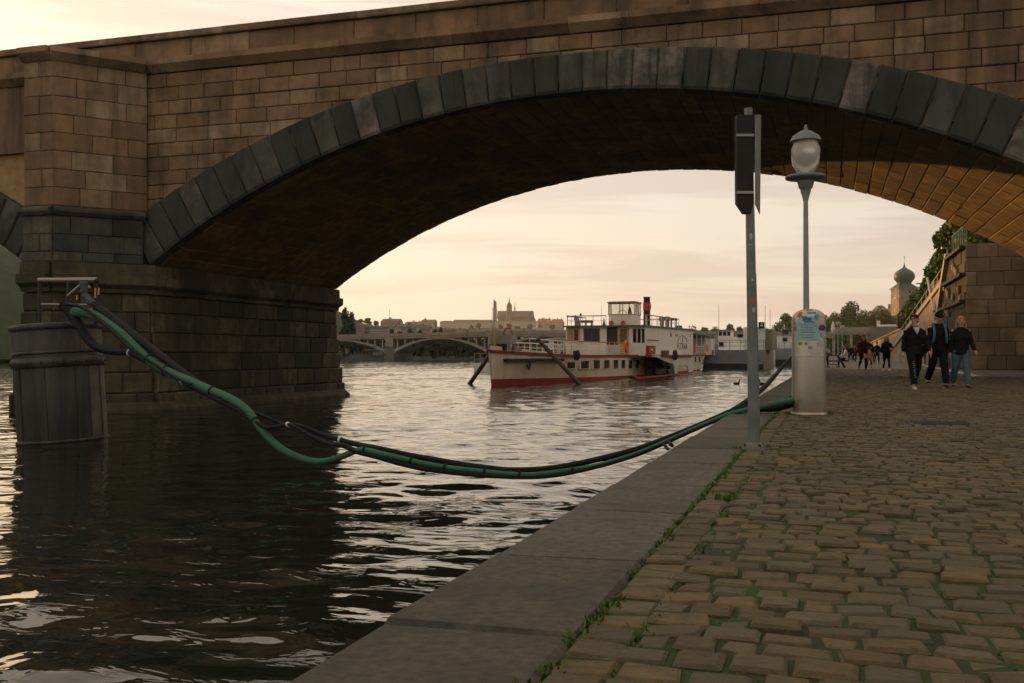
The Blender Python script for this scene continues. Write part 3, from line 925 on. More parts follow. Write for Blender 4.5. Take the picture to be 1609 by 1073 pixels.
BZ = 21.6
bctr = at(100, 556.5, BZ); bctr.z = 0
DR = (166 - 100) / F * BZ * .985
barge = empty('mooring_float', bctr, 0, 'round dark weathered steel mooring drum with railing at the left edge', 'mooring drum')
tilt = Matrix.Rotation(R(-3.5), 4, Vector((-SN, CS, 0)))
def drum(name, mat, prof, n=56):
    m = MB().lathe(prof, (0, 0, 0), n)
    m.v = [tuple(tilt @ Vector(q)) for q in m.v]
    return m.build(name, mat, barge)
drum('shell', 'float_steel', [(DR * .93, -.9), (DR * .96, -.35), (DR, -.22), (DR, 2.42), (DR * .97, 2.5)])
drum('lower_rim', 'float_steel', [(DR, -.2), (DR + .05, -.18), (DR + .05, -.08), (DR, -.06)])
drum('lower_rim', 'float_steel', [(DR, .06), (DR + .035, .07), (DR + .035, .12), (DR, .13)])
drum('middle_band', 'float_steel', [(DR, 1.62), (DR + .05, 1.64), (DR + .05, 1.82), (DR, 1.84)])
drum('middle_band', 'float_steel', [(DR, 1.9), (DR + .03, 1.91), (DR + .03, 1.96), (DR, 1.97)])
drum('top_rim', 'float_steel', [(DR, 2.40), (DR + .05, 2.42), (DR + .05, 2.52), (DR * .97, 2.54)])
def lit_edge(name, a0, a1, z0, z1):
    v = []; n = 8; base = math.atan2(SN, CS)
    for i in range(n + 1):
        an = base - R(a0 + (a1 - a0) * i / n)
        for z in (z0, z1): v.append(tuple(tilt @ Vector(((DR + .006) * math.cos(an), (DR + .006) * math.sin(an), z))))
    MB().add(v, [(2 * i, 2 * i + 1, 2 * i + 3, 2 * i + 2) for i in range(n)], True).build(name, 'drum_lit_edge', barge)
lit_edge('lit_edge_plate', -20, 26, .13, 1.62); lit_edge('lit_edge_plate', -20, 36, 1.98, 2.4)  # pale plates paint the light on the drum's right edge
for k in range(26):
    an = 2 * math.pi * k / 26
    p = tilt @ Vector(((DR + .05) * math.cos(an), (DR + .05) * math.sin(an), 1.73))
    MB().sphere(p, .025, .025, .025, 6, 4).build('rivet', 'iron', barge)
for k in range(9):
    an = 2 * math.pi * (k + .3) / 9
    p0, p1_ = tilt @ Vector(((DR + .006) * math.cos(an), (DR + .006) * math.sin(an), .14)), tilt @ Vector(((DR + .006) * math.cos(an), (DR + .006) * math.sin(an), 1.62))
    MB().tube([p0, p1_], .02, 6).build('plate_seam', 'float_steel', barge)
# railing and fittings above the deck
def rod(name, a, b_, r_, mat, par):
    MB().tube([a, b_], r_, 8).build(name, mat, par, True)
rod('rail', at(60, 440, 21.4), at(152, 439.5, 21.4), .05, 'rail_steel', barge)
for px in (62, 107, 151):
    rod('rail_post', at(px, 512, 21.4), at(px, 438, 21.4), .035, 'black_paint', barge)
rod('brace', at(106, 465, 21.3), at(127, 447, 21.3), .03, 'rail_steel', barge)
rod('brace', at(105, 462, 21.3), at(124, 459, 21.3), .018, 'black_paint', barge)
rod('low_rail', at(60, 478, 21.4), at(151, 479, 21.4), .022, 'rail_steel', barge)
for px, py, r_ in ((139.5, 451.5, .045), (143, 444, .05), (152, 441, .055), (138, 488, .05), (149, 494, .045)):  # copper colour paints orange sun glints on the drum hardware
    MB().sphere(at(px, py, 21.2), r_, r_, r_, 10, 6).build('fitting', 'brass_and_glint' if py not in (444, 441) else 'iron', barge, True)
for px, y0, y1 in ((150, 452, 468), (155.5, 452, 463), (121.5, 464, 471), (145, 481, 492), (153, 485, 494)):
    rod('bracket', at(px, y0, 21.25), at(px - .6, y1, 21.25), .02, 'brass_and_glint', barge)
gh = MB(); pts = smooth_path([at(131.5, 440, 21.1), at(132, 452, 21.1), at(133, 462, 21.1), at(139, 471, 21.05), at(146, 477, 21.0), at(151, 480, 21.0)], 7)
rr = [.075 + (.012 if (i % 7) in (3, 4) else 0) for i in range(len(pts))]
gh.tube(pts, rr, 12).build('corrugated_elbow', 'hose_grey', barge, True)

# ================================================================== hoses strung from the barge to the quay
def zlerp(px, tab):
    for (a, za), (b_, zb) in zip(tab, tab[1:]):
        if a <= px <= b_: return za + (zb - za) * (px - a) / (b_ - a)
    return tab[-1][1] if px > tab[-1][0] else tab[0][1]
ZT = [(105, 20.6), (200, 19.4), (400, 16.8), (600, 15.2), (850, 14.2), (1060, 13.8), (1150, 13.7), (1245, 13.4)]
def hose_path(pp, dz=0.0, ztab=ZT, n=7):
    return smooth_path([at(px, py, zlerp(px, ztab) + dz) for px, py in pp], n)
def hose(name, label, pp, thick, mat, clips=(), dz=0.0, group=None, ztab=ZT, clipmat='clip_white'):
    """thick: list of (pixel x, diameter in pixels)"""
    pts = hose_path(pp, dz, ztab)
    rr = []
    for p in pts:
        Zc = depth(p); px = 804.5 + F * (CS * p.x + SN * p.y) / Zc
        rr.append(zlerp(px, thick) * Zc / F / 2)
    e = empty(name, pts[0], 0, label, 'hose', group)
    MB().tube(pts, rr, 12).build('hose_tube', mat, e, True)
    for cx in clips:
        k = min(range(1, len(pts) - 1), key=lambda i: abs(804.5 + F * (CS * pts[i].x + SN * pts[i].y) / depth(pts[i]) - cx))
        t = (pts[k + 1] - pts[k - 1]).normalized()
        MB().tube([pts[k] - t * .018, pts[k] + t * .018], rr[k] + .012, 12).build('clip', clipmat, e, True)
    return e
hose('green_hose', 'thick green hose sagging over the water from mooring drum to steel pillar',
     [(117, 491), (132, 491), (150, 496), (175, 512), (200, 532), (220, 552), (240, 570), (270, 587), (300, 600), (330, 613), (355, 623), (375, 634), (392, 648), (407, 670), (425, 691), (445, 707), (470, 719), (495, 725), (520, 723), (545, 714), (562, 707.5), (574, 707), (600, 713), (630, 720), (660, 727), (700, 734), (750, 740), (790, 744), (828, 746), (860, 743.5), (900, 738), (940, 731), (975, 721), (1010, 709), (1050, 692), (1090, 674), (1120, 661), (1145, 651), (1168, 645), (1195, 640), (1220, 634), (1248, 628)],
     [(105, 17), (160, 15), (300, 15.5), (400, 12), (480, 11.5), (560, 9.5), (640, 9), (820, 8.5), (1000, 7.5), (1100, 7), (1250, 9)], 'hose_green', (234, 259, 333, 400, 575, 645, 703, 764, 818, 900), clipmat='hose_black')
hose('black_hose', 'black hose leaving the corrugated grey elbow, straight above the green hose',
     [(149, 478), (158, 486), (180, 503), (210, 526), (250, 557), (290, 587), (330, 615), (365, 636), (405, 650), (425, 658), (445, 666), (462, 667), (480, 671), (505, 682), (535, 691), (560, 698), (600, 706), (640, 715), (680, 722), (720, 729), (760, 734.5), (800, 738.5), (850, 737), (900, 730), (950, 719), (1000, 706), (1050, 688), (1100, 668), (1130, 655), (1150, 646.5), (1168, 641), (1195, 642), (1220, 641), (1246, 634)],
     [(105, 15), (250, 13), (330, 11), (400, 5), (500, 7), (600, 10), (760, 10), (850, 9), (1000, 9.5), (1150, 10), (1250, 11)], 'hose_black', (452, 535), dz=.16)
hose('black_hose', 'black hose looping low at the mooring drum below the green hose',
     [(100, 478), (112, 492), (125, 512), (138, 532), (155, 546), (180, 552), (205, 554), (230, 566), (260, 583), (300, 605), (340, 626), (380, 647), (400, 662), (418, 672), (435, 670), (452, 667), (470, 674), (490, 686), (515, 697), (540, 700), (560, 709), (590, 717), (640, 731), (690, 740), (760, 747), (830, 750), (880, 746), (940, 733), (1000, 715), (1050, 694), (1090, 676), (1130, 659)],
     [(100, 17), (150, 14), (205, 11), (300, 11), (400, 7), (460, 5), (540, 9), (700, 8), (850, 6), (1000, 6), (1130, 5)], 'hose_black', (205, 290, 452), dz=-.02)
hose('black_hose', 'slack black hose at the water rising along the quay edge towards the moored ships',
     [(1112, 664), (1135, 653), (1160, 639), (1185, 622), (1205, 604), (1222, 585), (1235, 570), (1250, 556)],
     [(1112, 7), (1160, 8), (1200, 8.5), (1225, 6), (1250, 3)], 'hose_black', dz=0, ztab=[(1112, 13.9), (1150, 14.6), (1185, 17), (1205, 19.5), (1250, 27)])
hose('thin_cable', 'thin black cable twisted along the green hose by the mooring drum',
     [(105, 478), (125, 481), (145, 493), (165, 510), (185, 528), (205, 547), (235, 567), (270, 590), (300, 604)],
     [(100, 6), (200, 5), (300, 4)], 'hose_black', dz=-.25)
cs = empty('cable_clamp', at(1047, 700, 13.6), 0, 'small dark clamp with two stubs hanging under the hoses at the quay edge', 'clamp')
for (a, b_) in (((1041, 696), (1050, 706)), ((1050, 694), (1057, 701))):
    MB().tube([at(*a, 13.7), at(*b_, 13.6)], .022, 8).build('stub', 'iron', cs, True)
for (a, n) in (((1054, 698), 1),):
    MB().sphere(at(*a, 13.6), .03, .03, .03, 8, 6).build('bolt', 'iron', cs, True)

# ================================================================== sign post, steel pillar, lamp
pb = on_z(1184, 706, QZ)
PZ = depth(pb)
post = empty('sign_post', pb, 0, 'grey steel post with dark sign box at the quay kerb', 'sign post')
MB().tube([pb, at(1183.5, 640, PZ), at(1181, 470, PZ), at(1178, 300, PZ), at(1176, 170, PZ)], [.045, .044, .040, .036, .034], 16).build('pole', 'galvanised', post, True)
MB().tube([at(1189.5, 703, PZ + .05), at(1188.5, 640, PZ + .05), at(1186, 480, PZ + .05), at(1185, 430, PZ + .05)], [.028, .027, .02, .018], 12).build('brace_pipe', 'galvanised', post, True)
MB().lathe([(.10, -.02), (.10, .02), (.06, .06), (.05, .06)], pb, 14).build('base_collar', 'bank_grey', post, True)
for an in (0.6, 2.2, 3.8, 5.4):
    MB().lathe([(.014, 0), (.014, .03), (.006, .036)], pb + Vector((.082 * math.cos(an), .082 * math.sin(an), .015)), 6).build('anchor_bolt', 'iron', post, True)
def pslab(name, mat, poly, thick, Z, par):
    MB().prism([at(px, py, Z) for px, py in poly], Vector((-SN, CS, 0)) * thick).build(name, mat, par, True)
pslab('sign_box', 'sign_black', [(1158, 180), (1184, 180), (1184, 320), (1180, 335), (1170, 334), (1159, 318)], .10, PZ - .06, post)
# sign panel seen nearly edge-on, facing the river
pz = PZ + .02
MB().prism([at(1186, 180, pz), at(1195, 180, pz + .5), at(1193.5, 337, pz + .5), at(1186, 321, pz)], at(1187, 300, pz) - at(1186, 300, pz)).build('sign_panel', 'sign_back', post, True)
for y_ in (210, 300):
    pslab('band', 'galv_pale', [(1157.5, y_), (1185, y_), (1185, y_ + 4), (1157.5, y_ + 4)], .02, PZ - .075, post)
for (px, py, w_, h_, m_) in ((1178.5, 372, 4, 9, 'sticker_pale'), (1180, 345, 3, 8, 'sticker_orange'), (1180, 352, 4, 8, 'sticker_grey'), (1177, 385, 5, 2, 'sticker_pale'), (1181.5, 471, 9, 8, 'sticker_orange'),
                            (1183, 487, 5, 7, 'sticker_pale'), (1184, 500, 4, 5, 'sticker_grey'), (1180, 415, 5, 6, 'sticker_grey'), (1181, 440, 4, 4, 'sticker_pale')):
    b = MB(); c_ = at(px, py, PZ); n_ = 6; v = []
    ax_ = at(1181 + (px - 1181) * 0, py, PZ)
    ax_ = at(1183.5 - (640 - py) * .0165, py, PZ)
    rr_ = .044 - (640 - py) * .0000235
    half = w_ / 2 * PZ / F / rr_
    a0 = math.asin(max(-.8, min(.8, (px - (1183.5 - (640 - py) * .0165)) * PZ / F / rr_)))
    for q in range(n_ + 1):
        an = a0 - half + 2 * half * q / n_
        dirv = Vector((CS, SN, 0)) * math.sin(an) + Vector((SN, -CS, 0)) * math.cos(an)
        for sg in (-1, 1):
            v.append(ax_ + dirv * (rr_ + .0015) + Vector((0, 0, sg * h_ / 2 * PZ / F)))
    b.add(v, [(2 * q, 2 * q + 2, 2 * q + 3, 2 * q + 1) for q in range(n_)], True)
    b.build('sticker', m_, post, True)

pc = on_z(1271, 652, QZ)
pc = at(1271, 556.5, depth(pc) + .22); pc.z = QZ
PR = 26 / F * depth(pc)
pil = empty('steel_pillar', pc, 0, 'stout round steel pillar with domed top covered in stickers', 'pillar')
kz = depth(pc) / F
hz = (652 - 504) * kz
prof = [(PR * .985, 0), (PR, .01), (PR, hz)]
for k in range(1, 9):
    a_ = k / 8 * math.pi / 2
    prof.append((max(.01, PR * math.cos(a_) ** .8), hz + 17 * kz * math.sin(a_)))
MB().lathe(prof, (0, 0, 0), 48).build('body', 'steel_pillar', pil)
MB().lathe([(PR + .006, (652 - 561) * kz), (PR + .008, (652 - 560) * kz), (PR + .006, (652 - 559) * kz)], (0, 0, 0), 48).build('seam_ring', 'steel_pillar', pil)
MB().lathe([(PR + .02, 0), (PR + .02, .02), (PR + .004, .03)], (0, 0, 0), 48).build('foot_ring', 'steel_pillar', pil)
fdir = math.atan2(-pc.y, -pc.x)               # towards the viewer
def sticker(name, mat, px0, px1, py0, py1, lift=.003, shape='rect', par=None):
    """curved patch on the pillar between photograph columns and rows"""
    b = MB(); nx, ny = 10, 6; v = []
    u0, u1 = ((px0 - 1271) / 26.0, (px1 - 1271) / 26.0)
    a0, a1 = math.asin(max(-.99, min(.99, u0))), math.asin(max(-.99, min(.99, u1)))
    z0, z1 = (652 - py1) * kz, (652 - py0) * kz
    if shape == 'disc':
        v.append((0, 0)); n_ = 20
        for q in range(n_): v.append((math.cos(6.2832 * q / n_), math.sin(6.2832 * q / n_)))
        vv = [((a0 + a1) / 2 + (a1 - a0) / 2 * c_, (z0 + z1) / 2 + (z1 - z0) / 2 * s_) for c_, s_ in v]
        fs = [(0, 1 + q, 1 + (q + 1) % n_) for q in range(n_)]
    elif shape == 'house':
        vv = [(a0, z0), (a1, z0), (a1, z0 + .6 * (z1 - z0)), ((a0 + a1) / 2, z1), (a0, z0 + .6 * (z1 - z0))]; fs = [(0, 1, 2, 3, 4)]
    else:
        vv = []; fs = []
        for j in range(ny + 1):
            for i in range(nx + 1):
                vv.append((a0 + (a1 - a0) * i / nx, z0 + (z1 - z0) * j / ny))
        for j in range(ny):
            for i in range(nx):
                k_ = j * (nx + 1) + i; fs.append((k_, k_ + 1, k_ + nx + 2, k_ + nx + 1))
    out = []
    for a_, z in vv:
        an = fdir + a_
        r_ = PR + lift
        if z > hz:
            sn_ = min(1, (z - hz) / (17 * kz)); r_ = PR * math.cos(math.asin(sn_)) ** .8 + lift
        out.append((r_ * math.cos(an), r_ * math.sin(an), z))
    b.add(out, fs, True)
    return b.build(name, mat, par or pil)
sticker('poster', 'sticker_blue', 1254, 1287, 494, 537)
for (a, b_, c_, d_) in ((1262, 1275, 501, 506), (1260, 1268, 499, 502), (1264, 1278, 507, 509), (1268, 1284, 492.5, 494.5)):
    sticker('printed_line', 'sticker_deep', a, b_, c_, d_, .006)
for k in range(6):
    y0 = 512 + k * 4.0
    sticker('printed_line', 'sticker_deep' if k in (3, 5) else 'sticker_grey', 1259 + k % 2, 1281 - 3 * (k % 3), y0, y0 + .8, .006)
sticker('sticker', 'sticker_red', 1253, 1259, 492, 500, .008)
sticker('sticker', 'sticker_purple', 1285, 1295, 512.5, 522, .008, 'disc')
sticker('sticker', 'sticker_pale', 1286, 1294, 510, 516, .005, 'disc')
sticker('sticker', 'sticker_green', 1255.5, 1261, 538.5, 544, .006, 'disc')
sticker('sticker', 'sticker_grey', 1264, 1269, 539, 544, .006, 'disc')
sticker('sticker', 'sticker_pale', 1286.5, 1292, 494, 502, .006)
sticker('sticker', 'sticker_grey', 1279, 1286, 496, 503.5, .009, 'disc')
sticker('sticker', 'sticker_pale', 1278.5, 1287, 506, 514, .009, 'disc')
sticker('sticker', 'sticker_pale', 1288, 1296, 523, 532, .006, 'disc')
sticker('sticker', 'sticker_pale', 1284, 1292, 536.5, 546, .006, 'house')
sticker('sticker', 'sticker_grey', 1248, 1252, 514, 521, .006)
sticker('sticker', 'sticker_grey', 1248.5, 1251, 509, 511, .006, 'disc')
sticker('sticker', 'sticker_grey', 1270, 1276, 546, 550, .006)
sticker('sticker', 'sticker_pale', 1273, 1290, 555.5, 560, .006)
sticker('sticker', 'sticker_grey', 1264, 1280, 487.5, 490, .006)

lz = 15.6
lb = at(1268, 556.5, lz); lb.z = QZ
lamp = empty('street_lamp', lb, 0, 'slim grey lamp post with dish shade behind the steel pillar', 'street lamp')
lxy = at(1266, 400, lz)
k2 = lz / F
ztop = at(1266, 312, lz).z
MB().tube([lb, (lb.x * .5 + lxy.x * .5, lb.y * .5 + lxy.y * .5, 2.4), (lxy.x, lxy.y, ztop)], [.055, .047, .036], 14).build('pole', 'galv_pale', lamp, True)
zz = lambda py: at(1266, py, lz).z
MB().lathe([(.036, zz(316)), (.055, zz(308)), (.075, zz(302)), (.08, zz(297)), (.10, zz(296)), (.13, zz(285)), (.135, zz(281))], (lxy.x, lxy.y, 0), 20).build('neck', 'galv_pale', lamp, True)
MB().lathe([(.10, zz(285)), (.30, zz(281)), (.31, zz(278)), (.29, zz(276)), (.10, zz(274))], (lxy.x, lxy.y, 0), 28).build('dish', 'galvanised', lamp, True)
MB().lathe([(.11, zz(274)), (.20, zz(258)), (.22, zz(235)), (.17, zz(222))], (lxy.x, lxy.y, 0), 20).build('lantern_glass', 'lamp_glass', lamp, True)
MB().lathe([(.24, zz(222)), (.20, zz(214)), (.08, zz(206)), (.03, zz(204)), (.02, zz(196))], (lxy.x, lxy.y, 0), 20).build('cap', 'galvanised', lamp, True)
# ================================================================== the paddle steamer
BO = Vector((-19.0, 57.0, 0)); BE = Vector((-16.5, 128.0, 0))
bex = (BE - BO).normalized(); bey = Vector((bex.y, -bex.x, 0))     # bey points to the quay
BL = (BE - BO).length
steamer = empty('paddle_steamer', BO, math.atan2(bex.y, bex.x), 'white paddle steamer with red rail, wheelhouse and black funnel moored beyond the bridge', 'boat')
def bs(px, py, w):
    """pixel -> (distance from bow, height) on the plane w metres from the centre line towards the quay"""
    d = at(px, py, 1.0)
    dx = Vector((d.x, d.y, 0))
    Z = (w + BO.dot(bey)) / dx.dot(bey)
    p = at(px, py, Z)
    return (p - BO).dot(bex), p.z
def S(px, w=2.7): return bs(px, 556, w)[0]
def lp(s, w, z): return Vector((s, -w, z))
def bdeck(s):
    t = min(1, max(0, s / 15.0)); b = .06 + 2.64 * (1 - (1 - t) ** 2.1)
    if s > BL - 9: b *= math.sqrt(max(.02, 1 - ((s - BL + 9) / 9.2) ** 2.4))
    return b
def bwl(s):
    t = min(1, max(0, s / 17.0)); b = .04 + 2.64 * (1 - (1 - t) ** 1.55)
    if s > BL - 12: b *= max(.05, 1 - ((s - BL + 12) / 12.5) ** 2.2)
    return b
def zdeck(s): return 1.80 + .30 * max(0, 1 - s / 11.0) ** 1.6 + .08 * max(0, (s - 55) / 17) ** 2
def zred(s): return .16 + .27 * max(0, 1 - s / 26.0)
def bat(s, z):
    k = max(0, min(1, z / 1.6)); return bwl(s) + (bdeck(s) - bwl(s)) * k ** 1.2
def rake(s, z): return s - (.45 * z / 2.0) * max(0, 1 - s / 3.0)
ST = [0, .25, .6, 1.2, 2, 3, 4.5, 6, 8, 10, 12.5, 15, 20, 26, 32, 38, 44, 50, 56, BL - 12, BL - 9, BL - 6, BL - 4, BL - 2.5, BL - 1.2, BL - .5, BL]
def loft(levels):
    mb = MB(); v = []
    for s in ST:
        for sd in (1, -1):
            for lv in levels:
                z = lv(s); v.append(lp(rake(s, z), sd * bat(s, z), z))
    n = len(levels); f = []
    for i in range(len(ST) - 1):
        for sd in (0, 1):
            for k in range(n - 1):
                a = i * 2 * n + sd * n + k; b_ = a + 2 * n
                f.append((a, b_, b_ + 1, a + 1) if sd == 0 else (a, a + 1, b_ + 1, b_))
    k0 = (len(ST) - 1) * 2 * n
    for k in range(n - 1):
        f.append((k0 + k, k0 + k + 1, k0 + n + k + 1, k0 + n + k)); f.append((k, n + k, n + k + 1, k + 1))
    return mb.add(v, f, True)
loft([zred, lambda s: (zred(s) + zdeck(s)) / 2 - .1, lambda s: 1.5, zdeck]).build('hull', 'boat_hull', steamer)
loft([lambda s: -.7, lambda s: .0, zred]).build('boot_topping', 'boat_red', steamer)
# deck sheet
dk = MB(); v = []
for s in ST:
    z = zdeck(s) - .02
    v += [lp(rake(s, z), bdeck(s) - .02, z), lp(rake(s, z), -bdeck(s) + .02, z)]
dk.add(v, [(2 * i, 2 * i + 1, 2 * i + 3, 2 * i + 2) for i in range(len(ST) - 1)])
dk.build('deck', 'deck_wood', steamer)
# red rubbing strake following the deck edge, with bulwark at the bow
sA, sB = S(1012, 3.5), S(1089, 5.0)                # paddle box from/to
def edge_w(s):
    if s < sA - 2.0 or s > sB + 2.0: return bdeck(s)
    if s < sA: return 2.7 + (s - sA + 2.0) / 2.0 * 2.3
    if s > sB: return 5.0 - (s - sB) / 2.0 * 2.3
    return 5.0
sl = sorted(set([0, .3, .8, 1.5, 2.5, 4, 6, 8, 10, 13, 16, 20, 25, 30, sA - 2.0, sA, sB, sB + 2.0, BL - 9, BL - 6, BL - 4, BL - 2, BL - 1, BL - .4, BL]))
for sd in (1, -1):
    rr_ = MB(); v = []
    for s in sl:
        z = zdeck(s); w_ = edge_w(s)
        for dw, dz in ((-.05, -.10), (.09, -.10), (.09, .06), (-.05, .06)):
            v.append(lp(rake(s, z), sd * (w_ + dw), z + dz))
    f = []
    for i in range(len(sl) - 1):
        for k in range(4):
            k2_ = (k + 1) % 4; f.append((i * 4 + k, i * 4 + 4 + k, i * 4 + 4 + k2_, i * 4 + k2_))
    rr_.add(v, f); rr_.build('rubbing_strake', 'boat_red', steamer)
    bw = MB(); v = []
    ss = [0, .3, .8, 1.5, 2.5, 4, 5.5, 7]
    for s in ss:
        z = zdeck(s) + .06; h_ = .26 * max(.15, 1 - s / 8)
        for dw, dz in ((0, 0), (.04, 0), (.04, h_), (0, h_)):
            v.append(lp(rake(s, z + dz), sd * (edge_w(s) + dw - .02), z + dz))
    f = []
    for i in range(len(ss) - 1):
        for k in range(4):
            k2_ = (k + 1) % 4; f.append((i * 4 + k, i * 4 + 4 + k, i * 4 + 4 + k2_, i * 4 + k2_))
    bw.add(v, f); bw.build('bulwark', 'boat_white', steamer)
# bow name
sN, zN = bs(792, 548, 1.2)
def bow_text():
    s0 = 1.9
    p0 = lp(rake(s0, 2.2), edge_w(s0) + .03, zdeck(s0) + .17); p1_ = lp(rake(s0 + 1.2, 2.2), edge_w(s0 + 1.2) + .03, zdeck(s0 + 1.2) + .15)
    xd = (p1_ - p0).normalized(); zd = Vector((0, 0, 1)); nd = xd.cross(zd) ; nd = -nd if nd.y > 0 else nd
    m = Matrix(((xd.x, zd.x, nd.x, p0.x), (xd.y, zd.y, nd.y, p0.y), (xd.z, zd.z, nd.z, p0.z + .0), (0, 0, 0, 1)))
    text_mesh('lettering', 'PPS VLTAVA', .21, 'letter_dark', steamer, m @ Matrix.Translation((.35, 0, .012)))
bow_text()
# hull windows
def side_box(name, mat, px0, px1, py0, py1, w, thick=.05, par=None, ww=None):
    s0, z1 = bs(px0, py0, w); s1, z0 = bs(px1, py1, w)
    zt = bs((px0 + px1) / 2, py0, w)[1]; zb = bs((px0 + px1) / 2, py1, w)[1]
    return MB().box(s0, s1, -w - thick, -w + .06, zb, zt).build(name, mat, par or steamer)
def hull_window(px, wpx, py0, py1):
    w_ = 2.7
    for _ in range(6):
        s, z = bs(px, (py0 + py1) / 2, w_); w_ = bat(s, 1.2)
    hw = wpx / 2
    s0 = bs(px - hw, 560, w_)[0]; s1 = bs(px + hw, 560, w_)[0]
    zt = bs(px, py0, w_)[1]; zb = bs(px, py1, w_)[1]
    tl = (bat(s1, 1.2) - bat(s0, 1.2))
    a = lp(s0, bat(s0, 1.2) - .05, zb); b_ = lp(s1, bat(s1, 1.2) - .05, zb) - a
    fr = MB().obox(a - b_ * .16 - Vector((0, 0, .05)), b_ * 1.32, Vector((0, -.075, 0)), (0, 0, zt - zb + .1)).build('hull_window', 'boat_hull', steamer)
    MB().obox(a, b_, Vector((0, -.095, 0)), (0, 0, zt - zb)).build('pane', 'dark_glass', fr)
for px, w_ in ((897, 8), (918.5, 9), (937, 8), (953, 7.5), (967, 6.5), (978.7, 5), (990, 4.5), (1000.5, 4.5)):
    hull_window(px, w_, 565.5, 578.5)
for px in (1092.4, 1099, 1105.5, 1111.4, 1116.8):
    hull_window(px, 2.6, 560.5, 569)
# sponson over the paddle wheels
MB().prism([lp(sA - 2.0, 2.6, 1.66), lp(sA, 4.95, 1.66), lp(sB, 4.95, 1.66), lp(sB + 2, 2.6, 1.66)], (0, 0, .14)).build('sponson', 'boat_white', steamer)
MB().prism([lp(sA - 2.0, -2.6, 1.66), lp(sA, -4.95, 1.66), lp(sB, -4.95, 1.66), lp(sB + 2, -2.6, 1.66)], (0, 0, .14)).build('sponson', 'boat_white', steamer)
ap_ = [(1026, 560), (1034, 561.5), (1043, 566.5), (1051, 569.5), (1057, 571), (1059.5, 576), (1061, 587), (1064.5, 587), (1064.5, 576), (1068, 573.5), (1078, 573.5), (1081.5, 577), (1082, 585), (1089, 584), (1089, 558.5), (1026, 558.5)]
MB().prism([lp(*(lambda q: (q[0], 4.9, q[1]))(bs(px, py, 4.9))) for px, py in ap_], (0, .10, 0)).build('paddle_box', 'boat_white', steamer)
z0 = .06
MB().box(S(1003, 4.95) - .2, sB + .1, -5.0, -4.8, z0, z0 + .13).build('guard_beam', 'boat_red', steamer)
MB().prism([lp(S(992, 2.7), 2.6, z0), lp(S(992, 2.7), 2.85, z0), lp(S(1003, 4.95), 5.0, z0), lp(S(1003, 4.95) + .4, 4.7, z0)], (0, 0, .13)).build('guard_beam', 'boat_red', steamer)
# paddle wheel inside
sw = (S(1034, 4.2) + S(1058, 4.2)) / 2
pwh = MB().tube([lp(sw, 2.75, .75), lp(sw, 4.6, .75)], .14, 10).build('paddle_wheel', 'black_paint', steamer)
for k in range(10):
    a = 2 * math.pi * k / 10; c_, s_ = math.cos(a), math.sin(a)
    MB().obox(lp(sw + 1.05 * c_, 3.0, .75 + 1.05 * s_) - Vector((.0, 0, 0)), Vector((.5 * c_, 0, .5 * s_)), (0, -1.4, 0), Vector((-s_ * .05, 0, c_ * .05))).build('blade', 'old_wood', pwh)
    for w_ in (3.1, 4.3):
        MB().tube([lp(sw, w_, .75), lp(sw + 1.5 * c_, w_, .75 + 1.5 * s_)], .035, 5).build('spoke', 'black_paint', pwh)
MB().box(S(1014, 2.72), S(1060, 2.72), -2.78, -2.70, .1, 1.6).build('wheel_recess', 'black_paint', steamer)
side_box('hatch', 'old_wood', 1015, 1034, 565, 576, 2.9, .5)
# deck house: its front faces the bow, its long side the quay
HF = 25.0
def Wp(px, py, s0):
    """half breadth and height of a pixel on the cross plane s0 metres from the bow"""
    d = at(px, py, 1.0); dx = Vector((d.x, d.y, 0))
    Z = (s0 + BO.dot(bex)) / dx.dot(bex)
    p = at(px, py, Z)
    return (p - BO).dot(bey), p.z
HW0, HW1 = Wp(889, 530, HF)[0], Wp(1013, 530, HF)[0]
hC, hD = HF, S(1089, HW1)
def rzf(s): return 4.15 + .22 * max(0, min(1, (s - 25) / 25))
ROOFZ = 4.18
def house2(outline, zlo, zhi):
    n = len(outline); v = [lp(s, w_, zlo(s)) for s, w_ in outline] + [lp(s, w_, zhi(s)) for s, w_ in outline]
    f = [tuple(range(n)), tuple(reversed(range(n, 2 * n)))] + [(i, n + i, n + (i + 1) % n, (i + 1) % n) for i in range(n)]
    return MB().add(v, f)
def house(plan, z0, z1):
    return house2([(s, w_) for s, w_ in plan] + [(s, -w_) for s, w_ in reversed(plan)], lambda s: z0, lambda s: z1)
house2([(HF, HW1), (hD, HW1), (hD, HW0), (HF, HW0)], lambda s: 1.78, rzf).build('deck_house', 'boat_white', steamer)
house2([(HF - .35, HW1 + .18), (hD + .1, HW1 + .18), (hD + .1, HW0 - .18), (HF - .35, HW0 - .18)], rzf, lambda s: rzf(s) + .10).build('upper_deck', 'boat_green', steamer)
house2([(HF + .1, HW1), (hD, HW1), (hD, HW0), (HF + .1, HW0)], lambda s: rzf(s) + .10, lambda s: rzf(s) + .13).build('upper_deck_planks', 'deck_wood', steamer)
def front_panel(name, mat, px0, px1, py0, py1, out=.03, par=None):
    w0, z1 = Wp(px0, py0, HF); w1, z0 = Wp(px1, py1, HF)
    return MB().box(HF - out, HF + .05, -w1, -w0, z0, z1).build(name, mat, par or steamer)
def wall_panel(name, mat, px0, px1, py0, py1, out=.03, par=None):
    s0, z1 = bs(px0, py0, HW1); s1, z0 = bs(px1, py1, HW1)
    zt = bs((px0 + px1) / 2, py0, HW1)[1]; zb = bs((px0 + px1) / 2, py1, HW1)[1]
    return MB().box(s0, s1, -HW1 - out, -HW1 + .05, zb, zt).build(name, mat, par or steamer)
f1 = front_panel('front_window', 'boat_yellow', 891, 911.5, 514.5, 537, .03)
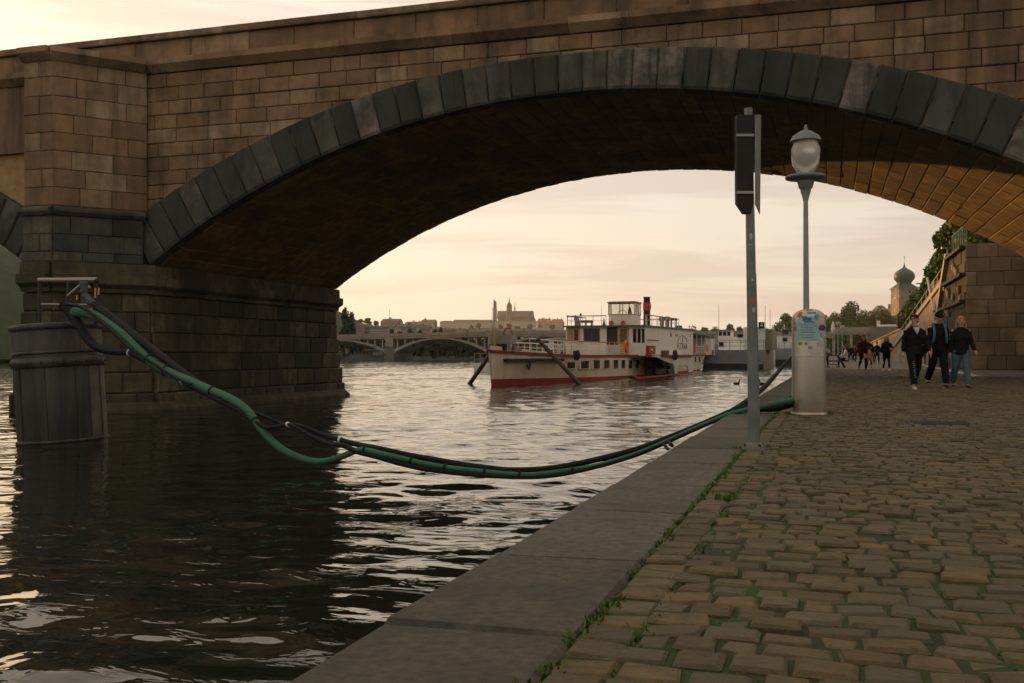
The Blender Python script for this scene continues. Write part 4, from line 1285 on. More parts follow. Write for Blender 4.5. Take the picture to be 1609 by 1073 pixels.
front_panel('pane', 'clear_glass', 894, 900, 518, 536, .045, f1); front_panel('pane', 'dark_glass', 902.5, 908.5, 518, 536, .045, f1)
f2 = front_panel('saloon_window', 'old_wood', 917, 942.5, 516, 537, .03)
front_panel('pane', 'dark_glass', 918.5, 929, 517.5, 536, .05, f2); front_panel('pane', 'dark_glass', 930.5, 941, 517.5, 536, .05, f2)
front_panel('doorway', 'black_paint', 953.5, 971, 514, 557, .02)
f3 = front_panel('yellow_door', 'boat_yellow', 970.5, 988, 514.5, 557, .06)
front_panel('pane', 'old_wood', 974, 985.5, 517, 537, .075, f3)
for a, b_ in ((995, 999.7), (1002.2, 1006.3), (1009, 1012.4)):
    fw = front_panel('narrow_window', 'old_wood', a - .5, b_ + .5, 516.2, 538.5, .02)
    front_panel('pane', 'dark_glass', a + .4, b_ - .4, 517.5, 537.5, .04, fw)
# wall fittings on the long side
wall_panel('fire_box', 'boat_red', 1015.3, 1026, 543, 556.5, .22)
wall_panel('fire_mark', 'white_plastic', 1018.8, 1021.4, 547.8, 550.6, .24)
wall_panel('wall_rail', 'black_paint', 1017, 1034, 534, 535, .06)
for px, py, r_ in ((1053.9, 526, .17), (1061.5, 526.5, .07)):
    s, z = bs(px, py, HW1)
    MB().tube([lp(s, HW1 - .02, z), lp(s, HW1 + .08, z)], r_, 14).build('porthole', 'dark_glass', steamer)
# lettering with its arch
w_ = HW1
s, z = bs(1071.8, 544.5, w_)
sL, sR = S(1064.5, w_), S(1079.5, w_)
text_mesh('lettering', 'VLTAVA', 1.0, 'letter_purple', steamer, Matrix(((1, 0, 0, s), (0, 0, -1, -w_ - .01), (0, 1, 0, z), (0, 0, 0, 1))) @ Matrix.Diagonal(((sR - sL) / 3.3, .95, 1, 1)))
arcm = MB(); zc_ = bs(1072, 537.5, w_)[1]
pts = [lp((sL + sR) / 2 + (sR - sL) / 2 * .95 * math.cos(a), w_ + .02, zc_ + .62 * math.sin(a)) for a in [math.pi * k / 16 for k in range(17)]]
arcm.tube(pts, .028, 6).build('emblem_arch', 'letter_dark', steamer)
MB().tube([lp((sL + sR) / 2, w_ + .02, zc_), lp((sL + sR) / 2, w_ + .02, zc_ + .5)], .028, 6).build('emblem_line', 'letter_dark', steamer)
for px in (1063.8, 1084):
    s2 = S(px, w_); MB().tube([lp(s2, w_ + .02, bs(px, 529, w_)[1]), lp(s2, w_ + .02, bs(px, 524.5, w_)[1])], .04, 6).build('wall_mark', 'letter_purple', steamer)
# railing along the fore deck
def rail_run(pp, hgt, rail_mat, post_mat='boat_white', panel=False, mid=(.33, .66), zbase=None, every=1.6):
    """pp: list of (s, w) in plan"""
    tot = 0; P_ = []
    zb_ = lambda s: (zdeck(s) + .04) if zbase is None else (zbase(s) if callable(zbase) else zbase)
    for (a, b_) in zip(pp, pp[1:]):
        l = math.hypot(b_[0] - a[0], b_[1] - a[1]); k = max(1, round(l / every))
        for q in range(k): P_.append((a[0] + (b_[0] - a[0]) * q / k, a[1] + (b_[1] - a[1]) * q / k))
    P_.append(pp[-1])
    MB().tube([lp(s, w_, zb_(s) + hgt) for s, w_ in P_], .045, 6).build('hand_rail', rail_mat, steamer)
    for m_ in mid:
        MB().tube([lp(s, w_, zb_(s) + hgt * m_) for s, w_ in P_], .016, 5).build('mid_rail', post_mat, steamer)
    for s, w_ in P_:
        MB().tube([lp(s, w_, zb_(s)), lp(s, w_, zb_(s) + hgt)], .028, 6).build('rail_post', post_mat, steamer)
    if panel:
        for (a, b_) in zip(P_, P_[1:]):
            MB().prism([lp(a[0], a[1] - .02, zb_(a[0])), lp(b_[0], b_[1] - .02, zb_(b_[0])), lp(b_[0], b_[1] - .02, zb_(b_[0]) + hgt * .92), lp(a[0], a[1] - .02, zb_(a[0]) + hgt * .92)], (0, .012, 0)).build('rail_panel', 'boat_white', steamer)
s1 = S(806, 1.9)
bowp = [(s, bdeck(s) - .06) for s in (s1, 5, 8, 11)]
sX = S(898, 2.6)
rail_run([(s, bdeck(s) - .06) for s in (3.6, 5, 7, 9, 11, sX)], .86, 'boat_white', every=1.3)
rail_run([(sX, bdeck(sX) - .06), (20, 2.6), (S(988, 2.6), 2.62)], .95, 'rail_red', panel=False, mid=(.2, .4, .6, .8))
MB().prism([lp(S(953, 2.55), 2.5, 1.84), lp(S(975, 2.55), 2.5, 1.84), lp(S(975, 2.55), 2.5, 2.6), lp(S(953, 2.55), 2.5, 2.6)], (0, .03, 0)).build('rail_panel', 'boat_white', steamer)
rail_run([(s, -bdeck(s) + .06) for s in (3.6, 5, 7, 9, 11, sX, 24)], .86, 'boat_white')
# upper deck railing fore and aft
uzf = lambda s: rzf(s) + .13
uz = uzf(26)
rail_run([(HF + 6, HW0 + .1), (HF + .1, HW0 + .1), (HF + .1, Wp(952, 500, HF)[0])], .78, 'rail_red', zbase=uzf, mid=(.5,), every=1.1)
rail_run([(HF + 1.2, Wp(1010, 500, HF)[0]), (HF + 1.3, HW1 - .1), (S(1068, HW1), HW1 - .1), (S(1068, HW1) + .3, HW0 + .5)], .85, 'rail_red', zbase=uzf, mid=(.5,), every=2.0)
# wheelhouse
WS = 32.5
wl0, wl1 = Wp(955, 490, WS + .6)[0], Wp(997, 490, WS)[0]
wsB = S(1006.5, wl1)
zsill = Wp(978, 494, WS)[1]; zwt = Wp(978, 475, WS)[1]
wpl = [(WS, wl1), (wsB, wl1), (wsB, wl0), (WS + .9, wl0), (WS, wl0 + .45)]
house2(wpl, lambda s: uz - .1, lambda s: zsill).build('wheelhouse', 'boat_white', steamer)
house2([(WS - .2, wl1 + .12), (wsB + .2, wl1 + .12), (wsB + .2, wl0 - .12), (WS + .8, wl0 - .12), (WS - .2, wl0 + .4)], lambda s: zwt, lambda s: zwt + .09).build('wheelhouse_roof', 'wheelhouse_frame', steamer)
ring = wpl
for q in range(len(ring)):
    (a, b_), (c_, d_) = ring[q], ring[(q + 1) % len(ring)]
    l = math.hypot(c_ - a, d_ - b_); k = max(1, round(l / .95))
    for j in range(k):
        t0, t1 = j / k, (j + 1) / k
        pa = lp(a + (c_ - a) * t0, b_ + (d_ - b_) * t0, zsill); pb_ = lp(a + (c_ - a) * t1, b_ + (d_ - b_) * t1, zsill)
        MB().tube([pa, pa + Vector((0, 0, zwt - zsill))], .045, 6).build('window_post', 'wheelhouse_frame', steamer)
        dv = (pb_ - pa).normalized() * .05
        MB().add([pa + dv, pb_ - dv, pb_ - dv + Vector((0, 0, zwt - zsill)), pa + dv + Vector((0, 0, zwt - zsill))], [(0, 1, 2, 3)]).build('wheelhouse_pane', 'clear_glass', steamer)
    MB().tube([lp(a, b_, zsill), lp(c_, d_, zsill)], .045, 6).build('window_sill', 'wheelhouse_frame', steamer)
    MB().tube([lp(a, b_, zwt - .03), lp(c_, d_, zwt - .03)], .045, 6).build('window_head', 'wheelhouse_frame', steamer)
wc_ = (wl0 + wl1) / 2
MB().tube([lp(WS + 1.2, wc_ + .38 * math.cos(a), zsill + .05 + .38 * math.sin(a)) for a in [2 * math.pi * k / 20 for k in range(21)]], .03, 5).build('steering_wheel', 'old_wood', steamer)
MB().lathe([(.2, -.6), (.18, .25), (.08, .7)], lp(WS + 1.6, wc_ + .62, zsill), 10).build('binnacle', 'old_wood', steamer)
# red cowls in front of the wheelhouse
for px in (961.2, 979.6):
    w_, z = Wp(px, 504, WS - .35)
    MB().tube([lp(WS - .3, w_, uz - .1), lp(WS - .3, w_, uz + .2), lp(WS - .34, w_, uz + .33), lp(WS - .52, w_, uz + .37)], [.13, .14, .19, .24], 14).build('vent_cowl', 'funnel_red', steamer)
# funnel
s, z = bs(1016.4, 500, 0.6)
fz = [bs(1016.4, py, .6)[1] for py in (511, 487.5, 475.5, 466.5)]
kf = math.hypot(*( (BO + bex * s).x, (BO + bex * s).y)) / F
rf = 5.4 * depth(BO + bex * s) / F
MB().lathe([(rf * 1.02, fz[0] - .3), (rf, fz[1] - .3), (rf, fz[1])], lp(s, .6, 0), 20).build('funnel', 'black_paint', steamer)
MB().lathe([(rf * 1.12, fz[1]), (rf * 1.12, fz[2])], lp(s, .6, 0), 20).build('funnel_band', 'funnel_red', steamer)
MB().lathe([(rf * .96, fz[2]), (rf * .94, fz[3] - .08), (rf * 1.02, fz[3] - .06), (rf * 1.02, fz[3])], lp(s, .6, 0), 20).build('funnel_top', 'black_paint', steamer)
star = []
for k in range(10):
    a = math.pi / 2 + k * math.pi / 5; r_ = .26 if k % 2 == 0 else .11
    star.append(Vector((math.cos(a) * r_, 0, math.sin(a) * r_)))
dirv = Vector((.55, -.83, 0)); rot = Matrix.Rotation(math.atan2(dirv.x, -dirv.y), 4, 'Z')
MB().prism([lp(s, .6, (fz[1] + fz[2]) / 2) + dirv * rf * 1.12 + rot @ q for q in star], dirv * .03).build('emblem_star', 'white_plastic', steamer)
# small gear on the upper deck
def upbox(nm, m_, px0, px1, pyt, s0, dep, legs=True):
    w0, z1 = Wp(px0, pyt, s0); w1 = Wp(px1, pyt, s0)[0]; u = uzf(s0)
    b = MB().box(s0, s0 + dep, -w1, -w0, z1 - .22, z1)
    for w_ in (w0 + .06, (w0 + w1) / 2, w1 - .1): b.box(s0 + .04, s0 + dep - .04, -w_ - .05, -w_, u - .03, z1 - .22)
    b.build(nm, m_, steamer)
upbox('bench', 'old_wood', 908, 930, 503, 27.0, .45)
upbox('searchlight', 'galv_pale', 901.5, 908, 499, 26.6, .4)
upbox('bench', 'old_wood', 1045, 1063, 500, 42.0, .5)
upbox('locker', 'boat_green', 1061, 1069.5, 511.5, 47.5, .9)
for px in (1040, 1048.5):
    w_, z = Wp(px, 497, 41.0); u = uzf(41)
    MB().lathe([(.2, u - .02), (.2, u + (z - u) * .62), (.3, u + (z - u) * .64), (.3, u + (z - u) * .92), (.15, z)], lp(41.0, w_, 0), 14).build('vent_drum', 'galv_pale', steamer)
for px, py in ((892, 497), (904, 497), (912.5, 494)):
    w_, z = Wp(px, py, 26.0)
    MB().tube([lp(26.0, w_, uzf(26)), lp(26.0, w_, z)], .02, 5).build('signal_mast', 'galv_pale', steamer)
    MB().sphere(lp(26.0, w_, z), .09, .09, .11, 8, 6).build('signal_lamp', 'black_paint', steamer)
w_, z = Wp(949, 500, 29.5)
MB().lathe([(.15, uz - .05), (.14, uz + .2), (.10, uz + .3), (.03, z)], lp(29.5, w_, 0), 9).build('folded_parasol', 'boat_green', steamer)
# life rings, sign, tyre, anchor
def ring_obj(px, py, w_, rad, mat, name, th=.07):
    s, z = bs(px, py, w_)
    MB().tube([lp(s + rad * math.cos(a), w_ + .1, z + rad * 1.25 * math.sin(a)) for a in [2 * math.pi * k / 18 for k in range(19)]], th, 7).build(name, mat, steamer)
ring_obj(982, 544, 2.66, .34, 'orange_ring', 'life_ring', .10)
s, z = bs(989, 549, 2.62)
MB().box(s - .28, s + .28, -2.72, -2.68, z - .35, z + .35).build('notice', 'white_plastic', steamer)
s, z = bs(904, 558, 2.75); MB().tube([lp(s, 2.78, z + .3), lp(s, 2.86, z), lp(s, 2.80, z - .35)], [.2, .27, .12], 10).build('fender', 'black_paint', steamer)
s, z = bs(1060, 560, 5.1); MB().tube([lp(s, 5.12, z + .55), lp(s, 5.16, z), lp(s, 5.12, z - .3)], [.16, .28, .14], 10).build('fender', 'black_paint', steamer)
sa, za = bs(838, 558.5, 2.3); sb_, zb_ = bs(893, 559.5, 2.6)
MB().obox(lp(sa, bat(sa, 1.5), 1.45), lp(sb_, bat(sb_, 1.5), 1.45) - lp(sa, bat(sa, 1.5), 1.45), (0, -.35, 0), (0, 0, .18)).build('anchor_shelf', 'iron', steamer)
s, z = bs(865, 566, 2.6)
an = MB(); wA = bat(s, 1.3) + .2
an.tube([lp(s, wA, 1.6), lp(s - .1, wA, .95)], .05, 6).tube([lp(s - .55, wA, 1.25), lp(s - .1, wA, .95), lp(s + .2, wA, 1.3)], .06, 6)
an.build('anchor', 'black_paint', steamer)
# windlass, hoop, warning board and staff on the bow
s, z = bs(793, 545, .4)
wz = zdeck(s)
wb = MB().box(s - .55, s + .55, -.95, .35, wz + .45, wz + 1.0)
for q in (-.5, .4): wb.box(s + q, s + q + .1, -.9, -.8, wz, wz + .45).box(s + q, s + q + .1, .2, .3, wz, wz + .45)
wb.build('windlass_hood', 'galv_pale', steamer)
MB().tube([lp(s - .3, -.4, wz + .3), lp(s - .3, .6, wz + .3)], .22, 12).build('windlass_drum', 'black_paint', steamer)
sh, zh = bs(798, 530, .2)
MB().tube([lp(sh, -.32 * 1.0 * math.cos(a) + .2, zdeck(sh) + (.0 if k in (0, 12) else .95 + .55 * math.sin(a))) for k, a in enumerate([math.pi * k / 12 for k in range(13)])], .05, 7).build('hoop', 'rail_red', steamer)
s, z = bs(777, 536, .05)
MB().tube([lp(s, .0, 2.1), lp(s + .05, 0, bs(778.6, 471, 0)[1])], .03, 6).build('bow_staff', 'galv_pale', steamer)
MB().prism([lp(s - .05, .06, z - .55), lp(s + .3, .06, z), lp(s - .05, .06, z + .55), lp(s - .4, .06, z)], (0, -.03, 0)).build('warning_board', 'boat_yellow', steamer)
# after deck with awning
aA, aB = hD, S(1126, 2.7)
house([(aA + .2, 2.9), (aB, 2.5)], 4.12, 4.26).build('awning', 'boat_green', steamer)
for px in (1090.5, 1096.5, 1104, 1111, 1118, 1124):
    for sd in (1, -1):
        s = S(px, 2.6); MB().tube([lp(s, 2.45 * sd, 1.8), lp(s, 2.45 * sd, 4.13)], .06, 6).build('awning_post', 'boat_white', steamer)
rail_run([(S(1090, 2.6), 2.62), (BL - 9, 2.6), (BL - 4, bdeck(BL - 4) - .06), (BL - 1.2, bdeck(BL - 1.2) - .06)], .95, 'boat_white', every=1.4)
MB().box(S(1106, 1.8), S(1122, 1.8), -1.9, 1.9, 1.8, 3.9).build('after_cabin', 'boat_white', steamer)
for px in (1091.5, 1110.5):
    s, z = bs(px, 547, 2.72)
    MB().box(s - .45, s + .45, -2.85, -2.75, z - .45, z + .45).build('rescue_board', 'orange_ring', steamer)

# white chairs on the fore deck
def chair():
    c = empty('deck_chair', (0, 0, 0))
    MB().cbox((0, 0, .44), .46, .44, .04).build('seat', 'white_plastic', c)
    bk = MB()
    pts = [Vector((-.2, -.2, .46)), Vector((-.25, -.16, .9)), Vector((-.27, 0, .98)), Vector((-.25, .16, .9)), Vector((-.2, .2, .46))]
    bk.tube(smooth_path(pts, 4), .025, 6)
    for q in (-.1, 0, .1): bk.tube([(-.2, q, .46), (-.26, q, .93)], .018, 5)
    bk.build('backrest', 'white_plastic', c)
    for sx in (-.2, .2):
        for sy in (-.2, .2):
            MB().tube([(sx, sy, .43), (sx * 1.15, sy * 1.15, 0)], .022, 6).build('leg', 'white_plastic', c)
    for sy in (-.22, .22):
        MB().tube([(-.22, sy, .66), (.2, sy, .66), (.22, sy, .44)], .022, 6).build('armrest', 'white_plastic', c)
    return c
ch0 = None
spots = [(862, .9), (872, 1.5), (883, 1.2), (893, 1.7), (904, 1.9), (916, 2.1), (927, 2.15), (938, 2.15)]
ords = ['nearest the bow', 'second from the bow', 'third from the bow', 'fourth from the bow', 'beside the front door', 'under the left end of the saloon window', 'under the right end of the saloon window', 'just before the open doorway']
for i, (px, w_) in enumerate(spots):
    if ch0 is None: ch0 = chair(); o = ch0
    else: o = copy_tree(ch0)
    s = S(px, w_)
    p = BO + bex * s + bey * w_
    o.location = (p.x, p.y, zdeck(s) + .0)
    o.rotation_euler = (0, 0, rnd.uniform(-.5, .5) + (1.2 if i % 2 else 4.4))
    tag(o, 'white plastic chair on the steamer fore deck, ' + ords[i], 'chair', 'chairs on the steamer deck')

# long wooden mooring spars leaning into the water
def spar(a, b_, za, zb, label):
    p0, p1_ = at(*a, za), at(*b_, zb)
    e = empty('mooring_spar', (p1_.x, p1_.y, 0), 0, label, 'pole', 'mooring spars at the steamer bow')
    d_ = (p1_ - p0); p2 = p1_ + d_ * .18
    MB().tube([p0, p0 * .5 + p2 * .5, p2], [.13, .14, .15], 8).build('spar', 'old_wood', e, True)
    MB().tube([p0 - d_ * .003, p0 + d_ * .01], .15, 8).build('iron_cap', 'iron', e, True)
spar((770, 557), (738, 603), 60.5, 65, 'wooden spar slanting into the water off the steamer stem')
q = at(911, 604, 3040 / 47.5)
spar((844, 532), (911, 604), 63.0, 3040 / 47.5, 'long wooden spar leaning across the steamer hull windows')

# small white motor boat behind the bow
mbp = on_z(764, 584, 0.0)
mbt = empty('motor_boat', mbp, .3 + YAW, 'small white motor boat with canopy half hidden behind the steamer bow', 'boat')
v = []
for (x_, w_) in ((-1.6, .02), (-1.2, .5), (-.4, .85), (1.0, .95), (2.6, .85)):
    for sd in (-1, 1): v += [(sd * w_ * .7, x_, -.2), (sd * w_, x_ - (.25 if x_ < -1 else 0), .85 + (.15 if x_ < -1 else 0))]
f = []
for i in range(4):
    a = i * 4; b_ = a + 4
    f += [(a, b_, b_ + 1, a + 1), (a + 2, a + 3, b_ + 3, b_ + 2), (a + 1, b_ + 1, b_ + 3, a + 3)]
f += [(16, 18, 19, 17), (0, 1, 3, 2)]
MB().add(v, f).build('hull', 'boat_white', mbt)
MB().box(-.8, .8, -.3, 2.2, 1.95, 2.05).build('canopy', 'cloth_tan', mbt)
for sx in (-.75, .75):
    for sy in (-.2, 2.1): MB().tube([(sx, sy, .8), (sx, sy, 1.96)], .03, 6).build('canopy_post', 'galv_pale', mbt)
MB().box(-.6, .6, .2, .5, .85, 1.4).build('windscreen', 'clear_glass', mbt)

# ================================================================== grey pontoon and second ship
pont = empty('grey_pontoon', (-11.8, 133, 0), 0, 'grey box pontoon with railings and white cabins behind the steamer stern', 'pontoon')
MB().prism([(-15.6, 133, -.6), (-8.0, 133, -.6), (-8.0, 133, .62), (-15.6, 133, .62)], (0, 24, 0)).build('waterline_hull', 'black_paint', pont, True)
MB().box(-15.7, -7.98, 132.9, 157, .62, 2.45).build('side_plating', 'pontoon_grey', pont, True)
MB().box(-7.97, -7.93, 133.2, 156.8, -.3, 2.3).build('end_plating', 'pontoon_olive', pont, True)
for x_ in (-15.3, -13.7, -12.1, -10.5, -8.9):
    MB().box(x_, x_ + .06, 132.85, 132.9, .64, 2.42).build('plate_rib', 'pontoon_grey', pont, True)
MB().tube([(-15.6, 132.84, .75), (-8, 132.84, .75)], .06, 6).build('fender_bar', 'galv_pale', pont, True)
for zz_ in (2.95, 3.45, 3.7):
    MB().tube([(-13.6, 133, zz_), (-8.0, 133, zz_), (-8.0, 156, zz_)], .03, 5).build('rail', 'galvanised', pont, True)
for x_ in (-13.6, -12.2, -10.8, -9.4, -8.0):
    MB().tube([(x_, 133, 2.4), (x_, 133, 3.7)], .035, 5).build('rail_post', 'galvanised', pont, True)
for k in range(5):
    MB().tube([(-8.0, 137 + 4.5 * k, 2.4), (-8.0, 137 + 4.5 * k, 3.7)], .035, 5).build('rail_post', 'galvanised', pont, True)
c1 = on_y(1168, 514, 137); c2 = on_y(1202, 514, 137)
cb = MB().box(c1.x, c2.x, 137, 146, 2.45, c1.z).build('white_cabin', 'pontoon_white', pont, True)
MB().box(c2.x - .02, c2.x + .9, 138, 147, 2.45, c1.z - .25).build('cabin_side', 'pontoon_olive', pont, True)
for t in (.33, .66):
    xx = c1.x + (c2.x - c1.x) * t; MB().box(xx - .03, xx + .03, 136.94, 136.99, 2.5, c1.z - .1).build('cabin_seam', 'pontoon_grey', pont, True)
sg = on_y(1196.5, 511, 136.5)
sb = MB().box(sg.x - .38, sg.x + .38, 136.45, 136.55, sg.z - .42, sg.z + .42).build('number_board', 'sign_black', pont, True)
text_mesh('number', '4', .75, 'white_plastic', pont, Matrix.Translation(Vector((sg.x, 136.42, sg.z)) - Vector((-11.8, 133, 0))) @ Matrix.Rotation(R(90), 4, 'X'))
MB().tube([(sg.x, 136.6, sg.z - .4), (sg.x, 136.6, c1.z - .3)], .05, 6).build('board_post', 'galvanised', pont, True)
for px, py in ((1202.3, 480), (1210, 486)):
    t_ = on_y(px, py, 142); MB().tube([(t_.x, 142, 2.4), (t_.x, 142, t_.z)], [.06, .03], 6).build('mast', 'galvanised', pont, True)

w1, w2 = on_y(1127, 517, 160), on_y(1168, 517, 160)
wb_ = empty('white_launch', ((w1.x + w2.x) / 2, 160, 0), 0, 'white launch with wide wheelhouse windows behind the grey pontoon', 'boat')
MB().box(w1.x - 1.5, w2.x + 4, 160, 178, 0, 2.6).build('hull', 'boat_white', wb_, True)
MB().box(w1.x - 1.5, w2.x + 4, 159.95, 160, 2.3, 2.45).build('strake', 'boat_red', wb_, True)
MB().box(w1.x, w2.x, 161, 172, 2.6, on_y(1140, 529, 161).z).build('cabin', 'boat_white', wb_, True)
x1, x2 = on_y(1128.5, 517, 162).x, on_y(1149, 517, 162).x
wh = MB().box(x1, x2, 162, 166, on_y(1140, 529, 162).z, on_y(1140, 519.5, 162).z).build('wheelhouse', 'boat_white', wb_, True)
MB().box(x1 - .15, x2 + .2, 161.7, 166.4, on_y(1140, 519.5, 162).z, on_y(1140, 517.8, 162).z).build('wheelhouse_roof', 'pontoon_grey', wb_, True)
for k in range(3):
    a = x1 + .12 + (x2 - x1 - .1) / 3 * k
    MB().box(a, a + (x2 - x1) / 3 - .2, 161.93, 161.99, on_y(1140, 527.5, 162).z, on_y(1140, 521, 162).z).build('windscreen', 'dark_glass', wb_, True)
for px in (1133.5,):
    a = on_y(px, 541, 160.9); MB().box(a.x - .35, a.x + .35, 160.85, 160.98, a.z - .35, a.z + .35).build('cabin_window', 'dark_glass', wb_, True)
for px in (1163,):
    a = on_y(px, 528, 160.9); MB().box(a.x - .4, a.x + .4, 160.85, 160.98, a.z - .2, a.z + .25).build('cabin_window', 'dark_glass', wb_, True)
ship = empty('grey_ship', (-5, 176, 0), 0, 'grey hulled ship with white deckhouse moored along the quay behind the pillar', 'boat')
x1, x2 = on_y(1214, 560, 176).x, on_y(1252, 560, 176).x
MB().prism([(x1, 176, -.5), (x2, 176, -.5), (x2 + .2, 176, 1.0), (x1 - .2, 176, 1.0)], (0, 40, 0)).build('waterline_hull', 'black_paint', ship, True)
MB().box(x1 - .25, x2 + .25, 175.9, 216, 1.0, 2.9).build('side_plating', 'pontoon_grey', ship, True)
a, b_ = on_y(1220.5, 527, 178), on_y(1248, 527, 178)
MB().box(a.x, b_.x, 178, 190, 2.9, a.z).build('deck_house', 'pontoon_white', ship, True)
MB().box(a.x - .2, b_.x + .2, 177.8, 190.2, a.z, a.z + .15).build('roof', 'pontoon_grey', ship, True)
q = on_y(1233.5, 533.5, 178)
fw = MB().box(q.x - .4, q.x + .4, 177.92, 178, q.z - .35, q.z + .35).build('window', 'old_wood', ship, True)
MB().box(q.x - .3, q.x + .3, 177.88, 177.93, q.z - .25, q.z + .25).build('pane', 'dark_glass', fw)
q = on_y(1234, 522, 180)
MB().box(q.x - .5, q.x + .5, 180, 181, a.z + .1, q.z + .5).build('vent_box', 'black_paint', ship, True)
for zz_ in (3.3, 3.8):
    MB().tube([(x1, 176, zz_), (x2, 176, zz_)], .035, 5).build('rail', 'galvanised', ship, True)
for k in range(5):
    xx = x1 + (x2 - x1) * k / 4; MB().tube([(xx, 176, 2.85), (xx, 176, 3.8)], .035, 5).build('rail_post', 'galvanised', ship, True)

# two water birds
def coot(px, py, rz, label):
    p = on_z(px, py, 0)
    e = empty('water_bird', (p.x, p.y, 0), rz, label, 'bird', 'water birds by the quay')
    b = MB()
    b.lathe([(.02, -.22), (.10, -.16), (.13, -.02), (.11, .12), (.03, .22)], (0, 0, 0), 12)
    b.v = [(x_, z_, .06 + y_ * .62 + max(0, z_ - .12) * .35) for x_, y_, z_ in b.v]
    nk = MB().tube([(0, -.14, .10), (0, -.19, .2), (0, -.2, .26)], [.05, .035, .04], 8).sphere((0, -.215, .285), .042, .055, .042, 10, 8)
    body = b; body.add(nk.v, nk.f, True); body.build('body', 'duck_dark', e)
    MB().tube([(0, -.262, .282), (0, -.31, .272)], [.016, .004], 6).build('beak', 'duck_beak', e)
coot(1157, 604, 1.9, 'dark water bird swimming left of the sign post')
coot(1197.5, 604, 4.2, 'dark water bird swimming close to the quay, right of the sign post')
# ================================================================== trees
tr = random.Random(77)
def leaf_cloud(mb, c, rad, n, size, r, hollow=.35):
    for _ in range(n):
        while True:
            p = Vector((r.uniform(-1, 1), r.uniform(-1, 1), r.uniform(-1, 1)))
            if p.length < 1: break
        l = p.length
        if l > .01: p *= (hollow + (1 - hollow) * l ** .6) / max(l, .05) * l ** .5
        q = Vector((c[0] + p.x * rad[0], c[1] + p.y * rad[1], c[2] + p.z * rad[2]))
        n_ = Vector((r.gauss(0, 1), r.gauss(0, 1), r.gauss(.6, 1))).normalized()
        a = n_.orthogonal().normalized(); a.rotate(Matrix.Rotation(r.uniform(0, 6.28), 3, n_)); b = n_.cross(a)
        s = size * r.uniform(.55, 1.3)
        mb.add([q - a * s, q - b * s * .55, q + a * s, q + b * s * .6], [(0, 1, 2, 3)])
def tree(name, base, h, rx, label, mat='leaf', group=None, n=2600, leaf=.28, trunk_h=.35, blobs=9, ry=None, cat='tree'):
    e = empty(name, base, 0, label, cat, group)
    b = Vector((0, 0, 0)); r = random.Random(tr.random())
    ry = ry or rx
    th = h * trunk_h
    t = MB(); t.tube([(0, 0, -.2), (r.uniform(-.02, .02) * h, r.uniform(-.02, .02) * h, th), (r.uniform(-.04, .04) * h, 0, h * .75)], [h * .022, h * .016, h * .006], 7)
    cen = []
    for k in range(blobs):
        a = r.uniform(0, 6.28); d = math.sqrt(r.random()) * .62
        zz_ = th + (h - th) * r.uniform(.12, .84)
        taper = 1 - .55 * abs((zz_ - th) / (h - th) - .42)
        cen.append(Vector((rx * d * math.cos(a) * taper, ry * d * math.sin(a) * taper, zz_)))
    cen.append(Vector((0, 0, h * .86)))
    for c_ in cen[:6]:
        t.tube([(0, 0, th * .8), (c_.x * .5, c_.y * .5, (th + c_.z) / 2), c_], [h * .010, h * .006, h * .002], 5)
    t.build('trunk', 'bark', e)
    cr = MB()
    for c_ in cen:
        k = r.uniform(.36, .56)
        leaf_cloud(cr, c_, (rx * k, ry * k, (h - th) * r.uniform(.16, .26)), n // len(cen), leaf, r)
    cr.build('crown', mat, e)
    return e

# ================================================================== far ground and hills
tag(MB().box(-420, -84, 336, 1400, -1.5, .9).build('west_bank', 'bank_grey'), kind='structure')
tag(MB().add([(-80, 345, -1), (30, 330, -1), (120, 330, -1), (120, 900, -1), (-120, 900, -1), (-80, 345, 1.2), (30, 330, 1.2), (120, 330, 1.2), (120, 900, 1.2), (-120, 900, 1.2)], [(5, 6, 7, 8, 9), (0, 1, 6, 5), (4, 0, 5, 9)]).build('island_bank', 'bank_grey'), kind='structure')
tag(MB().box(-420, -60, 372, 380, .5, 7.5).build('far_embankment', 'hill'), kind='structure')
tag(MB().box(-60, 60, 420, 430, .5, 9.5).build('island_hedge', 'hill'), kind='structure')
# the ridge added on the west bank, shaped to shade the quay, and the castle hill
def ridge():
    xs = [-900, -600, -430, -330, -270, -225, -190, -170]
    prof = [66, 62, 55, 44, 40.5, 30, 14, .8]
    ys = [-90, -40, 20, 90, 150, 200, 250, 300, 350, 400, 430, 460, 480]
    g = []
    r = random.Random(4)
    for y_ in ys:
        k = 1.0 if y_ < 405 else max(0.02, (480 - y_) / 80)
        for x_, p in zip(xs, prof):
            g.append((x_, y_, max(.5, p * k * r.uniform(.985, 1.015))))
    n = len(xs); f = [(i * n + j, i * n + j + 1, (i + 1) * n + j + 1, (i + 1) * n + j) for i in range(len(ys) - 1) for j in range(n - 1)]
    return MB().add(g, f, True)
tag(ridge().build('west_shade_ridge', 'hill'), kind='structure')
CZ = 1500.0
def chill():
    m = MB(); v = []
    line = [(520, 524), (560, 520), (600, 517), (640, 514), (690, 515.5), (730, 516), (780, 514.5), (840, 516), (900, 519), (980, 522), (1060, 519), (1130, 518), (1230, 523), (1330, 527)]
    for px, py in line:
        a = at(px, py, CZ); b_ = at(px, 553, 1050); c_ = at(px, py + 4, CZ + 500)
        v += [b_, at(px, py + 7, 1300), a, c_]
    k = len(line)
    return m.add(v, [(4 * i + j, 4 * i + 4 + j, 4 * i + 5 + j, 4 * i + 1 + j) for i in range(k - 1) for j in range(3)], True)
tag(chill().build('castle_hill', 'hill'), kind='structure')

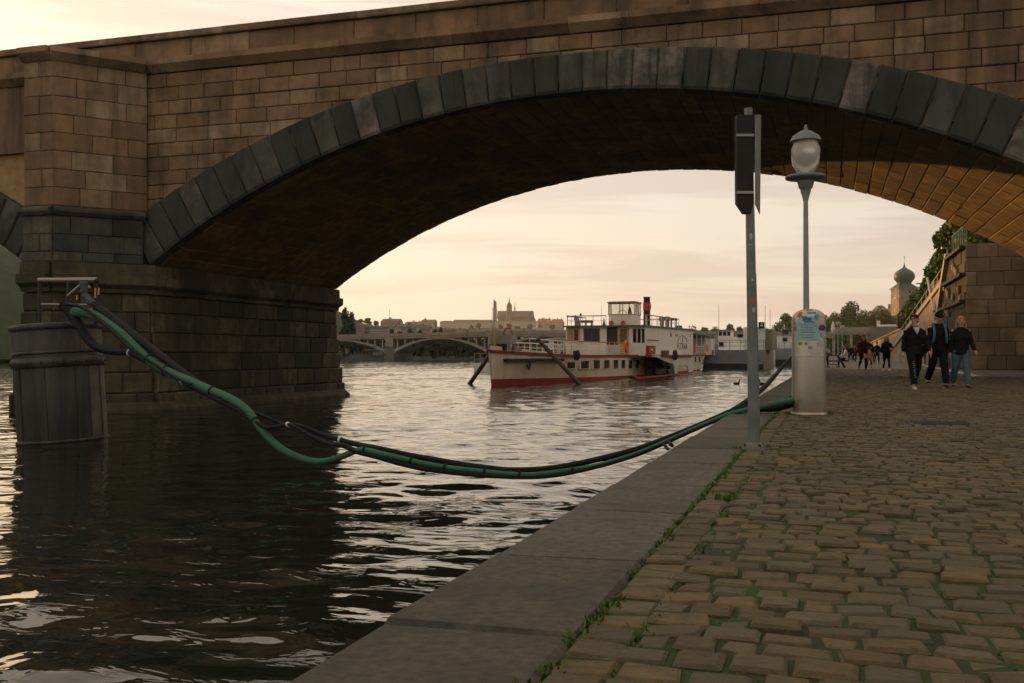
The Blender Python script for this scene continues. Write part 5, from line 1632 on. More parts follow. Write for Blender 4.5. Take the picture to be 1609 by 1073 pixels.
# ================================================================== castle on the hill
AX = Vector((CS, SN, 0)); AD = Vector((-SN, CS, 0))        # right and away, as seen from the quay
def slab(mb, px0, px1, pyt, pyb, Z, dep, tilt=0.0):
    a = at(px0, pyb, Z); b_ = at(px1, pyb, Z)
    mb.obox(a, b_ - a, AD * dep, (0, 0, at(px0, pyt, Z).z - a.z)); return mb
def roof(mb, px0, px1, pyt, pyb, Z, dep, hip=2.0):
    a, b_ = at(px0, pyb, Z), at(px1, pyb, Z)
    h_ = at(px0, pyt, Z).z - a.z; hp = hip * Z / F
    c_ = a + AX * hp + AD * dep / 2 + Vector((0, 0, h_)); d_ = b_ - AX * hp + AD * dep / 2 + Vector((0, 0, h_))
    mb.add([a, b_, b_ + AD * dep, a + AD * dep, c_, d_], [(0, 1, 5, 4), (1, 2, 5), (2, 3, 4, 5), (3, 0, 4), (0, 3, 2, 1)]); return mb
def windows(e, par, px0, px1, rows, nw, wpx, hpx, Z, mat='house_window'):
    for py in rows:
        for k in range(nw):
            px = px0 + (px1 - px0) * (k + .5) / nw
            m = MB(); slab(m, px - wpx / 2, px + wpx / 2, py - hpx / 2, py + hpx / 2, Z - .25, .22); m.build('window', mat, par, True)
castle = empty('castle_palace', at(760, 517, CZ), 0, 'long pale palace on the hilltop below the cathedral', 'castle')
for a, b_, t, bt, rt in ((691, 711, 506, 519, 503.5), (711, 776, 505.3, 519, 501.8), (776, 846, 505, 519, 503.6)):
    m = MB(); slab(m, a, b_, t, bt, CZ, 25); wl_ = m.build('wall', 'castle_wall', castle, True)
    m = MB(); roof(m, a - .3, b_ + .3, rt, t, CZ - 1, 27, 3.0); m.build('roof', 'castle_roof', castle, True)
    k = int((b_ - a) / 2.6)
    windows(castle, wl_, a + .5, b_ - .5, (508, 512), k, .8, 1.6, CZ, 'castle_stone')
cath = empty('cathedral', at(806, 505, CZ + 40), 0, 'hazy gothic cathedral with green capped tower and spires above the palace', 'cathedral')
m = MB(); slab(m, 782, 836, 496, 506, CZ + 40, 45); m.build('nave_wall', 'castle_stone', cath, True)
m = MB(); a = at(781, 497, CZ + 39); b_ = at(838, 497, CZ + 39)
roof(m, 781, 839.5, 487.3, 499, CZ + 38, 50, .6)
m.build('nave_roof', 'castle_roof', cath, True)
m = MB(); m.add([at(834.5, 487.6, CZ + 60), at(842, 503, CZ + 38), at(833, 503, CZ + 38)], [(0, 1, 2)]); m.prism([at(834, 488, CZ + 45), at(842, 503, CZ + 45), at(832, 503, CZ + 45)], AD * 30); m.build('choir', 'castle_roof', cath, True)
def spire(px, prof, Z, mat, name, n=8):
    c_ = at(px, 556.5, Z); k = Z / F
    MB().lathe([(r_ * k, (HOR - py) * k + EYE) for r_, py in prof], (c_.x, c_.y, 0), n, False).build(name, mat, cath, True)
spire(777.8, [(3.4, 506), (3.2, 485), (2.9, 484), (2.9, 482.5)], CZ + 30, 'castle_stone', 'west_tower', 4)
spire(777.8, [(2.5, 482.5), (2.6, 474.5), (1.8, 473.5), (.3, 472.5), (.15, 469)], CZ + 30, 'castle_roof', 'west_tower_cap', 6)
spire(800.2, [(5.0, 506), (4.7, 490), (4.5, 482)], CZ + 30, 'castle_stone', 'great_tower', 8)
spire(800.2, [(4.5, 482), (4.3, 479.5), (2.9, 477.2), (1.5, 475.4), (1.5, 474.2), (.9, 473), (.5, 469.8), (.15, 465.2)], CZ + 30, 'copper_dome', 'great_tower_cap', 8)
spire(809, [(1.2, 488), (1.1, 484), (.6, 481), (.12, 474.5)], CZ + 45, 'castle_stone', 'crossing_spire', 6)
def house_at(px0, px1, pyt, pyb, pyr, Z, dep, wm, rm, label, hip=2.0, win=None, name='town_house', group='town houses on the far bank', gable=False):
    e = empty(name, at((px0 + px1) / 2, pyb, Z), 0, label, 'house', group)
    m = MB(); slab(m, px0, px1, pyt, pyb, Z, dep); wl_ = m.build('wall', wm, e, True)
    m = MB(); roof(m, px0 - .4, px1 + .4, pyr, pyt, Z - .5, dep + 1, hip); m.build('roof', rm, e, True)
    rr2 = random.Random(int(px0 * 7 + px1))
    for q in range(max(1, int((px1 - px0) / 8))):
        cx_ = px0 + (px1 - px0) * rr2.uniform(.15, .85); m = MB(); slab(m, cx_ - .5, cx_ + .5, pyr - rr2.uniform(.6, 1.8), pyt - .5, Z + dep * .35, dep * .12); m.build('chimney', rm if rr2.random() < .5 else wm, e, True)
    for q in range(int((px1 - px0) / 7)):
        cx_ = px0 + (px1 - px0) * (q + .7) / max(1, int((px1 - px0) / 7)); hh_ = (pyt - pyr)
        if hh_ > 3: m = MB(); slab(m, cx_ - .8, cx_ + .8, pyt - hh_ * .55, pyt - hh_ * .08, Z - .3, dep * .3); m.build('dormer', wm, e, True)
    if win: windows(e, wl_, px0 + .6, px1 - .6, win[0], win[1], win[2], win[3], Z)
    return e
H = house_at
H(844, 868, 507, 522, 499.8, 1380, 30, 'house_cream', 'red_roof', 'red roofed house right below the cathedral choir', 3, ((510, 514), 7, 1, 1.8))
H(866, 887, 507.5, 522, 500.6, 1370, 30, 'house_cream', 'red_roof', 'red roofed house just left of the steamer saloon roof', 3, ((511, 515), 6, 1, 1.8))
ch_ = empty('domed_church', at(848, 519, 1200), 0, 'small church with a green dome below the castle on the right', 'church')
c_ = at(848, 556.5, 1200); k = 1200 / F
m = MB(); slab(m, 838, 858, 515, 523, 1195, 15); m.build('wall', 'castle_wall', ch_, True)
MB().lathe([(5.2 * k, (HOR - 519) * k + EYE), (5.2 * k, (HOR - 516) * k + EYE), (4.6 * k, (HOR - 512.5) * k + EYE), (2.6 * k, (HOR - 510.3) * k + EYE), (.9 * k, (HOR - 509.5) * k + EYE), (.8 * k, (HOR - 507) * k + EYE), (.1 * k, (HOR - 503.5) * k + EYE)], (c_.x, c_.y, 0), 12).build('dome', 'copper_dome', ch_, True)
# town on the left bank
H(557.5, 571, 512, 531, 507.5, 380, 12, 'house_pink', 'slate_roof', 'pinkish apartment house beside the poplars on the far bank', 2, ((515.5, 520, 524.5), 4, 1.1, 2))
H(571, 582.5, 513, 531, 508.5, 384, 12, 'house_cream', 'slate_roof', 'narrow grey house between the pink house and the flat roofed one', 2, ((516.5, 521), 3, 1.2, 2.2))
H(582, 611, 513.5, 531, 511, 378, 14, 'house_cream', 'slate_roof', 'wide cream apartment house with shallow roof behind the far bridge', 1, ((516.5, 520.5, 524.5), 9, 1.2, 2))
H(598, 627, 506, 518, 499.8, 800, 30, 'house_pink', 'castle_roof', 'long building with a brown saddle roof on the hill above the cream house', .3, ((509,), 8, 1, 1.6))
for i, (a, b_, t, bt, r_, Z, wm, rm, lb_) in enumerate((
        (612, 634, 513.5, 527, 508, 520, 'house_cream', 'slate_roof', 'slate roofed house right of the wide cream apartment house'),
        (630, 655, 514, 528, 508.5, 480, 'house_cream', 'slate_roof', 'big slate roofed house left of the town middle'),
        (652, 676, 515, 528, 509.5, 500, 'house_pink', 'slate_roof', 'dark slate roofed house in the middle of the far town'),
        (636, 664, 508, 518, 504.6, 760, 'house_cream', 'red_roof', 'low red roofed building on the slope behind the slate roofs'),
        (661, 685, 505, 518, 501.5, 860, 'castle_wall', 'red_roof', 'tall pale building on the slope left of the palace'),
        (674, 694, 517, 528, 512.5, 520, 'house_cream', 'slate_roof', 'grey roofed house right of the dark slate roof'),
        (694, 716, 518.5, 528, 514.5, 540, 'house_pink', 'slate_roof', 'grey roofed house below the left end of the palace'),
        (713, 738, 519, 528, 516, 560, 'house_cream', 'slate_roof', 'grey roofed house below the middle of the palace'),
        (736, 762, 519, 528, 515.4, 600, 'house_cream', 'slate_roof', 'grey roofed house below the round tree by the palace'),
        (760, 790, 519.5, 528, 516.4, 580, 'house_pink', 'slate_roof', 'wide grey roofed house below the cathedral west tower'),
        (788, 818, 519, 528, 516, 610, 'house_cream', 'slate_roof', 'wide grey roofed house below the cathedral great tower'),
        (816, 846, 520, 528, 516.6, 590, 'house_pink', 'slate_roof', 'grey roofed house left of the domed church'),
        (844, 890, 520.5, 528, 517.6, 570, 'house_cream', 'slate_roof', 'long grey roofed house under the domed church'))):
    H(a, b_, t, bt, r_, Z, 16, wm, rm, lb_, 2.2, ((t + 3.5,), int((b_ - a) / 3), .9, 1.6))
e = empty('church_spire', at(684.5, 515, 700), 0, 'small dark church spire left of the palace', 'church')
c_ = at(684.5, 556.5, 700); k = 700 / F
MB().lathe([(2.2 * k, (HOR - 516) * k + EYE), (2.0 * k, (HOR - 509) * k + EYE), (1.2 * k, (HOR - 506) * k + EYE), (.1 * k, (HOR - 501.5) * k + EYE)], (c_.x, c_.y, 0), 8, False).build('steeple', 'slate_roof', e, True)
def tree_px(px, pyt, pyb, wpx, Z, label, mat='leaf', name='leafy_tree', group='trees on the far bank', n=1500, zb=None, **kw):
    b = at(px, pyb, Z)
    if zb is not None: b.z = zb
    h_ = at(px, pyt, Z).z - b.z
    return tree(name, b, h_, wpx / 2 * Z / F, label, mat, group, n, leaf=kw.pop('leaf', 1.7 * Z / F), **kw)
tree_px(541, 486, 560, 22, 352, 'tall dark poplar half hidden by the pier edge', 'leaf_dark', 'poplar_tree', zb=.9, trunk_h=.12, blobs=14, n=2200)
tree_px(552, 491, 560, 20, 356, 'second dark poplar, right of the pier edge', 'leaf_dark', 'poplar_tree', zb=.9, trunk_h=.12, blobs=14, n=2200)
for i, (px, t, w_, lb_) in enumerate(((566, 502, 12, 'bush-like tree above the pink house'), (577, 500, 14, 'round tree on the hill behind the narrow grey house'), (592, 505, 10, 'small tree left of the brown saddle roof'))):
    tree_px(px, t, 515, w_, 700, lb_, 'leaf_yellow', n=500)
for i, (px, t, w_, m_, lb_) in enumerate(((616, 516, 12, 'leaf', 'green tree above the far bridge just right of its pier'), (628, 518, 10, 'leaf_yellow', 'low yellowish tree above the far bridge right of the pier'), (646, 515.5, 16, 'leaf', 'green tree above the far bridge below the slate roofs'),
                                          (660, 517.5, 13, 'leaf', 'green tree in the middle above the far bridge'), (682, 517, 12, 'leaf_yellow', 'yellowish tree above the far bridge left of the palace'), (693, 516, 8, 'leaf', 'narrow green tree below the left end of the palace'),
                                          (734, 517.5, 9, 'leaf', 'green tree above the far bridge below the palace roof'))):
    tree_px(px, t, 556, w_, 350, lb_, m_, n=900, zb=.9, trunk_h=.5)
for i, (px, t, b_, w_, lb_) in enumerate(((752, 508, 521, 11, 'round dark tree against the palace wall'), (741, 511, 520, 8, 'small dark tree left of the round one at the palace'), (786, 510, 520, 10, 'dark tree against the palace below the west tower'), (800, 509, 520, 11, 'dark tree against the palace below the great tower'),
                                          (813, 513, 521, 12, 'low dark tree against the right end of the palace'), (833, 510, 521, 11, 'dark tree between palace and domed church'), (868, 511, 522, 10, 'dark tree before the red roofed houses'))):
    tree_px(px, t, b_, w_, 1250, lb_, 'leaf_dark', n=400)
nb = ['first', 'second', 'third', 'fourth', 'fifth', 'sixth', 'seventh', 'eighth', 'ninth']
for i, px in enumerate((648, 664, 681, 699, 716, 733, 750, 766)):
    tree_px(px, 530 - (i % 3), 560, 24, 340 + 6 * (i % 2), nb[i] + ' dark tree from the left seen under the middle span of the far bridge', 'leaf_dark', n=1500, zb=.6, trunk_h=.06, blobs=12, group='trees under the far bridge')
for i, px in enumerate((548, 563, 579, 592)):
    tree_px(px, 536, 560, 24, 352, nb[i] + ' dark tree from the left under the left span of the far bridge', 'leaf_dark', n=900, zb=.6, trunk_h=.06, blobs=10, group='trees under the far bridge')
for i, (px, t, w_, m_, lb_) in enumerate(((1068, 512, 26, 'leaf_yellow', 'brownish tree behind the steamer upper deck'), (1088, 511, 26, 'leaf', 'dull green tree behind the steamer awning'), (1108, 514, 22, 'leaf_yellow', 'brownish tree above the white launch'), (1124, 513, 22, 'leaf', 'dull tree left of the launch wheelhouse'),
                                          (1146, 508, 20, 'leaf_yellow', 'yellowish tree above the launch wheelhouse'), (1163, 513, 18, 'leaf', 'dull tree left of the white cabin'), (1046, 515, 24, 'leaf', 'dull green tree behind the steamer vent drums'))):
    tree_px(px, t, 550, w_, 520, lb_, m_, n=900, zb=1.2)
tree_px(1236, 493, 552, 38, 372, 'yellow green tree left of the steel pillar', 'leaf_yellow', n=2200, zb=1.2, trunk_h=.2, group='trees by the island')
tree_px(1222, 506, 552, 30, 366, 'low green tree behind the grey ship', 'leaf', n=1600, zb=1.2, trunk_h=.15, group='trees by the island')
tree_px(1252, 502, 552, 30, 376, 'green tree partly hidden by the steel pillar', 'leaf', n=1600, zb=1.2, trunk_h=.2, group='trees by the island')
for i, (px, t, w_, m_, lb_) in enumerate(((1298, 497, 44, 'leaf', 'low green tree right of the steel pillar'), (1316, 492, 46, 'leaf', 'green tree behind the folded white parasol'), (1339, 474, 40, 'leaf_dark', 'tallest dark green tree right of the pillar'),
                                          (1329, 483, 36, 'leaf', 'green tree leaning on the tallest one'), (1358, 487, 40, 'leaf_yellow', 'sunlit yellow green tree in the middle of the group'), (1378, 486, 42, 'leaf_yellow', 'sunlit tree left of the water tower'),
                                          (1392, 490, 36, 'leaf_yellow', 'sunlit tree at the foot of the water tower'), (1408, 499, 32, 'leaf', 'green tree hiding the base of the water tower'))):
    tree_px(px, t, 552, w_, 385 + 7 * (i % 3), lb_, m_, n=6500, zb=1.2, trunk_h=.08, blobs=18, group='trees by the island')

# ================================================================== far concrete bridge
FB = 294.0
fbr = empty('concrete_bridge', (-98, FB, 0), 0, 'far concrete bridge with open spandrel arches across the river', 'bridge')
def dz(x_): return 7.5 + (x_ + 132) * .0145 if x_ < -84 else 8.2 - (x_ + 84) * .012
def deckslab(x0, x1, name, d0, d1, y0, y1, mat='concrete'):
    MB().add([(x0, y0, dz(x0) + d0), (x1, y0, dz(x1) + d0), (x1, y0, dz(x1) + d1), (x0, y0, dz(x0) + d1), (x0, y1, dz(x0) + d0), (x1, y1, dz(x1) + d0), (x1, y1, dz(x1) + d1), (x0, y1, dz(x0) + d1)],
             [(0, 1, 2, 3), (7, 6, 5, 4), (3, 2, 6, 7), (0, 4, 5, 1), (0, 3, 7, 4), (1, 5, 6, 2)]).build(name, mat, fbr, True)
piers = [-234, -200, -166, -132, -98, -64, -30, 1.5]
for x0, x1 in zip(piers, piers[1:]):
    deckslab(x0 + .01, x1 - .01, 'deck_girder', -.75, .0, FB, FB + 14)
    deckslab(x0, x1, 'parapet', .05, .85, FB - .25, FB + .1)
    for k in range(18):
        xx = x0 + (x1 - x0) * k / 18
        if -150 < xx < -60: MB().box(xx, xx + .35, FB - .32, FB - .25, dz(xx) + .02, dz(xx) + .95).build('parapet_post', 'concrete', fbr, True)
    xc, hw = (x0 + x1) / 2, (x1 - x0) / 2 - 1.2
    zs, zc = 3.2, dz(xc) - .62
    for yy_ in (FB + .15, FB + 11):
        v = []; n = 16
        for i in range(n + 1):
            t = -1 + 2 * i / n; zz_ = zs + (zc - zs) * (1 - t * t); th_ = .5 + .6 * t * t
            v += [(xc + t * hw, yy_, zz_ - th_), (xc + t * hw, yy_, zz_), (xc + t * hw, yy_ + 2.6, zz_ - th_), (xc + t * hw, yy_ + 2.6, zz_)]
        f = []
        for i in range(n):
            a = 4 * i; b2 = a + 4
            f += [(a, b2, b2 + 1, a + 1), (a + 2, a + 3, b2 + 3, b2 + 2), (a + 1, b2 + 1, b2 + 3, a + 3), (a, a + 2, b2 + 2, b2)]
        MB().add(v, f).build('arch_rib', 'concrete', fbr, True)
        for k in range(12):
            t = -1 + 2 * (k + .5) / 12; zz_ = zs + (zc - zs) * (1 - t * t)
            if dz(xc) - .75 - zz_ > .45:
                MB().box(xc + t * hw - .22, xc + t * hw + .22, yy_ + .3, yy_ + 1.1, zz_ - .05, dz(xc + t * hw) - .76).build('spandrel_column', 'concrete', fbr, True)
for x_ in piers[:-1]:
    MB().box(x_ - 1.3, x_ + 1.3, FB - .1, FB + 14.2, 3.6, dz(x_) + .02).build('pier_shaft', 'concrete', fbr, True)
    MB().prism([(x_ - 1.6, FB, -1), (x_, FB - 1.6, -1), (x_ + 1.6, FB, -1), (x_ + 1.6, FB + 15, -1), (x_ - 1.6, FB + 15, -1)], (0, 0, 4.6 if False else 3.4)).build('pier_base', 'concrete_dark', fbr, True)
    MB().prism([(x_ - 1.6, FB, 2.4), (x_, FB - 1.6, 2.4), (x_ + 1.6, FB, 2.4)], (0, 0, 2.0)).build('cutwater', 'concrete_dark', fbr, True)
    # lamp standards on the deck
    MB().tube([(x_, FB + .2, dz(x_)), (x_, FB + .2, dz(x_) + 8.5)], [.1, .05], 6).build('lamp_mast', 'galvanised', fbr, True)
# land span over the quay
xa, xb = on_y(1309, 520, FB).x, on_y(1368, 520, FB).x
zt, zm, zl = on_y(1340, 514, FB).z, on_y(1340, 521.5, FB).z, on_y(1340, 525, FB).z
MB().box(1.5, xb, FB - .2, FB + 14, zm, zt).build('land_parapet', 'concrete', fbr, True)
MB().box(1.5, xb, FB, FB + 14, zl, zm - .01).build('land_girder', 'concrete', fbr, True)
for px in (1310, 1337.5, 1366):
    p = on_y(px, 530, FB + .5); MB().box(p.x - .35, p.x + .35, FB + .5, FB + 1.4, QZ, zl).build('land_column', 'concrete', fbr, True)
p = on_y(1366, 530, FB + .4)
MB().prism([(p.x - 3.2, FB + .4, zl), (p.x - .3, FB + .4, zl), (p.x - .3, FB + .4, zl - 2.2), (p.x - .9, FB + .4, zl - 1.0), (p.x - 1.8, FB + .4, zl - .45)], (0, 1, 0)).build('haunch', 'concrete', fbr, True)
MB().box(xb, xb + 14, FB - 1, FB + 14, QZ, zt + .1).build('abutment', 'concrete_dark', fbr, True)
for k in range(9):
    MB().box(xb + .1, xb + 5.2, FB - 1.06, FB - 1.0, QZ + .1, QZ + .1 + 3.2).build('gate_panel', 'pontoon_olive', fbr, True) if k == 0 else MB().box(xb + .1 + .62 * k, xb + .16 + .62 * k, FB - 1.12, FB - 1.06, QZ + .1, QZ + 3.3).build('gate_slat', 'concrete_dark', fbr, True)

# vehicles on the far bridge
van = empty('white_van', (xb + 5.0, FB + 4, zm), 0, 'white van roof showing above the bridge parapet by the water tower', 'van')
zv = zt - zm
MB().box(-2.6, 2.4, -1, 1, .35, zv + .75).build('body', 'boat_white', van)
MB().prism([(2.4, -1, .35), (3.3, -1, .35), (3.1, -1, zv - .1), (2.4, -1, zv + .7)], (0, 2, 0)).build('cab', 'boat_white', van)
for sx in (-1.7, 2.1):
    for sy in (-1.02, .8): MB().tube([(sx, sy, .35), (sx, sy + .22, .35)], .34, 12).build('wheel', 'black_paint', van)
MB().box(2.45, 2.9, -1.02, -1.0, zv - .3, zv + .3).build('window', 'dark_glass', van)
ks_ = empty('white_chimney_stack', on_y(1380.5, 513, FB + 16) * 1.0, 0, 'square white ventilation stack above the bridge parapet', 'stack')
q = on_y(1380.5, 505, FB + 16)
MB().box(q.x - .45, q.x + .45, FB + 16, FB + 16.9, QZ, q.z).build('shaft', 'pontoon_white', ks_, True)
MB().box(q.x - .55, q.x + .55, FB + 15.9, FB + 17, q.z, q.z + .2).build('cap', 'pontoon_white', ks_, True)
H(1384, 1402, 492, 540, 478.5, 470, 16, 'house_cream', 'slate_roof', 'house with sunlit yellow gable left of the water tower', 5, ((497, 503), 4, 1.4, 2.6), name='gable_house')

# houseboat and banks under the left span
hbt = empty('houseboat', at(578, 562, 331), YAW, 'grey houseboat with white roof under the left span of the far bridge', 'boat')
MB().box(-6.0, 5.2, 0, 4, -.2, 1.0).build('hull', 'pontoon_grey', hbt)
MB().box(-4.6, 4.6, .3, 3.7, 1.0, 2.4).build('cabin', 'concrete_dark', hbt)
MB().box(-1.2, 5.2, 0, 4, 2.4, 2.75).build('roof', 'boat_white', hbt)
MB().box(1.6, 5.0, -.1, .2, .9, 2.0).build('side_panel', 'pontoon_white', hbt)
for k in range(4): MB().box(-4.2 + 1.3 * k, -3.4 + 1.3 * k, .24, .3, 1.4, 2.1).build('window', 'dark_glass', hbt)
e = empty('blue_banner', at(557.5, 562, 330), 0, 'small blue banner on a pole under the far bridge', 'banner')
MB().tube([at(557.5, 562, 330), at(557.5, 550, 330)], .06, 6).build('pole', 'galvanised', e, True)
m = MB(); slab(m, 556, 559.5, 550.5, 554, 329.8, .1); m.build('cloth', 'flag_blue', e, True)
e = empty('navigation_board', at(545, 562, 330), 0, 'red and white navigation board beside the pier edge', 'sign')
MB().tube([at(545, 564, 330), at(545, 549, 330)], .08, 6).build('pole', 'galvanised', e, True)
m = MB(); slab(m, 542.5, 547.5, 548, 556, 329.8, .1); m.build('board', 'house_pink', e, True)
e = empty('channel_buoy', on_z(656, 563.2, 0), 0, 'small red buoy near the far bank', 'buoy')
MB().lathe([(.5, -.2), (.55, .2), (.3, .6), (.15, 1.1), (.02, 1.3)], (0, 0, 0), 10).build('float', 'boat_red', e)

# ================================================================== water tower with onion dome
TZ = 450.0; kt = TZ / F
tc_ = at(1420.8, 556.5, TZ)
tw = empty('water_tower', (tc_.x, tc_.y, 1.2), YAW + R(3), 'square stone tower with green onion dome on the right', 'tower')
hs_ = 29.6 * kt / 2
zt_ = lambda py: EYE + (HOR - py) * kt - 1.2
MB().box(-hs_, hs_, -hs_, hs_, -1, zt_(453.5)).build('shaft', 'tower_stone', tw)
for k in range(17):
    z0 = zt_(453.5) - 1.4 * (k + 1)
    for sx, sy in ((-1, -1), (1, -1), (-1, 1)):
        l = 1.5 if k % 2 else .95
        MB().box(sx * hs_ - (l / 2 if sx > 0 else .06), sx * hs_ + (.06 if sx > 0 else l / 2), sy * hs_ - (.06 if sy < 0 else l / 2), sy * hs_ + (l / 2 if sy < 0 else .06), z0 + .03, z0 + 1.36).build('quoin', 'tower_block', tw)
for (x_, py) in ((.6, 459.5), (.6, 470), (-.2, 487), (2.0, 466)):
    MB().box(x_ - .4, x_ + .4, -hs_ - .08, -hs_ + .1, zt_(py) - .55, zt_(py) + .55).build('window', 'house_window', tw)
for py in (468, 486): MB().box(-hs_ - .08, -hs_ + .1, -.5, .2, zt_(py) - .8, zt_(py) + .8).build('window', 'house_window', tw)
ev = hs_ * 1.12
rf_ = MB(); zA, zB = zt_(453.5), zt_(446)
r2 = 11.3 * kt
o8 = [(r2 * math.cos(R(22.5 + 45 * k)), r2 * math.sin(R(22.5 + 45 * k)), zB) for k in range(8)]
c4 = [(ev, ev, zA), (-ev, ev, zA), (-ev, -ev, zA), (ev, -ev, zA)]
rf_.add(c4 + o8, [(0, 4, 5), (0, 5, 1), (5, 6, 1), (1, 6, 7), (1, 7, 2), (7, 8, 2), (2, 8, 9), (2, 9, 3), (9, 10, 3), (3, 10, 11), (3, 11, 0), (11, 4, 0), (3, 2, 1, 0)])
rf_.build('skirt_roof', 'copper_dome', tw)
MB().box(-ev - .1, ev + .1, -ev - .1, ev + .1, zA - .3, zA - .01).build('eaves', 'tower_stone', tw)
on = [(11.3, 446), (11.6, 444), (13.6, 441.5), (16.2, 438.5), (17.0, 435), (16.2, 431), (13.6, 427.5), (9.6, 424.5), (5.6, 422.3), (2.6, 420.3), (1.2, 417.5), (.7, 414.5), (.35, 412)]
dm = MB().lathe([(r_ * kt, zt_(py)) for r_, py in on], (0, 0, 0), 8, True)
dm.build('onion_dome', 'copper_dome', tw)
MB().tube([(0, 0, zt_(413)), (0, 0, zt_(402))], [.09, .04], 6).build('spire_rod', 'iron', tw)
MB().sphere((0, 0, zt_(404)), .3, .3, .3, 8, 6).build('spire_ball', 'brass_and_glint', tw)

# ================================================================== embankment wall, ramp and greenery on the right
emb = empty('embankment_wall', (9.5, 80, QZ), 0, 'high stone embankment wall along the right side of the quay', 'wall')
ez = lambda y_: 8.2 if y_ < 75 else (8.2 - 2.9 * (y_ - 75) / 75 if y_ < 150 else 5.3 - 1.0 * (y_ - 150) / 140)
MB().prism([(9.62, 42.02, QZ - .2), (9.62, 290, QZ - .2), (9.62, 290, ez(290)), (9.62, 150, ez(150)), (9.62, 75, ez(75)), (9.62, 42.02, ez(42))], (14, 0, 0)).build('core', 'embank_stone', emb, True)
stone_wall(emb, 'stone', 'embank_stone', (9.6, 43), (0, 1), (-1, 0), 27, [(QZ + .72 * i, QZ + .72 * (i + 1)) for i in range(10)], lambda i: .0, (1.3, 2.2), thick=.2, ch=.03)
for ya, yb2 in ((42.02, 75), (75, 150), (150, 290)):
    MB().prism([(9.4, ya, ez(ya)), (9.4, yb2, ez(yb2)), (9.4, yb2, ez(yb2) + .3), (9.4, ya, ez(ya) + .3)], (.7, 0, 0)).build('coping', 'embank_stone', emb, True)
ramp = empty('ramp_wall', (7.2, 95, QZ), 0, 'tan wall of a ramp with sloping coping and railing descending along the quay', 'ramp')
rz = lambda y_: max(QZ + .1, 6.6 - (y_ - 66) * .075)
MB().prism([(6.9, 64, QZ - .1), (6.9, 140, QZ - .1), (6.9, 140, rz(140)), (6.9, 64, rz(64))], (2.7, 0, 0)).build('wall', 'embank_stone', ramp, True)
MB().prism([(6.75, 64, rz(64)), (6.75, 140, rz(140)), (6.75, 140, rz(140) + .28), (6.75, 64, rz(64) + .28)], (.5, 0, 0)).build('coping', 'pale_stone', ramp, True)
for k in range(14):
    y_ = 66 + 4.2 * k
    MB().tube([(7.0, y_, rz(y_) + .25), (7.0, y_, rz(y_) + 1.3)], .03, 5).build('rail_post', 'galv_pale', ramp, True)
for d_ in (.75, 1.3):
    MB().tube([(7.0, 66, rz(66) + d_), (7.0, 120.6, rz(120.6) + d_)], .028, 5).build('rail', 'galv_pale', ramp, True)
for a, b_ in (((1457.5, 437, 76), (1467.5, 489, 68)), ((1467, 442, 74), (1469, 489, 68))):
    MB().tube([at(*a), at(*b_)], .09, 6).build('stair_rail', 'pale_stone', ramp, True)
bas = empty('stone_bastion', (6.6, 58, QZ), 0, 'dark stone stair tower with sloping pale edge at the right', 'bastion')
prof = [(57, QZ - .1), (70.3, QZ - .1), (69.6, 4.3), (66.8, 6.2), (64.2, 7.6), (57, 7.6)]
MB().prism([(6.7, y_, z_) for y_, z_ in prof], (2.8, 0, 0)).build('core', 'bastion_stone', bas, True)
for (z0, z1, yend) in ((QZ, 1.9, 70), (1.9, 2.7, 69.8), (2.7, 3.5, 69.6), (3.5, 4.3, 69.3), (4.3, 5.1, 68.0), (5.1, 5.9, 66.8), (5.9, 6.7, 65.4), (6.7, 7.5, 64.0)):
    stone_wall(bas, 'stone', 'bastion_stone', (6.68, 57), (0, 1), (-1, 0), yend - 57 - .3, [(z0, z1)], lambda i: .0, (1.3, 2.1), thick=.12, ch=.04, rough=.04)
stone_wall(bas, 'stone', 'embank_stone', (9.5, 57), (-1, 0), (0, -1), 2.8, [(QZ + .72 * i, QZ + .72 * (i + 1)) for i in range(9)], lambda i: .05, (.8, 1.3), thick=.12, ch=.03, rough=.02)
MB().prism([(6.45, y_, z_) for y_, z_ in ((70.3, QZ), (70.7, QZ), (70.0, 4.4), (67.2, 6.4), (64.6, 7.8), (64.0, 7.7), (66.7, 6.15), (69.5, 4.25))], (.5, 0, 0)).build('pale_edge', 'pale_stone', bas, True)
for z_ in (4.55, 5.95, 7.35):
    MB().box(6.4, 6.7, 57, 69 - (z_ - 4.3) * 1.5, z_, z_ + .16).build('string_course', 'bastion_stone', bas, True)
for (px, py) in ((1484, 452), (1488, 458), (1490, 462), (1497, 466), (1484, 484), (1487, 487), (1490, 492), (1498, 420), (1501, 424), (1503, 428), (1506, 455), (1509, 470)):
    p = on_x(px, py, 6.6); MB().stone((6.68, p.y - .28, p.z - .2), (0, .56, 0), (0, 0, .4), (-.16, 0, 0), .05).build('corbel', 'embank_stone', bas, True)
for k in range(9):
    y_ = 57.4 + .8 * k; MB().tube([(6.8, y_, 7.6), (6.8, y_, 8.7)], .025, 5).build('rail_post', 'boat_green', bas, True)
MB().tube([(6.8, 57.2, 8.7), (6.8, 64, 8.7)], .04, 6).build('rail', 'boat_green', bas, True)
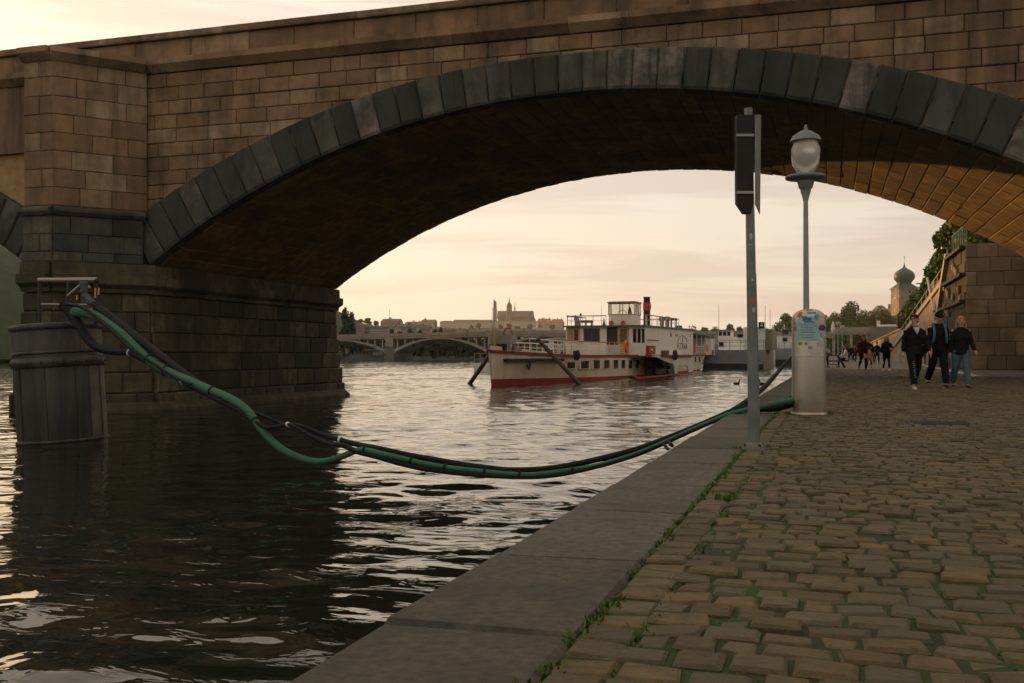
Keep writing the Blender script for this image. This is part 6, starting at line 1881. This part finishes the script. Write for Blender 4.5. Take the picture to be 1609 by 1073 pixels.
# greenery over the ramp and trees on the street above
for i, (px, py, Z, rx, ry, rz_, n, m_, lb_) in enumerate((
        (1497, 380, 71, 1.3, 2.6, 1.6, 4200, 'leaf', 'leafy shrub under the arch edge at the right border'),
        (1516, 366, 66, 1.4, 2.8, 1.5, 4200, 'leaf_yellow', 'sunlit shrub above the stair tower under the arch'), (1545, 392, 60, 1.4, 2.6, 1.5, 4200, 'leaf', 'shrub on the wall top beside the arch springing'),
        (1484, 408, 76, .9, 2.6, 1.1, 3000, 'leaf', 'hanging ivy just left of the stair tower railing'), (1471, 430, 82, .9, 3.0, 1.1, 2800, 'leaf', 'hanging ivy over the top of the ramp'),
        (1459, 450, 88, .9, 3.2, 1.1, 2800, 'leaf', 'hanging ivy a third of the way down the ramp'), (1447, 469, 95, .9, 3.4, 1.1, 2600, 'leaf', 'hanging ivy halfway down the ramp'),
        (1435, 486, 104, 1.0, 3.6, 1.1, 2400, 'leaf', 'hanging ivy on the lower half of the ramp'), (1424, 500, 115, 1.1, 4.0, 1.2, 2200, 'leaf_yellow', 'yellow green shrub near the foot of the ramp'))):
    c_ = at(px, py, Z)
    e = empty('ivy_shrub', (c_.x, c_.y, c_.z - rz_), 0, lb_, 'shrub', 'ivy along the ramp')
    b = MB(); r = random.Random(i)
    for q in range(6):
        leaf_cloud(b, (r.uniform(-.4, .4) * rx, r.uniform(-.7, .7) * ry, rz_ + r.uniform(-.5, .4) * rz_), (rx * .6, ry * .5, rz_ * .55), n // 6, .13 + Z * .0009, r)
    b.build('foliage', m_, e)
    MB().tube([(0, 0, -rz_ * .3), (.1, .1, rz_)], [.06, .03], 6).build('stem', 'bark', e)
for i, (x_, y_, h_, w_, lb_) in enumerate(((10.6, 74, 5.0, 2.2, 'leafy street tree above the stair tower at the right edge'), (12.5, 50, 7.5, 3.2, 'nearest street tree above the wall at the right border'), (13.5, 76, 6.0, 2.6, 'street tree behind the stair tower railing'),
                                            (15, 92, 5.5, 2.6, 'street tree above the ivy of the ramp'))):
    tree('street_tree', Vector((x_, y_, 8.2)), h_, w_, lb_, 'leaf', 'street trees on the embankment', n=4200, leaf=.16, trunk_h=.25, blobs=12)
for i, (px, pyt, pyb, Z, lb_) in enumerate(((1489, 389, 412, 66, 'small street lamp by the stair tower railing'), (1468.5, 419.5, 440, 84, 'small street lamp second from the stair tower'), (1457.5, 432.5, 450, 96, 'small street lamp third from the stair tower'), (1446, 445, 462, 112, 'small street lamp nearest the water tower'))):
    b_ = at(px, pyb + 12, Z); t_ = at(px, pyt, Z)
    e = empty('embankment_lamp', b_, 0, lb_, 'street lamp', 'lamps along the embankment')
    MB().tube([b_, (b_.x, b_.y, t_.z)], .045, 6).build('pole', 'galvanised', e, True)
    h2 = at(px + 3.5, pyt, Z)
    MB().tube([(b_.x, b_.y, t_.z), at(px - 3, pyt, Z)], .04, 6).build('arm', 'galvanised', e, True)
    MB().cbox(at(px - 3.0, pyt + .6, Z), .55, .2, .12, YAW).build('lamp_head', 'galvanised', e, True)

# ================================================================== things on the far quay
def on_q(px, Z): p = at(px, 556.5, Z); p.z = QZ; return p
e = empty('folded_parasol', on_q(1309, 75), 0, 'folded white parasol on a pole right of the steel pillar', 'parasol')
z_ = lambda py, Z=75: EYE + (HOR - py) * Z / F - QZ
MB().tube([(0, 0, 0), (0, 0, z_(506))], .035, 6).build('pole', 'galv_pale', e)
MB().lathe([(.05, z_(524)), (.15, z_(522)), (.17, z_(517)), (.10, z_(510)), (.03, z_(505))], (0, 0, 0), 10).build('canopy', 'white_plastic', e)
MB().lathe([(.3, 0), (.3, .08), (.06, .1)], (0, 0, 0), 12).build('base', 'concrete_dark', e)
for px, py, Z, lb_ in ((1317, 507, 78, 'mushroom shaped lamp right of the folded parasol'), (1323.5, 512.5, 90, 'second mushroom lamp, smaller and further right')):
    e = empty('mushroom_lamp', on_q(px, Z), 0, lb_, 'street lamp', 'mushroom lamps on the quay')
    h_ = EYE + (HOR - py) * Z / F - QZ
    MB().tube([(0, 0, 0), (0, 0, h_)], [.06, .045], 8).build('pole', 'galv_pale', e)
    MB().lathe([(.06, h_ - .22), (.2, h_ - .18), (.21, h_ - .05), (.08, h_ - .02)], (0, 0, 0), 14).build('globe', 'lamp_glass', e)
    MB().lathe([(.22, h_ - .04), (.21, h_ + .02), (.05, h_ + .08)], (0, 0, 0), 14).build('cap', 'galv_pale', e)
def picnic(px, Z, rz, label):
    e = empty('picnic_bench', on_q(px, Z), rz, label, 'bench', 'benches on the quay')
    for k in range(4): MB().box(-1.1, 1.1, -.36 + .19 * k, -.19 + .19 * k, .70, .75).build('table_plank', 'black_paint', e)
    for sy in (-.85, .6):
        for k in range(2): MB().box(-1.1, 1.1, sy + .13 * k, sy + .12 + .13 * k, .42, .46).build('seat_plank', 'black_paint', e)
    for sx in (-.8, .8):
        MB().prism([(sx - .05, -.75, 0), (sx - .05, -.63, 0), (sx - .05, -.2, .7), (sx - .05, -.32, .7)], (.1, 0, 0)).build('leg', 'black_paint', e)
        MB().prism([(sx - .05, .75, 0), (sx - .05, .63, 0), (sx - .05, .2, .7), (sx - .05, .32, .7)], (.1, 0, 0)).build('leg', 'black_paint', e)
        MB().box(sx - .049, sx + .049, -.85, .85, .36, .415).build('cross_bar', 'black_paint', e)
picnic(1309, 62, YAW + 1.25, 'dark picnic bench with a seated person right of the steel pillar')
picnic(1334, 104, YAW + 1.25, 'dark picnic bench further back, beside the standing group')
# ================================================================== people
FOLDS = bpy.data.textures.new('folds', 'CLOUDS'); FOLDS.noise_scale = .10; FOLDS.noise_depth = 1
def shell(name, mb, mat, parent, voxel, smooth=4):
    o = mb.build(name, mat, parent)
    md = o.modifiers.new('remesh', 'REMESH'); md.mode = 'VOXEL'; md.voxel_size = voxel; md.use_smooth_shade = True
    if name in ('jacket', 'trousers'):
        dm_ = o.modifiers.new('folds', 'DISPLACE'); dm_.texture = FOLDS; dm_.strength = .035; dm_.mid_level = .5
    if smooth:
        sm = o.modifiers.new('smooth', 'SMOOTH'); sm.factor = .5; sm.iterations = smooth
    return o
def rings(mb, lst, n=16):
    """closed loft through horizontal ellipses: (x, y, z, rx, ry)"""
    v = []; f = []
    for (x_, y_, z_, rx, ry) in lst:
        for k in range(n):
            a = 2 * math.pi * k / n; v.append((x_ + rx * math.cos(a), y_ + ry * math.sin(a), z_))
    for i in range(len(lst) - 1):
        for k in range(n):
            k2_ = (k + 1) % n; f.append((i * n + k, i * n + k2_, (i + 1) * n + k2_, (i + 1) * n + k))
    f.append(tuple(reversed(range(n)))); f.append(tuple(range((len(lst) - 1) * n, len(lst) * n)))
    mb.add(v, f, True)
def person(label, pos, rz, H=1.75, legs=((18, 6), (-16, 22)), arms=((-14, 8, 14), (14, 8, 18)), top='cloth_black', trousers='cloth_black', shoes='shoe_black',
           hair='hair_black', hairlen=0, head=0.0, nod=0.0, fine=False, bulk=1.0, seated=False, coat=False, group='people on the quay', reach=None, cap=None):
    k = H / 1.75
    e = empty('person', pos, rz, label, 'person', group)
    vx = .009 if fine else .022
    hipz = .91
    J = {}
    low = 9
    for s, (a, b_) in zip((-1, 1), legs):
        a, b_ = R(a), R(b_)
        hip = Vector((.088 * s, 0, hipz)); kn = hip + Vector((.015 * s, math.sin(a) * .43, -math.cos(a) * .43))
        an = kn + Vector((0, math.sin(a - b_) * .41, -math.cos(a - b_) * .41))
        J['hip', s], J['kn', s], J['an', s] = hip, kn, an; low = min(low, an.z)
        J['fa', s] = max(-.6, min(.15, (a - b_) * .6)) if not seated else 0.0
    dzz = (.075 - low) if not seated else (.0 + .075 - low)
    for q in list(J):
        if q[0] != 'fa': J[q] = J[q] + Vector((0, 0, dzz))
    up = Vector((0, 0, dzz))
    for s, (a, o_, b_) in zip((-1, 1), arms):
        a, o_, b_ = R(a), R(o_), R(b_)
        sh = Vector((.172 * s * bulk, 0, 1.385)) + up
        d_ = Vector((math.sin(o_) * s, math.sin(a) * math.cos(o_), -math.cos(a) * math.cos(o_)))
        el = sh + d_ * .28
        d2 = Vector((d_.x - (.25 * s if b_ > .6 else 0), math.sin(a + b_) * math.cos(o_), -math.cos(a + b_) * math.cos(o_))).normalized()
        if reach and s in reach: d2 = (Vector(reach[s]) + up - el).normalized()
        wr = el + d2 * .25
        J['sh', s], J['el', s], J['wr', s], J['hd', s] = sh, el, wr, d2
    sc = lambda mb: MB.__dict__ and mb
    def fin(mb): mb.v = [(a * k, b_ * k, c_ * k) for a, b_, c_ in mb.v]; return mb
    z = dzz
    # --- body: one continuous skin surface
    b = MB()
    rings(b, [(0, 0, .86 + z, .12, .09), (0, 0, .95 + z, .155, .105), (0, 0, 1.08 + z, .135, .09), (0, .005, 1.25 + z, .165, .105), (0, 0, 1.38 + z, .165, .09), (0, -.005, 1.44 + z, .10, .07), (0, 0, 1.49 + z, .055, .058), (0, .01, 1.56 + z, .052, .055)])
    for s in (-1, 1):
        b.tube([J['hip', s] + Vector((0, 0, .03)), J['hip', s] * .5 + J['kn', s] * .5, J['kn', s], J['kn', s] * .6 + J['an', s] * .4, J['an', s]], [.088, .075, .055, .056, .036], 12)
        b.tube([J['sh', s], J['sh', s] * .5 + J['el', s] * .5, J['el', s], J['wr', s]], [.054, .046, .038, .026], 10)
        b.sphere(J['sh', s], .058, .055, .055, 10, 8)
        b.tube([J['an', s] + Vector((0, -.02, -.025)), J['an', s] + Vector((0, .06, -.045))], [.024, .018], 8)
        # hand: palm, four fingers of unequal length, thumb
        d_ = J['hd', s]; w_ = J['wr', s]; sd = Vector((0, 1, 0)) - d_ * d_.y; sd = sd.normalized() if sd.length > .1 else Vector((1, 0, 0)); nrm = d_.cross(sd)
        pm = w_ + d_ * .05
        b.tube([w_, pm, w_ + d_ * .085], [.024, .034, .032], 10)
        inn = nrm if (nrm.x * s) < 0 else -nrm
        for q, (off, ln) in enumerate(((-.027, .062), (-.009, .074), (.009, .07), (.026, .055))):
            r0 = w_ + d_ * .08 + sd * off
            b.tube([r0, r0 + d_ * ln * .5 + inn * .008, r0 + d_ * ln * .85 + inn * .026], [.0105, .0095, .008], 6)
        r0 = w_ + d_ * .03 + sd * .028
        b.tube([r0, r0 + d_ * .03 + sd * .022, r0 + d_ * .06 + sd * .022 + inn * .012], [.0125, .011, .009], 6)
    # head with nose, ears, jaw, turned on the neck
    hm = MB(); hz = 1.635
    hm.sphere((0, .005, hz + .02), .076, .094, .105, 16, 12).sphere((0, .022, hz - .055), .056, .066, .066, 14, 10)
    hm.tube([(0, .093, hz + .01), (0, .112, hz - .022), (0, .098, hz - .034)], [.011, .017, .013], 8)
    for s in (-1, 1): hm.sphere((.078 * s, -.004, hz - .005), .012, .022, .033, 8, 6)
    hrot = Matrix.Translation((0, 0, 1.53 + z)) @ Matrix.Rotation(R(head), 4, 'Z') @ Matrix.Rotation(R(-nod), 4, 'X') @ Matrix.Translation((0, 0, -1.53))
    hv = [tuple(hrot @ Vector(q)) for q in hm.v]
    for f_, s_ in zip(hm.f, hm.sm): pass
    b.add(hv, hm.f, True)
    body = shell('body', fin(b), 'skin', e, vx, 3)
    def hpart(name, mb, mat, rem=None):
        mb.v = [tuple((hrot @ Vector(q)) * k) for q in mb.v]
        return shell(name, mb, mat, e, rem, 2) if rem else mb.build(name, mat, e)
    for s in (-1, 1):
        hpart('eye', MB().sphere((.03 * s, .088, hz + .018), .012, .010, .008, 8, 6), 'hair_black')
        hpart('eyebrow', MB().tube([(.014 * s, .098, hz + .038), (.032 * s, .094, hz + .043), (.048 * s, .082, hz + .037)], .005, 5), hair)
    hpart('mouth', MB().tube([(-.022, .086, hz - .062), (0, .092, hz - .06), (.022, .086, hz - .062)], [.004, .007, .004], 6), 'cloth_red')
    # hair
    h = MB()
    h.sphere((0, -.014, hz + .045), .086, .10, .092, 16, 10).sphere((0, -.045, hz + .0), .078, .07, .09, 14, 10)
    r = random.Random(int(H * 1000) + hairlen)
    if not cap:
        for q in range(9):
            a = -1.1 + 2.2 * q / 8
            h.sphere((.078 * math.sin(a), .078 * math.cos(a) - .004, hz + .075 + .012 * math.sin(q * 2.3)), .024, .024, .026 + .006 * (q % 2), 8, 6)
    if hairlen:
        for q in range(15):
            a = math.pi * (.02 + .96 * q / 14) + math.pi
            x_, y_ = .082 * math.cos(a), .075 * math.sin(a) - .005
            L_ = hairlen * .01 * r.uniform(.85, 1.1)
            h.tube([(x_ * .8, y_, hz + .06), (x_ * 1.15, y_ - .02, hz - .05), (x_ * 1.35 + r.uniform(-.015, .015), y_ - .03, hz - .10 - L_ * .5), (x_ * 1.3 + r.uniform(-.03, .03), y_ - .01, hz - .10 - L_)], [.03, .034, .03, .012], 8)
    hpart('hair', h, hair, .012 if fine else .02)
    if cap:
        c_ = MB(); c_.sphere((0, -.002, hz + .055), .09, .104, .085, 16, 10).tube([(0, .07, hz + .058), (0, .155, hz + .04)], [.072, .06], 12)
        c_.v = [(x_, y_, z_ if not (y_ > .09) else hz + .048 + (z_ - hz - .048) * .12) for x_, y_, z_ in c_.v]
        hpart('cap', c_, cap)
    # --- trousers
    t = MB(); tb = 1.0 + .0 * bulk
    rings(t, [(0, 0, .84 + z, .13, .11), (0, 0, .92 + z, .17, .125), (0, 0, 1.02 + z, .158, .115)])
    for s in (-1, 1):
        t.tube([J['hip', s] + Vector((0, 0, .03)), J['hip', s] * .5 + J['kn', s] * .5, J['kn', s], J['kn', s] * .5 + J['an', s] * .5, J['an', s] * .96 + J['kn', s] * .04 + Vector((0, 0, .02))], [.108, .098, .082, .08, .07] if fine else [.10, .088, .066, .062, .05], 12)
    shell('trousers', fin(t), trousers, e, vx * 1.3, 4)
    # --- jacket or top
    j = MB(); w_ = bulk
    hem = .62 if coat else .83
    rings(j, [(0, 0, hem + z, .185 * w_, .14), (0, 0, .95 + z, .185 * w_, .135), (0, 0, 1.08 + z, .175 * w_, .128), (0, .005, 1.25 + z, .195 * w_, .135), (0, 0, 1.37 + z, .18 * w_, .112), (0, -.005, 1.445 + z, .125, .088), (0, -.008, 1.495 + z, .078, .078)])
    for s in (-1, 1):
        j.sphere(J['sh', s] + Vector((-.012 * s, 0, -.012)), .066 * w_, .066, .062, 12, 8)
        j.tube([J['sh', s], J['sh', s] * .5 + J['el', s] * .5, J['el', s], J['el', s] * .5 + J['wr', s] * .5, J['wr', s] - J['hd', s] * .01], [.07 * w_, .066 * w_, .058 * w_, .054 * w_, .045], 12)
    shell('jacket', fin(j), top, e, vx * 1.2, 3)
    # --- shoes
    for s in (-1, 1):
        a = J['an', s]; fa = J['fa', s]
        m = MB(); rr = Matrix.Translation(a) @ Matrix.Rotation(R(-6 * s), 4, 'Z') @ Matrix.Rotation(-fa * .5 if fa < 0 else -fa, 4, 'X')
        vv = [(0, -.07, -.045, .037, .03), (0, -.03, -.035, .043, .045), (0, .05, -.048, .045, .034), (0, .12, -.058, .046, .024), (0, .165, -.062, .03, .016)]
        m.tube([(q[0], q[1], q[2]) for q in vv], [.5 * (q[3] + q[4]) for q in vv], 10)
        m.v = [(x_, y_, max(z_, -.074)) for x_, y_, z_ in m.v]
        m.v = [tuple(rr @ Vector(q)) for q in m.v]
        fin(m).build('shoe', shoes[0 if s < 0 else 1] if isinstance(shoes, tuple) else shoes, e)
        sl_ = MB().prism([(x_ * 1.05, y_, -.075) for x_, y_ in ((-.035, -.09), (.035, -.09), (.046, .05), (.04, .14), (0, .175), (-.04, .14), (-.046, .05))], (0, 0, .018))
        sl_.v = [tuple(rr @ Vector(q)) for q in sl_.v]
        fin(sl_).build('sole', 'shoe_pale', e)
    e['scale_k'] = k; del e['scale_k']
    return e, J, k, z, hrot, hz
TOCAM = math.pi + YAW

# man with glasses, open jacket over a pale tee
p = on_z(1437, 611, QZ)
e, J, k, z, hr, hz = person('person in glasses and black jacket over pale tee, looking left', p, TOCAM + .02, 1.74, legs=((-13, 24), (19, 4)), arms=((12, 11, 14), (-12, 9, 26)), head=-48, nod=-4, fine=True, bulk=1.04, shoes=('shoe_black', 'shoe_pale'))
MB().prism([(-.062 * k, .118 * k, (1.47 + z) * k), (.062 * k, .118 * k, (1.47 + z) * k), (.05 * k, .150 * k, (1.40 + z) * k), (0, .160 * k, (1.30 + z) * k), (-.05 * k, .150 * k, (1.40 + z) * k)], (0, -.07, 0)).build('tee_shirt', 'cloth_grey', e)
for s in (-1, 1):
    m = MB().tube([(.034 * s + .024 * math.cos(a), .104, hz + .018 + .02 * math.sin(a)) for a in [2 * math.pi * q / 12 for q in range(13)]], .004, 5); m.tube([(.056 * s, .100, hz + .02), (.08 * s, .0, hz + .02)], .0035, 5)
    m.v = [tuple((hr @ Vector(q)) * k) for q in m.v]; m.build('spectacles', 'lens_dark', e)
for q in range(9):
    zq = .64 - .045 * q; w_ = .03 + .02 * ((q * 7) % 3) / 2
    kn = J['kn', 1] * .9
    y_ = (J['hip', 1].lerp(J['kn', 1], (0.95 - zq) / .48) if zq > .5 else J['kn', 1].lerp(J['an', 1], (.5 - zq) / .42))
    MB().cbox(((y_.x - .005 + .012 * (q % 2)) * k, (y_.y + .098) * k, zq * k), w_ * .8, .012, .02).build('trouser_print', 'sticker_grey', e)
MB().cbox((-.11 * k, .13 * k, .98 * k), .05, .012, .09).build('jacket_mark', 'cloth_navy', e)
# man with cap and rucksack
p = on_z(1474, 609.5, QZ)
e, J, k, z, hr, hz = person('person in black cap and sweatshirt with blue rucksack straps', p, TOCAM - .05, 1.82, legs=((17, 4), (-15, 30)), arms=((-14, 9, 14), (16, 8, 20)), head=6, nod=16, fine=True, bulk=1.0, cap='cloth_black', hair='hair_brown')
for s in (-1, 1):
    MB().tube([Vector(q) * k for q in ((.105 * s, -.10, 1.40 + z), (.115 * s, -.02, 1.485 + z), (.125 * s, .085, 1.42 + z), (.13 * s, .145, 1.30 + z), (.14 * s, .145, 1.15 + z), (.16 * s, .08, 1.04 + z))], .028, 8).build('rucksack_strap', 'strap_blue', e)
rk = MB(); rings(rk, [(0, -.22, 1.0 + z, .13, .07), (0, -.23, 1.1 + z, .16, .10), (0, -.22, 1.3 + z, .15, .10), (0, -.19, 1.44 + z, .10, .06)])
rk.v = [(a * k, b_ * k, c_ * k) for a, b_, c_ in rk.v]; rk.build('rucksack', 'cloth_navy', e)
# third walker at the right edge
p = on_z(1510, 610, QZ)
person('person with long blond hair, black jacket and jeans, rightmost of the walkers', p, TOCAM - .1, 1.70, legs=((14, 4), (-12, 20)), arms=((12, 10, 25), (-10, 8, 15)), head=-10, fine=True, hair='hair_blonde', hairlen=22, trousers='cloth_jeans')
# two women further back
p = on_z(1357, 583, QZ)
e, J, k, z, hr, hz = person('person with bushy brown hair and dark jacket carrying a cream bag', p, TOCAM, 1.70, legs=((3, 4), (-14, 30)), arms=((16, 14, 70), (-12, 8, 15)), top='cloth_brown', hair='hair_brown', hairlen=30, bulk=1.1, shoes='shoe_black')
b = MB(); b.prism([(-.40, .02, .52), (-.17, .02, .50), (-.18, .02, 1.0), (-.26, .02, 1.04)], (0, .14, 0)); b.build('tote_bag', 'bag_cream', e)
MB().cbox((-.12, .26, .72), .34, .16, .22).build('paper_bag', 'bag_tan', e)
p = on_z(1393, 582, QZ)
e, J, k, z, hr, hz = person('person with long blonde hair in black, one hand at the face', p, TOCAM, 1.70, legs=((10, 4), (-6, 12)), arms=((35, 12, 60), (-8, 12, 12)), reach={-1: (-.04, .14, 1.58)}, hair='hair_blonde', hairlen=26, shoes='shoe_pale', head=-20)
b = MB(); rings(b, [(-.22, .06, .98, .08, .05), (-.22, .06, 1.05, .11, .07), (-.22, .06, 1.16, .09, .05)]); b.build('hand_bag', 'bag_cream', e)
for (px, Z, H, kw, lb_) in (
        (1366, 62, 1.72, dict(top='cloth_brown', coat=True, hair='hair_brown'), 'person in long dark brown coat behind the bushy haired walker'),
        (1378, 80, 1.80, dict(top='cloth_navy', trousers='cloth_navy', hair='hair_brown', arms=((6, 10, 40), (-6, 10, 40))), 'person in navy walking between the two long haired walkers further back'),
        (1370.5, 92, 1.78, dict(top='cloth_white', trousers='cloth_navy'), 'person in a white shirt, left of the one in navy'),
        (1450.5, 70, 1.70, dict(trousers='cloth_red', legs=((14, 4), (-10, 16))), 'person in dark red trousers seen between the two nearest walkers'),
        (1337, 100, 1.74, dict(trousers='cloth_jeans', top='cloth_navy'), 'person in blue jeans standing by the far picnic bench'),
        (1331, 104, 1.70, dict(top='cloth_black', hair='hair_brown', hairlen=20), 'person in black left of the one in jeans'),
        (1326, 98, 1.74, dict(top='cloth_navy', trousers='cloth_black'), 'person in navy top near the mushroom lamps'),
        (1343, 108, 1.72, dict(top='cloth_red', hair='hair_blonde'), 'person in red top right of the one in jeans')):
    kw.setdefault('legs', ((12, 4), (-12, 18)))
    person(lb_, on_q(px, Z), TOCAM + rnd.uniform(-.3, .3), H, **kw)
# people sitting at the picnic bench
def seat_at(px, Z, rz, sy, sx, label, face, **kw):
    o = on_q(px, Z); c_, s_ = math.cos(rz), math.sin(rz)
    pos = Vector((o.x + c_ * sx - s_ * sy, o.y + s_ * sx + c_ * sy, QZ))
    person(label, pos, face, 1.7, legs=((84, 84), (84, 82)), seated=True, arms=((30, 8, 50), (30, 8, 55)), **kw)
seat_at(1309, 62, YAW + 1.25, .72, -.2, 'person in tan cape sitting at the picnic bench', YAW + 1.25 + math.pi, top='cloth_tan', hair='hair_brown', hairlen=24, bulk=1.25, coat=False)
seat_at(1309, 62, YAW + 1.25, -.74, .3, 'person in white top sitting across the picnic bench', YAW + 1.25, top='cloth_white', hair='hair_brown', hairlen=16)

# ================================================================== evening haze over the river
hzm = bpy.data.materials.new('haze'); hzm.use_nodes = True
hn, hl = hzm.node_tree.nodes, hzm.node_tree.links
hn.clear()
ho = hn.new('ShaderNodeOutputMaterial')
pvn = hn.new('ShaderNodeVolumePrincipled')
pvn.inputs['Color'].default_value = (.93, .90, .85, 1)
pvn.inputs['Density'].default_value = .0001
pvn.inputs['Anisotropy'].default_value = .35
hl.new(pvn.outputs['Volume'], ho.inputs['Volume'])
hzo = MB().box(-1650, 1650, -130, 2450, -3.6, 125).build('haze', hzm)
tag(hzo, 'thin warm evening haze over the river', 'haze', kind='stuff')
